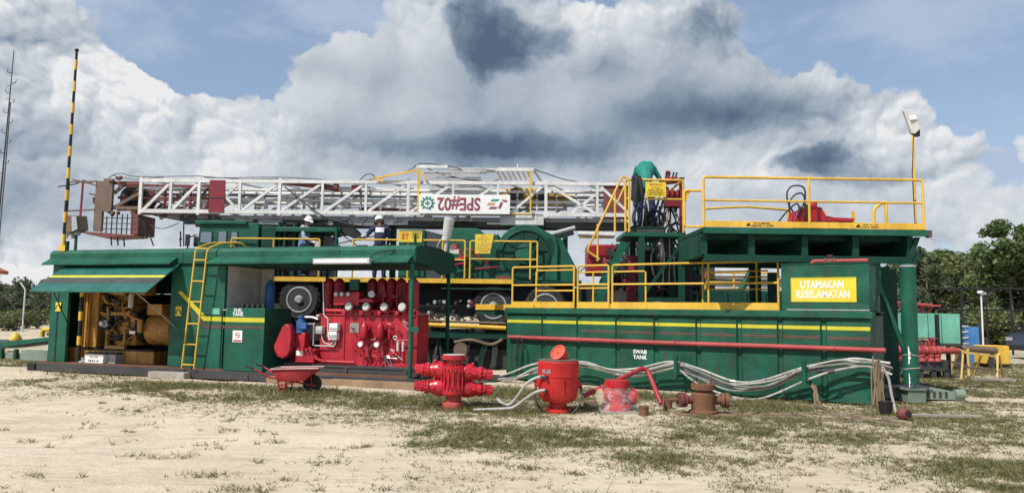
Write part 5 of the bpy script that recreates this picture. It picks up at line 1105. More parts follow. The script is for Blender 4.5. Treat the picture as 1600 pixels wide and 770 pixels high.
    pr = [(cx-r0*1.02, .2, zw-.02), (cx-r0*1.02, .2, cz)]
    for k in range(9): a = math.pi-math.pi*k/8*.62; pr.append((cx+r0*1.02*math.cos(a), .2, cz+r0*1.02*math.sin(a)))
    pr += [(X(868, 365), .2, Z(368, 868)), (X(872, 385), .2, Z(380, 872)), (X(872, 400), .2, zw-.02)]
    dw = MB().prism(pr, (0, 1.8, 0)).build('drawworks_case', 'green', t, 30, bevel=.02)
    MB().lathe([(r0*.86, 0), (r0*.86, .03), (r0*.80, .05), (r0*.8, .01), (r0*.74, .01)], (cx, .2, cz), (0, -1, 0), 36).build('drum_rim', 'green_dark', dw)
    MB().lathe([(r0*.35, 0), (r0*.35, .07), (r0*.2, .1), (r0*.2, .13)], (cx, .2, cz), (0, -1, 0), 24).build('drum_hub', 'green', dw)
    for k in range(8): a = k*math.pi/4+.2; MB().beam((cx+.35*r0*math.cos(a), .18, cz+.35*r0*math.sin(a)), (cx+.74*r0*math.cos(a), .18, cz+.74*r0*math.sin(a)), .05, .04).build('drum_spoke', 'green_dark', dw)
    ox = X(858, 385); oz = Z(386, 858); MB().prism([(ox+.14*math.cos(a), .198, oz+.30*math.sin(a)) for a in [2*math.pi*k/16 for k in range(16)]], (0, -.012, 0)).build('inspection_cover', 'green_dark', dw)
    MB().prism([(X(870), .3, zw-.1), (X(870, 360), .3, Z(368, 870)), (X(878, 365), .3, Z(372, 880)), (X(905, 420), .3, Z(425, 905)), (X(905), .3, zw-.1)], (0, 1.4, 0)).build('rear_guard', 'green', t)
    # red linkages, valves
    for a, b, m in (((700, 408), (735, 398), 'red'), ((705, 415), (728, 410), 'red'), ((735, 390), (762, 412), 'red'), ((715, 380), (720, 400), 'red'), ((742, 420), (780, 416), 'maroon')): MB().tube([(X(*a), .12, Z(a[1], a[0])), (X(*b), .12, Z(b[1], b[0]))], .035, 7).build('linkage', m, t)
    MB().box((X(702, 392), .1, Z(396, 705)), (X(716, 392), .2, Z(389, 705))).build('valve_plate', 'grey_light', t); MB().ring((X(730, 395), .1, Z(394, 730)), (0, 1, 0), .1, .02, 16, 6).build('pulley', 'steel', t)
    # walkway railings
    r = .026
    def rail(a, b, ytop, ymid=None, posts=(), ends=True):
        zt_ = Z(ytop, (a+b)/2); pts = [(X(a, ytop), 0, zt_), (X(b, ytop), 0, zt_)]
        if ends: pts = [(X(a, ytop), 0, zw)]+pts+[(X(b, ytop), 0, zw)]
        MB().tube(bend(pts, .06), r, 8).build('walkway_rail', 'yellow', t)
        if ymid: MB().tube([(X(a, ymid), 0, Z(ymid, (a+b)/2)), (X(b, ymid), 0, Z(ymid, (a+b)/2))], r*.85, 8).build('walkway_mid_rail', 'yellow', t)
        for p in posts: MB().tube([(X(p, ytop), 0, zw), (X(p, ytop), 0, zt_)], r, 8).build('walkway_post', 'yellow', t)
    rail(362, 500, 373, None, (428,)); rail(552, 727, 375, 405, (638, 692)); rail(735, 840, 377, 405, (829,))
    for (a, b, sd) in ((775, 795, 2),): marks([1.0], X(a, 432), X(b, 432), Z(436, 780), Z(430, 780), -.011, 'letter_red', t, sd)
    # wheels
    def wheel(px, py, r, v=.05):
        cx, cz = X(px, py, v), Z(py, px, v); m = MB(); m.lathe([(r*.62, .02), (r*.9, 0), (r, .06), (r, .32), (r*.9, .38), (r*.62, .36)], (cx, v, cz), (0, 1, 0), 36); w = m.build('wheel', 'rubber', t)
        for k in range(22): a = 2*math.pi*k/22; MB().box((-.03, v+.02, -.012), (.03, v+.36, .02)).build('tread_lug', 'rubber', w).matrix_local = Matrix.Translation((cx+(r+.005)*math.cos(a), 0, cz+(r+.005)*math.sin(a))) @ Matrix.Rotation(-a+math.pi/2, 4, 'Y')
        MB().lathe([(r*.62, .01), (r*.58, .03), (r*.5, .14), (r*.34, .15), (r*.3, .06), (r*.2, .0), (r*.12, .0)], (cx, v, cz), (0, 1, 0), 28).build('rim', 'steel_dark', w); MB().ring((cx, v+.02, cz), (0, 1, 0), r*.60, .028, 30, 6).build('rim_ring', 'grey', w); MB().lathe([(r*.14, -.06), (r*.22, 0), (r*.22, .1)], (cx, v, cz), (0, 1, 0), 16).build('hub', 'grey', w)
        for k in range(8): a = 2*math.pi*k/8; MB().lathe([(.022, 0), (.022, .04)], (cx+r*.27*math.cos(a), v+.05, cz+r*.27*math.sin(a)), (0, -1, 0), 6).build('lug_nut', 'steel', w)
    for px, py in ((467, 468), (771, 478), (852, 479)): wheel(px, py, .58)
    MB().box((X(690), -.05, zw-.3), (X(800), .3, zw-.26)).build('fender_step', 'green_dark', t)
    for k in range(7): MB().box((X(432+52*k), 1.15+.1*(k % 2), .0), (X(480+52*k), 1.9, 1.3-.12*(k % 3))).build('base_block', R.choice(['steel_dark', 'green_dark', 'black']), t, bevel=.02)  # dark filler blocks added to stand for the shade below the truck
    MB().box((X(668), .25, .0), (X(800), .4, .55)).build('lower_panel', 'steel_dark', t, bevel=.02); MB().box((X(640), .5, .5), (X(800), .65, 1.1)).build('lower_panel', 'black', t, bevel=.02)
    # side gear under the deck
    MB().tube([(X(660), -.1, Z(507, 700)), (X(792), -.1, Z(512, 780))], .06, 10).build('side_pipe', 'yellow', t); MB().tube([(X(668), -.02, Z(501, 700)), (X(792), -.02, Z(505, 780))], .035, 10).build('side_pipe', 'rust_brown', t)
    MB().box((X(660), -.05, Z(528, 720)), (X(800), .3, Z(519, 720))).build('side_beam', 'green_dark', t)
    for k in range(20):
        x = R.uniform(X(668), X(745)); z = R.uniform(Z(495, 700), Z(470, 700)); MB().lathe([(.05, 0), (.06, .05), (.04, .12)], (x, R.uniform(-.02, .2), z), (R.uniform(-.5, .5), -1, R.uniform(-.3, .5)), 8).build('valve', R.choice(['grey', 'steel_dark', 'rust_brown', 'maroon', 'grey', 'black']), t)
    for k in range(10): x = R.uniform(X(660), X(790)); MB().beam((x, .1, 0), (x+R.uniform(-.4, .4), .15, Z(520, 720)), .07, .07).build('jack_leg', R.choice(['green_dark', 'steel_dark', 'black']), t)
    MB().box((X(430), .45, .35), (X(790), .55, .75)).build('lower_rail', 'steel_dark', t); MB().lathe([(.2, 0), (.2, .12), (.1, .16), (.1, .5)], (X(722, 560), -.5, .55), (.25, 1, 0), 16).build('winch', 'rust_brown', t); MB().tube(catmull([(X(715), -.4, .75), (X(740), -.45, .82), (X(770), -.3, .7), (X(788), -.4, .85)], 5), .04, 7).build('winch_hose', 'rope', t)
    for (px, w_, h_) in ((470, .9, .5), (560, 1.1, .55), (640, .9, .6)): MB().box((X(px), .12, .7), (X(px)+w_, .45, .7+h_)).build('tool_box', 'black', t, bevel=.02)
    MB().box((X(905), .2, .4), (X(985), 1.9, 2.4)).build('rear_frame', 'black', t)
    for px in (905, 945, 985): MB().box((X(px)-.07, .05, .2), (X(px)+.07, .2, 3.1 if px != 905 else 2.5)).build('rear_post', 'green_dark', t)
    # red engine behind the stair
    MB().box((X(918), .35, Z(428, 940)), (X(968), 1.5, Z(380, 940))).build('hydraulic_unit', 'red_dark', t, bevel=.04); MB().tube([(X(903, 364), -.1, Z(366, 930)), (X(960, 364), -.1, Z(368, 930))], .07, 10).build('silencer', 'grey_light', t); MB().box((X(905, 370), -.12, Z(372, 930)), (X(958, 370), .05, Z(369, 930))).build('silencer_tray', 'yellow', t)
    # cross bars under the mast
    MB().box((X(560), .8, Z(352, 640)), (X(640), 1.0, Z(344, 640))).build('mast_cradle', 'steel_dark', t); MB().beam((X(905, 425), .4, Z(425, 905)), (X(960, 390), .5, Z(378, 960)), .03).build('strut', 'steel_dark', t)
    # mast lifting rams
    for v in (.6, 1.9): MB().tube([(X(640), v, zw+.2), (X(900, 352), v, Z(352, 900))], .07, 10).build('lift_ram', 'grey', t)
    for px in (445, 600, 880): MB().box((X(px, 380), .8, zw), (X(px, 380)+.15, 1.0, Z(346, px))).build('mast_support', 'green_dark', t); 
paint('green_grey', (.045, .062, .065), .45, .2)
glass('glass_sky', (.16, .20, .24), .05)
build_truck()
def signs_on_truck():
    L = K.L
    def board(a, b, y0, y1, v, lb, fn, skew=0):
        p = L((a+b)/2, y1, v); fr = K.sub((p.x, v, p.z)); t = thing('notice_sign', lb, 'sign', fr); w = L(b, y1, v).x-L(a, y1, v).x; h = L((a+b)/2, y0, v).z-p.z
        MB().prism([(-w/2, 0, 0), (w/2-skew, 0, 0), (w/2, 0, h), (-w/2, 0, h)], (0, .008, 0)).build('plate', 'yellow_sign', t); fn(t, w, h)
    def f1(t, w, h):
        text('5T', h*.62, 'letter_red', t, (-w*.2, -.003, h*.46), bold=.04, name='lettering'); marks([.8], -w*.46, -.0, h*.78, h*.95, -.001, 'letter_red', t, 1); marks([1, .9, .7, .8], w*.02, w*.46, h*.3, h*.95, -.001, 'letter_black', t, 2)
    board(622, 659, 361, 378, -.07, 'yellow load limit sign with big red figures on the truck rail', f1)
    def f2(t, w, h):
        marks([.35, .8, .3, .8, .75, .85, .6], -w*.45, w*.4, h*.06, h*.95, -.001, 'letter_ochre', t, 7)
    board(742, 771, 366, 396, -.05, 'yellow tapering notice plate hung on the rail by the drum', f2, .1)
signs_on_truck()

# ------------------------------------------------------------------ mast lying on the truck
M, ML = frame2(218, 21.75, 985, 21.2)
def build_mast():
    t = thing('mast', 'white lattice drilling mast lying flat above the truck', 'mast', M); L = M.L
    X = lambda px, py=310, v=0: L(px, py, v).x
    Z = lambda py, px=600, v=0: L(px, py, v).z
    zt = L(600, 285).z; zb = L(600, 333).z; W = 1.25; x0, x1 = X(220), X(986); R = random.Random(31)
    for v in (0, W):
        MB().beam((x0, v, zt), (x1, v, zt), .10, .10).build('chord', 'white', t); MB().beam((x0, v, zb), (x1, v, zb), .10, .11).build('chord', 'white', t)
    def zc(y): return zb+.05 if y > 310 else zt-.05
    posts = [(220, 1), (267, 0), (311, 1), (375, 0), (437, 1), (504, 0), (572, 0), (638, 1), (708, 0), (778, 0), (853, 1), (933, 0), (985, 1)]
    diags = [(225, 'u', 266), (270, 'u', 310), (353, 'm', 373), (378, 'u', 435), (440, 'u', 503), (508, 'u', 570), (575, 'u', 636), (641, 'u', 706), (710, 'u', 776), (798, 'u', 850), (856, 'd', 931), (892, 'h', 931), (936, 'd', 984)]
    for v, mt in ((0, 'white'), (W, 'white')):
        for px, big in posts:
            u = X(px); e = .10 if big else 0
            if v and px in (504, 778): continue
            MB().beam((u, v-.01, zb-e), (u, v-.01, zt+e), .085 if big else .07, .075).build('post', mt, t)
        for a, k, b in diags:
            if v and a in (508, 353): continue
            sh = 0 if v == 0 else .22
            if k == 'm':
                MB().beam((X(352), v, (zt+zb)/2), (X(374), v, zb+.03), .06, .07).build('brace', mt, t); MB().beam((X(352), v, (zt+zb)/2), (X(374), v, zt-.03), .06, .07).build('brace', mt, t); continue
            za, zc_ = (zb+.04, zt-.04) if k == 'u' else (zt-.04, zb+.04)
            if k == 'h': za, zc_ = zb+.04, (zt+zb)/2+.15
            MB().beam((X(a)+sh, v+.012, za), (X(b)+sh, v+.012, zc_), .065, .075).build('brace', mt, t)
    for px in range(235, 985, 62):
        u = X(px); MB().beam((u, .05, zb-.02), (u, W-.05, zb-.02), .06, .06).build('cross_tie', 'white', t); MB().beam((u, .05, zt), (u+.5 if px % 2 else u, W-.05, zt), .05, .05).build('cross_tie', 'white', t)
    # red brown tail of the inner section
    for v in (.22, .95):
        for y in (288, 326, 307): MB().beam((X(178), v, Z(y, 200)), (X(322), v, Z(y+1, 320)), .07, .07).build('tail_chord', 'rust_red', t)
        for a, b in ((180, 214), (214, 252), (252, 292), (292, 322)): MB().beam((X(a), v, Z(325, a)), (X(b), v, Z(289, b)), .06, .06).build('tail_brace', 'rust_brown' if v < .5 else 'maroon', t); MB().beam((X(b), v, Z(325, b)), (X(b), v, Z(289, b)), .06, .06).build('tail_post', 'maroon', t)
    # maroon plates
    m = MB().box((X(328), -.07, Z(332, 340)), (X(352), -.02, Z(282, 340))).build('side_plate', 'maroon', t); MB().box((X(328)+.01, -.074, Z(311, 340)), (X(352)-.01, -.0701, Z(309, 340))).build('plate_joint', 'black', m)
    # inner telescoped section
    vi = .3
    for (y, mt, rr) in ((297, 'white', .045), (313, 'white', .045), (306, 'steel_dark', .025)):
        for v in (vi, W-vi): MB().tube([(X(225), v, Z(y-4, 225)), (X(970), v, Z(y+1.5, 970))], rr, 8).build('inner_chord', mt, t)
    for px in range(250, 970, 31):
        if R.random() < .85: MB().beam((X(px), vi+.02, Z(326, px)), (X(px), vi+.02, Z(297, px)), .05, .05).build('inner_post', R.choice(['white', 'white', 'grey']), t)
    for px in range(250, 960, 62): MB().beam((X(px), W-vi, Z(325, px)), (X(px+50), W-vi, Z(298, px)), .05, .05).build('inner_brace', R.choice(['white', 'rust_brown', 'white', 'grey']), t)
    # clutter: pipes, lines, hydraulic ram, travelling block
    MB().tube([(X(440), .1, Z(283, 440)), (X(522), .1, Z(293, 520))], .085, 12).build('ram', 'rust_red', t); MB().lathe([(.13, 0), (.13, .12)], (X(520), .1, Z(292, 520)), (1, 0, -.1), 12).build('ram_gland', 'rust_red', t); MB().tube([(X(523), .1, Z(293, 520)), (X(562), .1, Z(294, 560))], .045, 10).build('ram_rod', 'steel', t); MB().box((X(548), .03, Z(298, 555)), (X(560), .2, Z(289, 555))).build('ram_clevis', 'maroon', t)
    for k in range(16):
        a = R.uniform(230, 850); y = R.uniform(292, 328); MB().tube([(X(a), R.uniform(.15, 1.0), Z(y, a)), (X(a+R.uniform(30, 120)), R.uniform(.15, 1.), Z(y+R.uniform(-4, 4), a))], R.uniform(.02, .06), 7).build('line_pipe', R.choice(['white', 'grey', 'grey_light', 'rust_red', 'white']), t)
    for k in range(10): a = R.uniform(380, 640); MB().box((X(a), .3, Z(322, a)), (X(a)+R.uniform(.1, .3), .6, Z(322, a)+R.uniform(.1, .35))).build('bracket', R.choice(['white', 'grey', 'white', 'grey_light']), t)
    MB().ring((X(570), .0, Z(300, 570)), (0, 1, 0), .16, .015, 20, 5).build('cable_loop', 'cable', t)
    bl = MB().prism([(X(770), .4, Z(306, 780)), (X(776), .4, Z(294, 780)), (X(800), .4, Z(290, 800)), (X(840), .4, Z(291, 840)), (X(868), .4, Z(296, 868)), (X(898), .4, Z(302, 898)), (X(890), .4, Z(312, 890)), (X(862), .4, Z(316, 862)), (X(800), .4, Z(310, 800))], (0, .45, 0)).build('travelling_block', 'yellow', t, bevel=.03)
    for px in (806, 846): MB().lathe([(.2, 0), (.2, .03)], (X(px), .39, Z(300, px)), (0, -1, 0), 18).build('sheave', 'steel_dark', bl)
    MB().box((X(782), -.05, Z(352, 815)), (X(850), .1, Z(334, 815))).build('foot_box', 'grey_light', t, bevel=.01); MB().box((X(806), -.054, Z(351, 815)), (X(838), -.0505, Z(337, 815))).build('foot_plate', 'white', t)
    MB().box((X(943), -.0, Z(342, 955)), (X(984), .03, Z(284, 955))).build('end_plate', 'rust_red', t)
    # dark saddle beams under the mast
    MB().box((X(285), .2, Z(349, 600)-.05), (X(985), .35, Z(343, 600))).build('saddle_beam', 'steel_dark', t); MB().box((X(285), .9, Z(349, 600)-.05), (X(985), 1.05, Z(343, 600))).build('saddle_beam', 'steel_dark', t)
    MB().prism([(X(225), .25, zb-.06), (X(330), .25, zb-.06), (X(330), .25, Z(349, 330)), (X(290), .25, Z(346, 300))], (0, .5, 0)).build('tail_web', 'steel_dark', t)
    for k in range(18): a = R.uniform(330, 960); MB().box((X(a), .1, Z(350, a)), (X(a)+R.uniform(.2, .8), .25, Z(350, a)+R.uniform(.06, .16))).build('saddle_part', R.choice(['black', 'steel_dark', 'grey', 'white']), t)
    # crown end: brown plates, cage, gallery
    r0 = X(150); 
    for (a, b, y0, y1, v, mt) in ((149, 162, 283, 361, -.05, 'rust_brown'), (163, 178, 280, 331, -.12, 'rust_brown')): MB().box((X(a, 320), v, Z(y1, a)), (X(b, 320), v+.10, Z(y0, a))).build('crown_plate', mt, t, bevel=.01)
    for (y, mt) in ((286, 'rust_red'), (325, 'rust_brown')):
        for v in (0, W): MB().beam((X(175), v, Z(y, 200)), (X(221), v, Z(y, 200)), .09, .09).build('crown_chord', mt, t)
    MB().beam((X(180), 0, Z(324, 200)), (X(218), 0, Z(302, 200)), .08, .08).build('crown_brace', 'rust_brown', t); MB().beam((X(178), 0, Z(302, 200)), (X(194), 0, Z(287, 200)), .08, .08).build('crown_brace', 'rust_brown', t)
    for (cxp, cyp, rr) in ((196, 306, .38), (205, 306, .34)):
        for v in (.35, .55, .75): MB().lathe([(rr, 0), (rr*.94, .05), (rr, .1)], (X(cxp), v, Z(cyp, cxp)), (0, 1, 0), 24).build('crown_sheave', 'rust_red' if v > .4 else 'steel_dark', t)
    MB().prism([(X(146, 310), .2, Z(303, 146)), (X(138, 310), .2, Z(308, 140)), (X(139, 315), .2, Z(316, 140)), (X(150, 320), .2, Z(320, 150))], (0, .5, 0)).build('bumper', 'rust_red', t)
    # cage below
    ca, cb, cy0, cy1 = X(160, 350), X(216, 350), Z(335, 190), Z(366, 190)
    for k in range(8): u = ca+(cb-ca)*k/7; MB().beam((u, -.05, cy1), (u, -.05, cy0-(.06 if k < 3 else 0)), .025, .025).build('cage_bar', 'rust_red' if k in (0, 7) else 'black', t)
    for k in range(3): z = cy1+(cy0-cy1)*(.25+.28*k); MB().beam((ca, -.05, z), (cb, -.05, z), .02, .02).build('cage_bar', 'black', t)
    MB().box((X(206, 350), -.06, cy1), (cb+.03, .9, cy0)).build('cage_end', 'rust_red', t)
    MB().prism([(X(122, 362), -.1, Z(362, 122)), (X(165, 370), -.1, Z(371, 165)), (X(218, 370), -.1, Z(368, 218)), (X(160, 362), -.1, Z(364, 160))], (0, .7, -.03)).build('crown_floor', 'rust_red', t)
    for a, b in (((107, 285), (150, 284)), ((107, 286), (107, 330)), ((129, 286), (128, 364)), ((107, 330), (150, 328)), ((128, 362), (148, 364)), ((112, 281), (150, 290))): MB().beam((X(a[0], 320), -.05, Z(a[1], a[0])), (X(b[0], 320), -.05, Z(b[1], b[0])), .045, .045).build('gallery_rail', 'rust_brown' if a[1] != 286 or a[0] != 129 else 'maroon', t)
    for a, b in (((107, 285), (120, 279)), ((120, 279), (138, 286)), ((107, 285), (80, 289)), ((130, 300), (150, 305))): MB().tube([(X(a[0], 300), .3, Z(a[1], a[0])), (X(b[0], 300), .3, Z(b[1], b[0]))], .02, 6).build('gallery_rail', 'steel_dark', t)
    # cables
    def cab(pts, v=.1, r=.014, nm='cable'): MB().tube(catmull([(X(x, y, v), v, Z(y, x, v)) for x, y in pts], 4), r, 5).build(nm, 'cable', t)
    cab([(165, 283), (176, 274), (190, 271), (218, 276), (310, 275), (330, 278), (437, 277), (520, 282), (560, 284)]); cab([(176, 274), (200, 279), (218, 280), (255, 277)]); cab([(310, 275), (380, 280), (437, 279)], .9)
    cab([(560, 284), (570, 274), (580, 272), (586, 277)]); cab([(555, 284), (600, 277), (640, 266), (655, 256), (690, 258), (720, 264)]); cab([(832, 264), (850, 270), (885, 281), (930, 287), (980, 284)]); cab([(665, 262), (700, 275), (760, 284), (780, 280)], .2)
    cab([(445, 292), (480, 320), (510, 340), (560, 352), (600, 352)], -.12, .02); cab([(225, 345), (232, 362), (240, 384)], -.1, .02); cab([(215, 338), (226, 352), (230, 372)], -.1, .02); cab([(235, 352), (255, 357), (280, 348)], -.1); cab([(287, 347), (287, 385)], -.1, .02); cab([(545, 340), (560, 355), (575, 340)], -.1)
    for px, py in ((180, 370), (190, 370), (200, 372), (228, 360), (232, 358), (287, 362), (287, 372)): MB().tube([(X(px), -.1, Z(py, px)), (X(px+2), -.1, Z(py+14, px))], .022, 6).build('hanging_clamp', 'black', t)
    for k in range(9): a = R.uniform(168, 196); MB().lathe([(.05, 0), (.06, .06), (.03, .1)], (X(a), -.1, Z(R.uniform(276, 284) if k < 5 else R.uniform(330, 338), a)), (R.uniform(-1, 1), -1, R.uniform(-1, 1)), 8).build('shackle', R.choice(['rust_brown', 'steel_dark', 'rust_red']), t)
    # racking board on top
    z1 = Z(262, 740); MB().beam((X(652, 262), -.1, z1), (X(700, 262), -.1, z1), .06, .09).build('board_rail', 'white', t); MB().beam((X(778, 265), -.1, Z(266, 800)), (X(834, 265), -.1, Z(266, 800)), .06, .10).build('board_rail', 'white', t); MB().beam((X(700, 262), .6, Z(259, 740)), (X(778, 262), .6, Z(260, 740)), .4, .05).build('board_lamp', 'grey_light', t); MB().beam((X(722, 262), .3, Z(264, 740)), (X(760, 262), .3, Z(264, 740)), .2, .12).build('board_box', 'grey', t)
    for k in range(9): v = -.05+.13*k; MB().beam((X(662, 275), v, Z(268, 665)-.04*k), (X(750, 278), v, Z(270, 750)-.03*k), .09, .02).build('board_slat', 'white', t)
    for k in range(7): u = X(776+8*k, 272); MB().beam((u, -.1, Z(268, 800)), (u+.1, .9, Z(272, 800)), .05, .03).build('board_bar', 'white', t)
    MB().tube([(X(809, 262), -.1, Z(268, 809)), (X(809, 257), -.1, Z(257, 809))], .02, 6).build('pin', 'white', t)
    for a, b in (((586, 280), (655, 267)), ((655, 268), (655, 330)), ((829, 268), (829, 334)), ((600, 285), (586, 280)), ((655, 267), (668, 282))): MB().beam((X(*a), -.14, Z(a[1], a[0])), (X(*b), -.14, Z(b[1], b[0])), .045, .05).build('board_frame', 'yellow', t)
    MB().beam((X(655), -.14, Z(334, 655)), (X(829), -.14, Z(335, 829)), .03, .03).build('board_frame', 'yellow', t); MB().beam((X(834, 268), -.1, Z(266, 834)), (X(846, 282), .0, Z(284, 846)), .05, .05).build('board_strut', 'grey', t)
build_mast()
def mast_sign():
    L = M.L; v = -.22; p0 = L(654, 334, v); p1 = L(797, 306, v); w = p1.x-p0.x; h = L(725, 304, v).z-L(725, 334, v).z
    c = L(725.5, 319, v); t = thing('name_board', 'white board with upside down maroon lettering on the mast side', 'sign', M.sub((c.x, v, c.z)))
    MB().box((-w/2, 0, -h/2), (w/2, .03, h/2)).build('plate', 'white_clean', t, bevel=.004)
    text('SPE#02', h*.92, 'letter_maroon', t, (-.06*w, -.004, .02), ex=(-1, 0, 0), ey=(0, 0, -1), xs=.80, bold=.03)
    # gear emblem with a cross at the left
    gx = -w*.405; gz = .02; r = h*.29; m = MB().ring((gx, -.002, gz), (0, 1, 0), r*.86, r*.13, 28, 4); m.build('gear_emblem', 'letter_teal', t)
    for k in range(11):
        a = 2*math.pi*k/11; 
        if abs(a-1.5*math.pi) < .3: continue
        MB().beam((gx+r*.9*math.cos(a), -.003, gz+r*.9*math.sin(a)), (gx+r*1.3*math.cos(a), -.003, gz+r*1.3*math.sin(a)), .006, r*.34, up=(-math.sin(a), 0, math.cos(a))).build('gear_tooth', 'letter_teal', t)
    MB().box((gx-r*.15, -.006, gz-r*.45), (gx+r*.15, -.001, gz+r*.45)).build('cross', 'letter_teal', t); MB().box((gx-r*.45, -.0065, gz-r*.15), (gx+r*.45, -.0015, gz+r*.15)).build('cross', 'letter_teal', t)
    # company mark at the right: three slanted bars and two strokes
    bx = w*.265
    for k, mt in enumerate(('letter_teal', 'letter_ochre', 'letter_maroon')):
        z = h*(.15-.2*k); s = (.02, -.02, .0)[k]*w; MB().prism([(bx+s, -.003, z), (bx+s+w*.085, -.003, z), (bx+s+w*.1, -.003, z+h*.13), (bx+s+w*.02, -.003, z+h*.13)], (0, .002, 0)).build('mark_bar', mt, t)
    MB().prism([(bx+w*.10, -.003, -h*.22), (bx+w*.135, -.003, -h*.22), (bx+w*.16, -.003, h*.08), (bx+w*.135, -.003, h*.15)], (0, .002, 0)).build('mark_stroke', 'letter_maroon', t); MB().prism([(bx+w*.14, -.003, h*.26), (bx+w*.165, -.003, h*.12), (bx+w*.21, -.003, h*.12), (bx+w*.20, -.003, h*.24)], (0, .002, 0)).build('mark_stroke', 'letter_maroon', t)
mast_sign()

# ------------------------------------------------------------------ people
def remesh(mb, name, mat, parent, vox, smooth=3):
    o = mb.build(name, mat, None); r = o.modifiers.new('r', 'REMESH'); r.mode = 'VOXEL'; r.voxel_size = vox; r.use_smooth_shade = True
    s = o.modifiers.new('s', 'SMOOTH'); s.iterations = smooth; s.factor = .5
    dg = bpy.context.evaluated_depsgraph_get(); me = bpy.data.meshes.new_from_object(o.evaluated_get(dg)); o.modifiers.clear(); old = o.data; o.data = me; bpy.data.meshes.remove(old)
    me.name = name; me.shade_smooth(); o.parent = parent; return o
def hand(mb, w, d, side, curl=.6):
    """palm and five fingers from the wrist w along d"""
    d = V(d).normalized(); s = d.cross(V((0, 0, 1))); s = (s if s.length > .1 else V((1, 0, 0))).normalized()*side; n = s.cross(d).normalized()*side
    if n.z > 0: n = -n
    p = w+d*.09; mb.capsule(w, p, .026, .036, 8); mb.capsule(w+d*.03+s*.015, p+s*.022, .02, .02, 8); mb.capsule(w+d*.03-s*.015, p-s*.022, .02, .02, 8)
    for k, ln in enumerate((.075, .085, .08, .062)):
        b = p+s*(.033-.022*k); m = b+d*ln*.5+n*ln*.2*curl; e = m+d*ln*.35*(1-curl*.6)+n*ln*.5*curl; mb.capsule(b, m, .0105, .0095, 7); mb.capsule(m, e, .0095, .008, 7)
    b = w+d*.03+s*.03; m = b+s*.03+d*.03; mb.capsule(b, m, .014, .012, 7); mb.capsule(m, m+d*.035+n*.01, .012, .009, 7)
def person(label, fr, J, top_mat, leg_mat, helmet=True, sleeve=1.0, extra=None, scale=1.0):
    """J holds the joints; y is away from the viewer"""
    t = thing('person', label, 'person', fr); j = {k: V(v)*scale for k, v in J.items()}
    hd = j['head']; lk = V(J.get('look', (0, -1, 0))).normalized(); sd = lk.cross(V((0, 0, 1))).normalized(); up = sd.cross(lk).normalized()
    b = MB(); b.capsule(j['pelvis'], j['chest'], .13, .15); b.capsule(j['chest'], j['neck'], .10, .055); b.capsule(j['neck'], hd, .052, .075)
    b.ball(hd+up*.02, .098, 14, (1, 1, 1.12)); b.ball(hd-up*.05+lk*.025, .066, 12); b.capsule(hd+lk*.09+up*.01, hd+lk*.11-up*.02, .012, .017, 7)       # head, jaw, nose
    for s in (1, -1): b.ball(hd+sd*s*.095-up*.005, .024, 8, (.6, 1, 1.4))
    for s in ('l', 'r'):
        q = -1 if s == 'l' else 1
        b.capsule(j['chest']+V((0, 0, .06)), j[s+'sh'], .08, .062); b.capsule(j[s+'sh'], j[s+'el'], .052, .042); b.capsule(j[s+'el'], j[s+'wr'], .041, .029); hand(b, j[s+'wr'], j[s+'wr']-j[s+'el'], q)
        b.capsule(j['pelvis'], j[s+'hip'], .11, .095); b.capsule(j[s+'hip'], j[s+'kn'], .088, .06); b.capsule(j[s+'kn'], j[s+'an'], .058, .042); b.capsule(j[s+'an'], j[s+'toe'], .042, .035)
    remesh(b, 'body', 'skin', t, .011)
    c = MB(); c.capsule(j['pelvis']+V((0, 0, -.02)), j['chest'], .165, .178); c.capsule(j['chest'], j['neck']-V((0, 0, .04)), .14, .075)
    for s in ('l', 'r'):
        c.capsule(j['chest']+V((0, 0, .06)), j[s+'sh'], .10, .085); e = j[s+'wr'].lerp(j[s+'el'], .12); c.capsule(j[s+'sh'], j[s+'el'], .078, .062)
        if sleeve > .5: c.capsule(j[s+'el'], e, .06, .045)
    if 'hump' in j: c.capsule(j['pelvis']+V((0, 0, .05)), j['chest'], .17, .2); c.capsule(j['chest']-V((.07, 0, 0)), j['hump']-V((.06, 0, 0)), .17, .15); c.capsule(j['chest']+V((.07, 0, 0)), j['hump']+V((.06, 0, 0)), .17, .15)
    remesh(c, 'shirt', top_mat, t, .016)
    g = MB(); g.capsule(j['pelvis']-V((0, 0, .02)), j['pelvis']+V((0, 0, .07)), .158, .158)
    for s in ('l', 'r'): g.capsule(j['pelvis'], j[s+'hip'], .13, .115); g.capsule(j[s+'hip'], j[s+'kn'], .108, .082); g.capsule(j[s+'kn'], j[s+'an'].lerp(j[s+'kn'], .08), .08, .068)
    remesh(g, 'trousers', leg_mat, t, .018)
    for s in ('l', 'r'): sh = MB(); sh.capsule(j[s+'an']-V((0, 0, .02)), j[s+'toe'], .058, .045); sh.capsule(j[s+'an'], j[s+'an']+V((0, 0, .1)), .058, .056); remesh(sh, 'boot', 'black', t, .015)
    if helmet:
        h = MB(); top = hd+up*.045; n = 20; prof = [(.150, -.006), (.152, .004), (.122, .012), (.120, .04), (.105, .085), (.072, .12), (.03, .135), (.0, .136)]
        h.lathe(prof, top, up, n); h.capsule(top+lk*.10, top+lk*.155, .05, .03, 10); h.beam(top+lk*.09+up*.115, top-lk*.09+up*.115, .035, .02, up=up); hm = remesh(h, 'helmet', 'plastic_white', t, .010, 2)
    else:
        h = MB(); h.ball(hd+up*.04-lk*.015, .108, 12, (1, 1, 1)); remesh(h, 'hair', 'hair', t, .012)
    for s in (1, -1): MB().ball(hd+lk*.088+sd*s*.034+up*.022, .011, 8).build('eye', 'hair', t)
    if extra: extra(t, j, lk, sd, up)
    return t
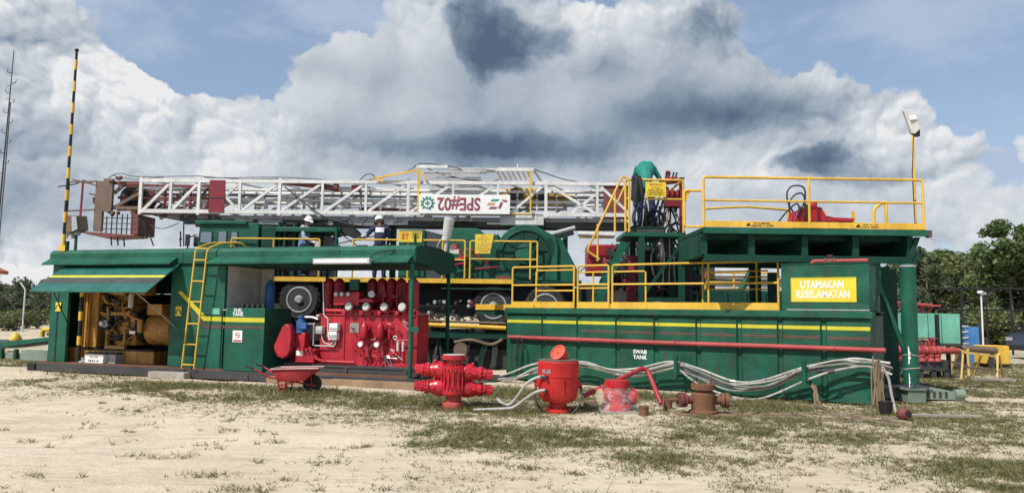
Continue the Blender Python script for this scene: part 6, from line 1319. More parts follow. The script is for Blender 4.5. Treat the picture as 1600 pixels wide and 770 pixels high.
def people():
    zw = K.L(620, 434).z
    # left man, seen from the side, looking right and down at what he holds
    p = K.L(474, 434, .38); f = K.sub((p.x, .38, zw)); H = 1.0
    J = dict(pelvis=(-.02, 0, .93), chest=(.0, 0, 1.25), neck=(.05, -.02, 1.45), head=(.09, -.03, 1.57), look=(.85, -.42, -.30), lsh=(.02, .19, 1.40), lel=(.10, .20, 1.12), lwr=(.33, .10, 1.02), rsh=(.0, -.19, 1.40), rel=(.05, -.24, 1.12), rwr=(.28, -.18, 1.0),
             lhip=(-.01, .1, .88), lkn=(.03, .12, .48), lan=(-.02, .13, .08), ltoe=(.14, .13, .04), rhip=(-.01, -.1, .88), rkn=(.02, -.12, .48), ran=(-.06, -.13, .08), rtoe=(.10, -.14, .04))
    def ex(t, j, lk, sd, up):
        g = MB(); g.capsule(j['rwr']-V((.05, 0, 0)), j['rwr']+V((.02, 0, -.01)), .045, .04, 8); g.ball(j['rwr']+V((.07, 0, -.02)), .052, 10); remesh(g, 'glove', 'cloth_white', t, .012)
        m = MB(); m.capsule(j['pelvis']-V((0, 0, .04)), j['chest']-V((0, 0, .02)), .172, .183); m.capsule(j['chest'], j['chest']+V((.0, 0, .12)), .17, .12); remesh(m, 'vest', 'cloth_blue', t, .018)
    person('man in pale blue workwear and white helmet standing on the truck facing right', f, J, 'cloth_pale', 'navy', True, 1, ex, 1.02)
    o = MB().box((0, -.004, 0), (.16, .004, .2)).build('paper_sheet', 'white_clean'); q = f.wld((.36, -.2, .86)); o.location = q; o.rotation_euler = (.3, .2, f.a); tag(o, 'white paper sheet held by the man in pale blue', 'paper')
    # middle man, back to the viewer, left arm on the rail
    p = K.L(592, 434, .40); f = K.sub((p.x, .40, zw))
    J = dict(pelvis=(.0, 0, .95), chest=(.0, .03, 1.28), neck=(-.02, .05, 1.49), head=(-.05, .07, 1.61), look=(-.75, .6, -.25), lsh=(-.2, .02, 1.42), lel=(-.36, -.06, 1.21), lwr=(-.56, -.26, 1.08), rsh=(.19, .03, 1.42), rel=(.25, .10, 1.14), rwr=(.16, .26, .98),
             lhip=(-.1, 0, .88), lkn=(-.12, .03, .48), lan=(-.13, -.02, .08), ltoe=(-.14, .13, .04), rhip=(.1, 0, .88), rkn=(.12, .03, .48), ran=(.13, -.02, .08), rtoe=(.15, .13, .04))
    def ex2(t, j, lk, sd, up):
        m = MB(); P = []; n = 7
        for a in range(n):
            for z in (1.28, 1.42): x = -.11+.24*a/(n-1); P.append(V((x, -math.sqrt(max(.19**2-x*x*.9, .01))+.035+(.035 if z > 1.35 else 0), z))*1.03)
        m.add(P, [(2*k, 2*k+2, 2*k+3, 2*k+1) for k in range(n-1)]); m.build('back_panel', 'cloth_white', t)
        m = MB(); e = j['lel']; wv = j['lwr']; m.capsule(e.lerp(wv, .2), e.lerp(wv, .55), .064, .058, 10); m.build('cuff_band', 'cloth_pale', t); m = MB(); m.capsule(j['lsh']+V((-.01, 0, .02)), j['lsh'].lerp(j['lel'], .3), .082, .08, 10); 
    person('man in navy coveralls and white helmet seen from behind leaning on the truck rail', f, J, 'navy', 'navy', True, 1, ex2, 1.03)
    # man in green on the platform, back to the viewer, bent over his work
    zf = PF.L(1020, 363).z; p = PF.L(1009, 363, .5); f = PF.sub((p.x, .42, zf+.16))
    J = dict(pelvis=(-.02, -.04, .98), chest=(.0, .10, 1.32), neck=(.03, .30, 1.46), head=(.05, .44, 1.40), look=(.1, .45, -.88), lsh=(-.17, .17, 1.40), lel=(-.25, .34, 1.14), lwr=(-.10, .52, 1.04), rsh=(.20, .17, 1.40), rel=(.36, .22, 1.16), rwr=(.52, .38, 1.02),
             lhip=(-.11, 0, .92), lkn=(-.13, .05, .50), lan=(-.15, -.02, .08), ltoe=(-.16, .14, .04), rhip=(.10, 0, .92), rkn=(.14, .05, .50), ran=(.16, -.02, .08), rtoe=(.18, .14, .04), hump=(.02, .14, 1.44))
    person('man in a green jumper bent over his work on the control platform', f, J, 'cloth_teal', 'denim', False, 1, None, 1.10)
    t = thing('step_block', 'low dark step under the man in the green jumper', 'step', PF.sub((p.x, .42, zf))); MB().box((-.4, -.25, 0), (.4, .35, .13)).build('frame', 'steel_dark', t, bevel=.01); MB().box((-.42, -.27, .13), (.42, .37, .16)).build('tread', 'green_dark', t)
people()
# ------------------------------------------------------------------ things on the ground in front
def wheelbarrow():
    g = gnd(448, 613); s = g.y/FPX; fr = Fr((g.x, g.y, 0)); t = thing('wheelbarrow', 'red wheelbarrow with a black tyre standing in front of the shed', 'wheelbarrow', fr)
    X = lambda px: (px-448)*s; Z = lambda py: max((613-py)*s, 0)
    # tray: rim outline above, smaller floor below
    rim = [(X(429), -.30, Z(576)), (X(500), -.24, Z(574)), (X(500), .24, Z(574)), (X(429), .30, Z(576))]; flo = [(X(440), -.22, Z(595)), (X(478), -.2, Z(594)), (X(478), .2, Z(594)), (X(440), .22, Z(595))]
    m = MB(); n = 4; m.add(rim+flo, [(0, 1, 5, 4), (1, 2, 6, 5), (2, 3, 7, 6), (3, 0, 4, 7), (4, 5, 6, 7)]); o = m.build('tray', 'red_barrow', t); sd = o.modifiers.new('s', 'SOLIDIFY'); sd.thickness = .006
    MB().tube([*rim, rim[0]], .014, 7).build('tray_rim', 'pale_red', t)
    for sgn in (-1, 1):
        y = .24*sgn
        MB().tube(bend([(X(396), y*1.2, Z(573)), (X(404), y*1.2, Z(576)), (X(424), y, Z(588)), (X(470), y*.7, Z(596)), (X(493), y*.35, Z(602))], .08), .018, 8).build('handle', 'red_barrow', t)
        MB().tube([(X(398)-.08, y*1.2, Z(572)), (X(404), y*1.2, Z(576))], .022, 8).build('grip', 'black', t)
        MB().tube(bend([(X(438), y*.9, Z(590)), (X(443), y, Z(611)), (X(449), y, Z(612)), (X(452), y*.9, Z(592))], .05), .015, 7).build('leg', 'red_dark', t); MB().tube([(X(441), y, Z(600)), (X(462), y*.8, Z(598))], .012, 7).build('leg_stay', 'red_dark', t)
        MB().tube([(X(487), y*.6, Z(580)), (X(488), y*.5, Z(598))], .014, 7).build('tray_stay', 'red_dark', t)
    MB().tube([(X(443), -.24, Z(606)), (X(443), .24, Z(606))], .012, 7).build('cross_bar', 'red_dark', t)
    c = (X(487), 0, Z(602)); r = .175
    w = MB().lathe([(r*.62, -.035), (r*.9, -.045), (r, -.03), (r*1.02, 0), (r, .03), (r*.9, .045), (r*.62, .035)], (c[0], 0, r), (0, 1, 0), 26).build('wheel', 'rubber', t)
    MB().lathe([(r*.64, -.03), (r*.55, -.036), (r*.4, -.012), (r*.15, -.035), (r*.15, .035), (r*.4, .012), (r*.55, .036), (r*.64, .03)], (c[0], 0, r), (0, 1, 0), 20).build('rim', 'red_barrow', w); MB().tube([(c[0], -.09, r), (c[0], .09, r)], .014, 8).build('axle', 'steel_dark', w)
paint('red_barrow', (.33, .014, .022), .5, .4, (.2, .12, .09), .1); paint('pale_red', (.55, .38, .36), .5, .5, (.3, .12, .1)); wheelbarrow()

def bolts(parent, c, ax, R, n, r=.016, h=.03, mat='red_bright', name='bolt'):
    c = V(c); ax = V(ax).normalized(); a = ax.orthogonal().normalized(); b = ax.cross(a); me = None
    for k in range(n):
        g = 2*math.pi*k/n; p = c+(a*math.cos(g)+b*math.sin(g))*R
        if me is None:
            me = MB().lathe([(r, 0), (r, h), (r*.6, h), (r*.6, h*1.6)], (0, 0, 0), ax, 6).mesh('bolt', 30); me.materials.append(MATS[mat])
        o = bpy.data.objects.new(name, me); COL.objects.link(o); o.location = p; o.parent = parent
def blowout():
    g = gnd(708, 638); s = g.y/FPX; fr = Fr((g.x, g.y, 0), math.radians(3)); t = thing('ram_preventer', 'glossy red double ram blowout preventer standing on the sand', 'blowout preventer', fr)
    Z = lambda py: (638-py)*s; m = 'red_bright'
    b = MB().lathe([(17*s, 0), (17*s, 9*s), (12*s, 11*s), (12*s, 20*s), (21*s, 24*s)], n=28).build('base_spool', 'red_dusty', t); bolts(t, (0, 0, 9*s), (0, 0, 1), 14.5*s, 10, .012, .02, 'red_dusty')
    MB().lathe([(13*s, Z(574)), (13*s, Z(563)), (19*s, Z(563)), (19*s, Z(556)), (16*s, Z(556)), (16*s, Z(557))], n=28).build('top_flange', m, t); MB().lathe([(17*s, 0), (17*s, .6*s)], (0, 0, Z(556)), n=28).build('gasket_face', 'grey_light', t); bolts(t, (0, 0, Z(563)-.03), (0, 0, 1), 16*s, 10, .013, .02, 'rust')
    # ribbed body, slim between the two pairs of rams
    body = MB().lathe([(12*s, Z(618)), (20*s, Z(616)), (21*s, Z(610)), (19*s, Z(602)), (18*s, Z(594)), (19*s, Z(588)), (21*s, Z(580)), (20*s, Z(574)), (12*s, Z(571))], n=32).build('body', m, t, 35)
    for k in range(7): a = math.pi*(1.16+.68*k/6); MB().tube([(20.5*s*math.cos(a), 20.5*s*math.sin(a), Z(606)), (20.5*s*math.cos(a), 20.5*s*math.sin(a), Z(579))], .017, 8).build('tie_rod', m, body)
    me = MB().lathe([(.016, 0), (.016, .025), (.010, .025), (.010, .045)], (0, 0, 0), (0, 0, 1), 6).mesh('nut', 30); me.materials.append(MATS[m])
    for z, rr, n in ((Z(575), 18, 12), (Z(580), 22, 12), (Z(607), 22, 12), (Z(612), 19, 12)):
        for k in range(n):
            a = math.pi*(1.02+.96*k/(n-1)); o = bpy.data.objects.new('nut', me); COL.objects.link(o); o.location = (rr*s*math.cos(a), rr*s*math.sin(a), z); o.parent = body
    for zc, tl, tr in ((Z(581), .05, -.09), (Z(606), .03, -.06)):
        for sd in (-1, 1):
            ax = V((sd, 0, tl if sd < 0 else tr)).normalized(); o = V((0, 0, zc))
            bo = MB().lathe([(10*s, 10*s), (13.5*s, 14*s), (14*s, 20*s), (13*s, 26*s), (11*s, 32*s), (9*s, 36*s), (9*s, 38*s), (11*s, 38*s), (11*s, 42*s), (8*s, 43*s)], o, ax, 24).build('bonnet', m, t)
            MB().lathe([(7.5*s, 43*s), (7.5*s, 47*s), (9*s, 47*s), (9*s, 49*s), (6.8*s, 50*s), (6.8*s, 60*s), (5.2*s, 60*s)], o, ax, 22).build('ram_cylinder', m, bo); MB().lathe([(4.3*s, 0), (4.3*s, .5*s)], o+ax*(60*s), ax, 14).build('ram_bore', 'black', bo)
            bolts(bo, o+ax*(42*s), ax, 9.6*s, 10, .012, .024); bolts(bo, o+ax*(22*s), ax, 13.2*s, 14, .013, .022)
            for a in range(5): q = a*2*math.pi/5; MB().beam(o+ax*(50*s)+V((0, math.cos(q), math.sin(q)))*7*s, o+ax*(58*s)+V((0, math.cos(q), math.sin(q)))*7*s, .022, .022).build('lock_rib', m, bo)
            MB().lathe([(.03, 0), (.03, .05), (.02, .08)], o+ax*(29*s)+V((0, -.05, 9*s)), (0, -.3, 1), 10).build('port', m, bo); MB().lathe([(.025, 0), (.025, .07)], o+ax*(31*s)+V((0, -9*s, 0)), (0, -1, .2), 10).build('port', m, bo)
paint('red_dusty', (.42, .06, .05), .7, .4, (.5, .35, .28)); blowout()
def annular():
    g = gnd(872, 643); s = g.y/FPX; fr = Fr((g.x, g.y, 0), math.radians(-4)); t = thing('annular_preventer', 'large red annular preventer barrel standing on the sand', 'annular preventer', fr); Z = lambda py: (643-py)*s; m = 'red_annular'
    MB().lathe([(20*s, 0), (20*s, 5*s), (13*s, 6*s), (13*s, 14*s), (24*s, 17*s), (29*s, 24*s), (30.5*s, 34*s), (30.5*s, 54*s), (31.3*s, 54.5*s), (31.8*s, 76*s), (30*s, 78*s), (27*s, 78*s)], n=44).build('barrel', m, t); bolts(t, (0, 0, 5*s), (0, 0, 1), 17*s, 12, .013, .02, m)
    MB().lathe([(30.5*s, 0), (30.5*s, 1.6*s), (24*s, 2*s)], (0, 0, 78*s), n=40).build('lid', 'rust_brown', t)
    for sg in (-1, 1):
        MB().prism([(sg*30*s, -.03, 38*s), (sg*37*s, -.03, 36*s), (sg*37*s, -.03, 43*s), (sg*30*s, -.03, 50*s)], (0, .06, 0)).build('lifting_eye', m, t); MB().tube(catmull([(sg*33*s, -.05, 40*s), (sg*36*s, -.1, 25*s), (sg*30*s, -.16, 10*s), (sg*22*s, -.18, 1*s)], 5), .016, 6).build('sling', 'cable', t)
    for y in (588, 609): MB().lathe([(.03, 0), (.03, .05), (.02, .08)], (-18*s, -26*s, Z(y)), (-.25, -1, 0), 10).build('port', 'steel_dark', t); MB().tube([(-18*s, -27.5*s, Z(y)), (-27*s, -25*s, Z(y))], .018, 7).build('port_elbow', 'steel_dark', t)
    MB().prism([(-24*s+.0, -20.8*s, Z(583)), (-11*s, -30.2*s, Z(583)), (-11*s, -30.2*s, Z(577)), (-24*s, -20.8*s, Z(577))], (-.003, -.004, 0)).build('maker_plate', 'steel', t); MB().tube([(8*s, -31.5*s, Z(590)), (8*s, -30.6*s, Z(615))], .012, 6).build('weld_bead', m, t)
    t2 = thing('plug_cap', 'orange red round cap tilted on top of the annular preventer', 'cap', Fr((g.x-3*s, g.y, 80*s))); ax = V((-.55, -.62, .55)); ax.normalize()
    o = V((.05, .02, 8*s)); MB().lathe([(10.5*s, -9*s), (11*s, 3*s), (13*s, 3.5*s), (13*s, 6*s), (11.5*s, 6*s), (11*s, 4.4*s), (3*s, 4.2*s)], o, ax, 28).build('body', 'red_cap', t2); MB().ball(o+ax*(4.6*s), .018, 8).build('centre_boss', 'red_cap', t2)
annular()
def wrapped_spool():
    g = gnd(964, 643); s = g.y/FPX; fr = Fr((g.x, g.y, 0)); t = thing('wrapped_spool', 'red flanged spool wrapped in clear plastic film', 'spool', fr); m = 'red_bright'
    MB().lathe([(22*s, 3*s), (22*s, 10*s), (16*s, 12*s), (16*s, 26*s), (18*s, 34*s), (18*s, 38*s), (19*s, 38*s), (19*s, 48*s), (13*s, 48*s)], n=28).build('body', m, t); bolts(t, (0, 0, 10*s), (0, 0, 1), 19*s, 10, .013, .025, m)
    for sg, mt in ((-1, 'plank_end'), (1, m)): o = V((sg*14*s, 0, 23*s)); f = MB().lathe([(10*s, 0), (10*s, 9*s), (13*s, 9*s), (13*s, 13*s)], o, (sg, -.35 if sg < 0 else .1, 0), 22).build('side_flange', m, t); MB().lathe([(12.5*s, 0), (12.5*s, 1.2*s)], o+V((sg, -.35 if sg < 0 else .1, 0)).normalized()*13*s, (sg, -.35 if sg < 0 else .1, 0), 22).build('flange_cover', mt, f)
    w = MB(); R = random.Random(5); rows = 9; n = 34; P = []
    for i in range(rows):
        z = (4+4.3*i)*s
        for k in range(n):
            a = 2*math.pi*k/n; r = (24.5+7*abs(math.cos(a))**3*(1 if 2 < i < 7 else .4)+R.uniform(-1.1, 1.1)+1.2*math.sin(a*7+i))*s
            if i > 6: r *= .86
            P.append((r*math.cos(a), r*math.sin(a), z+R.uniform(-1, 1)*s))
    w.add(P, [(i*n+k, i*n+(k+1) % n, (i+1)*n+(k+1) % n, (i+1)*n+k) for i in range(rows-1) for k in range(n)]); w.build('plastic_film', 'plastic_wrap', t, 20)
    o = MB().box((-27*s, -.28, -.0), (27*s, .25, .035)).build('board', 'timber_grey'); o.location = (g.x, g.y, 0); tag(o, 'thin wooden board under the plastic wrapped red spool', 'board')
    # red bent pipe
    Y = 12.4; pts = [at(912, 618, Y), at(960, 596, Y+.1), at(1004, 575, Y+.3), at(1012, 578, Y+.3), at(1033, 630, Y-.1)]; b = V((pts[-1].x, pts[-1].y, 0)); o = MB().tube(bend([p-b for p in pts], .06), .04, 10).build('bent_pipe', 'red_barrow'); o.location = b; tag(o, 'red bent pipe arching over between the two spools', 'pipe')
    o = None; q = at(978, 592, 12.6); t3 = thing('pipe_clamp', 'small red clamp on the bent red pipe above the wrapped spool', 'clamp', Fr((q.x-.09, q.y, q.z-.12))); MB().ring((0, 0, .06), (1, 0, .5), .055, .02, 14, 6).build('ring', 'red_barrow', t3); MB().box((-.03, -.03, .1), (.03, .03, .17)).build('lug', 'red_barrow', t3)
wrapped_spool()
def rusty_spool():
    g = gnd(1099, 648); s = g.y/FPX; fr = Fr((g.x, g.y, 0)); t = thing('rusty_spool', 'rusty brown wellhead spool with side flanges in front of the tank', 'spool', fr); m = 'rust'
    MB().lathe([(22*s, 2*s), (22*s, 7*s), (18*s, 8*s), (18*s, 32*s), (15*s, 35*s), (14*s, 39*s), (18.5*s, 39*s), (18.5*s, 47*s), (12*s, 47*s)], n=28).build('body', m, t)
    for x in (-8, 9, 0, -14, 14): MB().tube([(x*s, -8*s if abs(x) < 12 else 4*s, 46*s), (x*s, -8*s if abs(x) < 12 else 4*s, (50+abs(x)*.6)*s)], .012, 6).build('stud', m, t)
    for sg in (-1, 1):
        o = V((sg*15*s, 0, 23*s)); f = MB().lathe([(6.5*s, 0), (6.5*s, 12*s), (11*s, 12*s), (11*s, 16*s), (8*s, 16*s), (8*s, 18*s), (11.5*s, 18*s), (11.5*s, 23*s), (5*s, 23*s)], o, (sg, -.12, 0), 20).build('side_flange', m if sg > 0 else 'rust_red', t); bolts(f, o+V((sg, -.12, 0)).normalized()*23*s, (sg, -.12, 0), 9*s, 8, .013, .02, m)
    MB().tube([(-38*s, 0, 23*s), (-52*s, .05, 22*s)], .03, 8).build('nipple', m, t)
    o = MB().box((-.45, -.22, -.01), (.48, .25, .03)).build('board', 'timber'); o.location = (g.x, g.y, 0); tag(o, 'brown board under the rusty wellhead spool', 'board')
    for k, (px, py, lb) in enumerate(((1044, 638, 'small rusty pipe stub standing left of the rusty spool'), (1006, 650, 'half buried rusty pipe stub right of the wrapped spool'))):
        q = gnd(px, py); tt = thing('pipe_stub', lb, 'pipe stub', Fr((q.x, q.y, 0))); MB().lathe([(.07, -.02), (.075, .16), (.055, .16), (.05, .05)], n=14).build('tube', 'rust', tt); MB().ring((0, 0, .15), (0, 0, 1), .072, .012, 14, 6).build('collar', 'rust', tt)
    q = gnd(640, 637); R = random.Random(3); m = MB(); n = 14; ring = [(.26*math.cos(2*math.pi*k/n)*R.uniform(.7, 1.1), .10*math.sin(2*math.pi*k/n)*R.uniform(.7, 1.1), .006) for k in range(n)]; top = [(x*.6, y*.6, .02+R.uniform(0, .015)) for x, y, z in ring]
    m.add(ring+top+[(0, 0, .035)], [(k, (k+1) % n, n+(k+1) % n, n+k) for k in range(n)]+[(n+k, n+(k+1) % n, 2*n) for k in range(n)]); o = m.build('cement_lump', 'timber_grey'); o.location = (q.x, q.y, 0); tag(o, 'flat pale lump of cement on the grass left of the ram preventer', 'rubble')
    q = gnd(920, 634); o = MB().beam((-.1, 0, .05), (.75, .12, .05), .09, .07).build('timber', 'timber'); o.location = (q.x, q.y, 0); tag(o, 'short timber lying between the annular preventer and the wrapped spool', 'timber')
rusty_spool()

# ------------------------------------------------------------------ yard at the right
def yard_right():
    R = random.Random(14)
    # fallen beam with round end
    b = gnd(1440, 622); t = thing('ground_beam', 'pale green steel beam with a round end lying past the column', 'beam', Fr((b.x, b.y, 0), math.radians(-6))); MB().prism([(-1.2, -.2, .0), (.55, -.2, .0), (.55, -.2, .16), (.1, -.2, .24), (-1.2, -.2, .2)], (0, .45, 0)).build('web', 'grey_green', t, bevel=.01); MB().tube([(.55, -.16, .11), (.72, -.16, .11)], .10, 14).build('round_end', 'grey_green', t); MB().box((-1.25, -.24, .2), (.1, .28, .235)).build('top_plate', 'timber_grey', t)
    for k in range(4): MB().box((.02+.11*k, -.212, .04), (.07+.11*k, -.2005, .16)).build('slot', 'steel_dark', t)
    # valve manifold skid
    g = gnd(1440, 592); f = Fr((g.x, g.y, 0)); s = g.y/FPX; t = thing('valve_manifold', 'red valve manifold on a dark skid behind the steel column', 'manifold', f); X = lambda px: (px-1440)*s; Z = lambda py: (592-py)*s
    MB().box((X(1385), 0, Z(580)), (X(1482), 1.2, Z(562))).build('skid', 'steel_dark', t); 
    for px in (1390, 1405, 1440, 1460, 1480): MB().box((X(px)-.06, 0, 0), (X(px)+.06, .12, Z(578))).build('skid_leg', 'steel_dark', t)
    for px in (1472, 1488): MB().box((X(px)-.035, .1, 0), (X(px)+.035, .2, Z(492 if px != 1488 else 540))).build('upright', 'black', t)
    for y in (548, 560): MB().tube([(X(1382), .05, Z(y)), (X(1500 if y == 548 else 1450), .05, Z(y))], .085, 10).build('manifold_pipe', 'red_faded', t)
    for k, px in enumerate((1385, 1396, 1407, 1438, 1450, 1462)):
        v = MB().lathe([(.1, -.16), (.13, -.15), (.13, -.1), (.1, -.06), (.13, 0), (.1, .06), (.13, .1), (.13, .15), (.1, .16)], (X(px), .05, Z(548)), (1, 0, 0), 12).build('valve', 'red_faded', t); MB().tube([(X(px), .05, Z(548)), (X(px), .05, Z(532))], .045, 8).build('stem', 'red_faded', v); MB().ring((X(px), .05, Z(529)), (0, 0, 1), .11, .014, 14, 5).build('hand_wheel', 'rust_red', v)
    MB().tube([(X(1382), .2, Z(473)), (X(1478), .6, Z(478))], .05, 10).build('top_pipe', 'red_faded', t)
    for k in range(12): a = R.uniform(1386, 1470); b = a+R.uniform(-14, 14); MB().tube(bend([(X(a), .12, Z(565)), (X(a), .12, Z(R.uniform(530, 545))), (X(b), .15, Z(R.uniform(525, 535)))], .06), R.uniform(.03, .07), 8).build('riser', R.choice(['red_faded', 'red', 'rust_red', 'steel_dark']), t)
    for px in (1390, 1402, 1442, 1456, 1466): MB().lathe([(.06, -.1), (.1, -.09), (.1, -.04), (.07, 0), (.1, .04), (.1, .09), (.06, .1)], (X(px), .02, Z(560)), (0, .2, 1), 12).build('choke', 'red_faded', t)
    # teal tank with the funnel
    g = gnd(1468, 578); f = Fr((g.x, g.y, 0)); s = g.y/FPX; t = thing('small_tank', 'pale green weathered tank on a stand behind the red manifold', 'tank', f); X = lambda px: (px-1468)*s; Z = lambda py: (578-py)*s
    for a, b in ((1428, 1453), (1454, 1474), (1475, 1503)): MB().box((X(a), 0, Z(537)), (X(b)-.01, 1.2, Z(491))).build('panel', 'teal', t, bevel=.01)
    MB().box((X(1428), -.02, Z(541)), (X(1504), 1.2, Z(537))).build('base_frame', 'steel_dark', t)
    for px in (1430, 1466, 1500): MB().box((X(px)-.05, .02, 0), (X(px)+.05, .15, Z(541))).build('leg', 'steel_dark', t)
    MB().box((X(1420), .1, Z(480)), (X(1477), .5, Z(477))).build('funnel_rim', 'red_faded', t)
    for a, b in ((1436, 1448), (1452, 1452), (1470, 1458)): MB().beam((X(a), .3, Z(480)), (X(b), .3, Z(491)), .1, .06).build('funnel_leg', 'red_faded', t)
    # yellow trestles
    for i, (px, py, w, lb) in enumerate(((1550, 594, 80, 'larger yellow steel trestle on the grass'), (1508, 586, 40, 'smaller yellow trestle partly behind the manifold'))):
        g = gnd(px, py); s = g.y/FPX; t = thing('trestle', lb, 'trestle', Fr((g.x, g.y, 0), .15)); h = 42*s
        MB().beam((-w*.62*s, 0, h*1.02), (w*.2*s, .1, h*.86), .045, .045).build('top_bar', 'yellow_pale', t)
        for x0, x1, y in ((-w*.6, -w*.72, -.1), (w*.15, w*.05, -.1), (w*.18, w*.45, .3), (-w*.2, -w*.1, .5)): MB().beam((x0*s, 0, h*.95), (x1*s, y, 0), .042, .042).build('leg', 'yellow_pale', t)
        MB().beam((-w*.65*s, -.05, h*.5), (w*.08*s, -.05, h*.35), .05, .05).build('stretcher', 'rust_brown', t); MB().beam((-w*.3*s, .5, h*1.0), (w*.2*s, .35, h*.9), .05, .05).build('top_bar', 'yellow_pale', t)
    g = gnd(1550, 596); o = MB().beam((-.5, 0, .06), (.5, -.1, .05), .14, .08).build('plank', 'timber_grey'); o.location = (g.x, g.y, 0); tag(o, 'short grey plank on the grass under the larger trestle', 'plank')
    g = gnd(1538, 598); o = MB().beam((-.4, 0, .03), (.45, .1, .03), .1, .06).build('plank', 'rust_brown'); o.location = (g.x, g.y, 0); tag(o, 'rusty bar lying beside the grey plank by the trestle', 'bar')
    # blue cabinet, pipe rack, yellow engine
    Y = 26.; p = at(1522, 560, Y); s = Y/FPX; f = Fr((p.x, Y, 0)); t = thing('blue_cabinet', 'tall blue steel cabinet behind the pale green tank', 'cabinet', f); MB().box((-12*s, 0, 0), (8*s, .5, 1.3)).build('body', 'blue_far', t, bevel=.01); MB().box((-4*s, -.012, .08), (9*s, -.001, 1.3)).build('door', 'blue_far', t); MB().box((10*s, -.05, 0), (12.5*s, .1, 1.5)).build('frame_post', 'steel_dark', t); MB().box((-20*s, -.05, 0), (-18*s, .1, 1.55)).build('frame_post', 'black', t)
    for k in range(4): MB().box((-19*s, -.03, .7+.2*k), (-8*s, -.01, .75+.2*k)).build('shelf_bar', 'grey_light', t)
    p = at(1532, 548, 24.); t = thing('rusty_pipe', 'thick rusty pipe on low supports behind the trestles', 'pipe', Fr((p.x, 24., 0))); MB().tube([(-.65, 0, .62), (.55, .1, .58)], .12, 12).build('tube', 'rust_brown', t); MB().box((-.5, -.06, 0), (-.4, .06, .5)).build('support', 'steel_dark', t); MB().box((.35, .0, 0), (.45, .16, .46)).build('support', 'steel_dark', t)
    Y = 25.; p = at(1545, 560, Y); s = Y/FPX; t = thing('yellow_engine', 'small yellow engine box on the grass behind the trestles', 'engine', Fr((p.x, Y, 0))); MB().box((-20*s, -.6, .12), (14*s, .1, .72)).build('cover', 'yellow', t, bevel=.02); MB().box((-16*s, -.02, 0), (30*s, .4, .11)).build('base', 'rust_brown', t); MB().lathe([(.12, 0), (.16, .1), (.12, .3)], (20*s, .2, .12), n=12).build('pump', 'rust_red', t); MB().box((26*s, .05, .12), (33*s, .4, .45)).build('side_cover', 'yellow', t, bevel=.02); MB().box((-4*s, -.01, .36), (7*s, -.002, .44)).build('label', 'letter_black', t)
    # lamp pole
    Y = 30.; p = at(1536, 530, Y); t = thing('lamp_pole', 'thin white lamp pole in front of the trees', 'lamp pole', Fr((p.x, Y, 0))); h = at(1536, 458, Y).z; MB().tube([(0, 0, 0), (0, 0, h)], .035, 8, .03).build('pole', 'white', t); MB().box((-.12, -.1, h), (.02, .05, h+.1)).build('lamp', 'white_clean', t); MB().box((-.02, -.1, h-.06), (.14, .06, h+.04)).build('lamp', 'grey', t)
    # parked dark car: bonnet end in view
    Y = 29.; p = at(1618, 560, Y); t = thing('parked_car', 'dark blue car parked at the right edge with its bonnet in view', 'car', Fr((p.x, Y, 0)))
    prof = [(0, .35), (.02, .75), (.12, .95), (.5, 1.08), (1.0, 1.15), (1.55, 1.62), (3.2, 1.68), (4.1, 1.2), (4.4, 1.1), (4.45, .4)]
    MB().prism([(x, 0, z) for x, z in prof], (0, 1.75, 0)).build('body', 'car_blue', t, bevel=.06)
    w = MB().prism([(1.12, -.006, 1.18), (1.6, -.006, 1.56), (2.3, -.006, 1.6), (2.3, -.006, 1.18)], (0, .005, 0)).build('window', 'glass', t); MB().prism([(2.4, -.006, 1.18), (2.4, -.006, 1.6), (3.1, -.006, 1.6), (3.7, -.006, 1.2)], (0, .005, 0)).build('window', 'glass', t); MB().prism([(1.03, .15, 1.19), (1.52, .15, 1.62), (1.52, 1.6, 1.62), (1.03, 1.6, 1.19)], (-.012, 0, .01)).build('windscreen', 'glass_sky', t)
    for x in (.8, 3.6): wh = MB().lathe([(.2, 0), (.34, 0), (.36, .05), (.36, .2), (.2, .2)], (x, -.03, .36), (0, 1, 0), 22).build('wheel', 'rubber', t); MB().lathe([(.21, .0), (.15, .03), (.05, .0)], (x, -.035, .36), (0, 1, 0), 16).build('rim', 'steel', wh)
    MB().box((-.03, .1, .72), (.03, .45, .86)).build('headlight', 'lamp_glass', t); MB().box((-.03, 1.3, .72), (.03, 1.65, .86)).build('headlight', 'lamp_glass', t); MB().box((-.06, .0, .35), (.1, 1.75, .55)).build('bumper', 'black', t); MB().box((1.0, -.15, 1.12), (1.12, -.0, 1.24)).build('mirror', 'car_blue', t)
    Y = 38.; p = at(1622, 540, Y); t = thing('parked_car', 'black car farther back behind the dark blue car', 'car', Fr((p.x, Y, 0))); MB().prism([(x, 0, z+.1) for x, z in prof], (0, 1.75, 0)).build('body', 'black', t, bevel=.06); MB().prism([(1.12, -.006, 1.3), (1.6, -.006, 1.65), (3.1, -.006, 1.67), (3.7, -.006, 1.3)], (0, .005, 0)).build('window', 'glass', t)
    for x in (.8, 3.6): MB().lathe([(.2, 0), (.38, 0), (.42, .05), (.42, .2), (.2, .2)], (x, -.03, .42), (0, 1, 0), 22).build('wheel', 'rubber', t)
    # pipework fence of the yard
    Y = 33.; p = at(1505, 530, Y); q = at(1640, 530, Y); t = thing('pipe_fence', 'dark pipe and cable rack crossing in front of the trees', 'rack', Fr((p.x, Y, 0))); w = q.x-p.x
    for z in (1.95, 2.9): MB().tube([(-1.2, 0, z), (w, 0, z+.05)], .04, 6).build('rail', 'black', t)
    for k in range(4): x = k*w/3.5; MB().tube([(x, 0, 0), (x, 0, 2.9)], .045, 6).build('post', 'black', t)
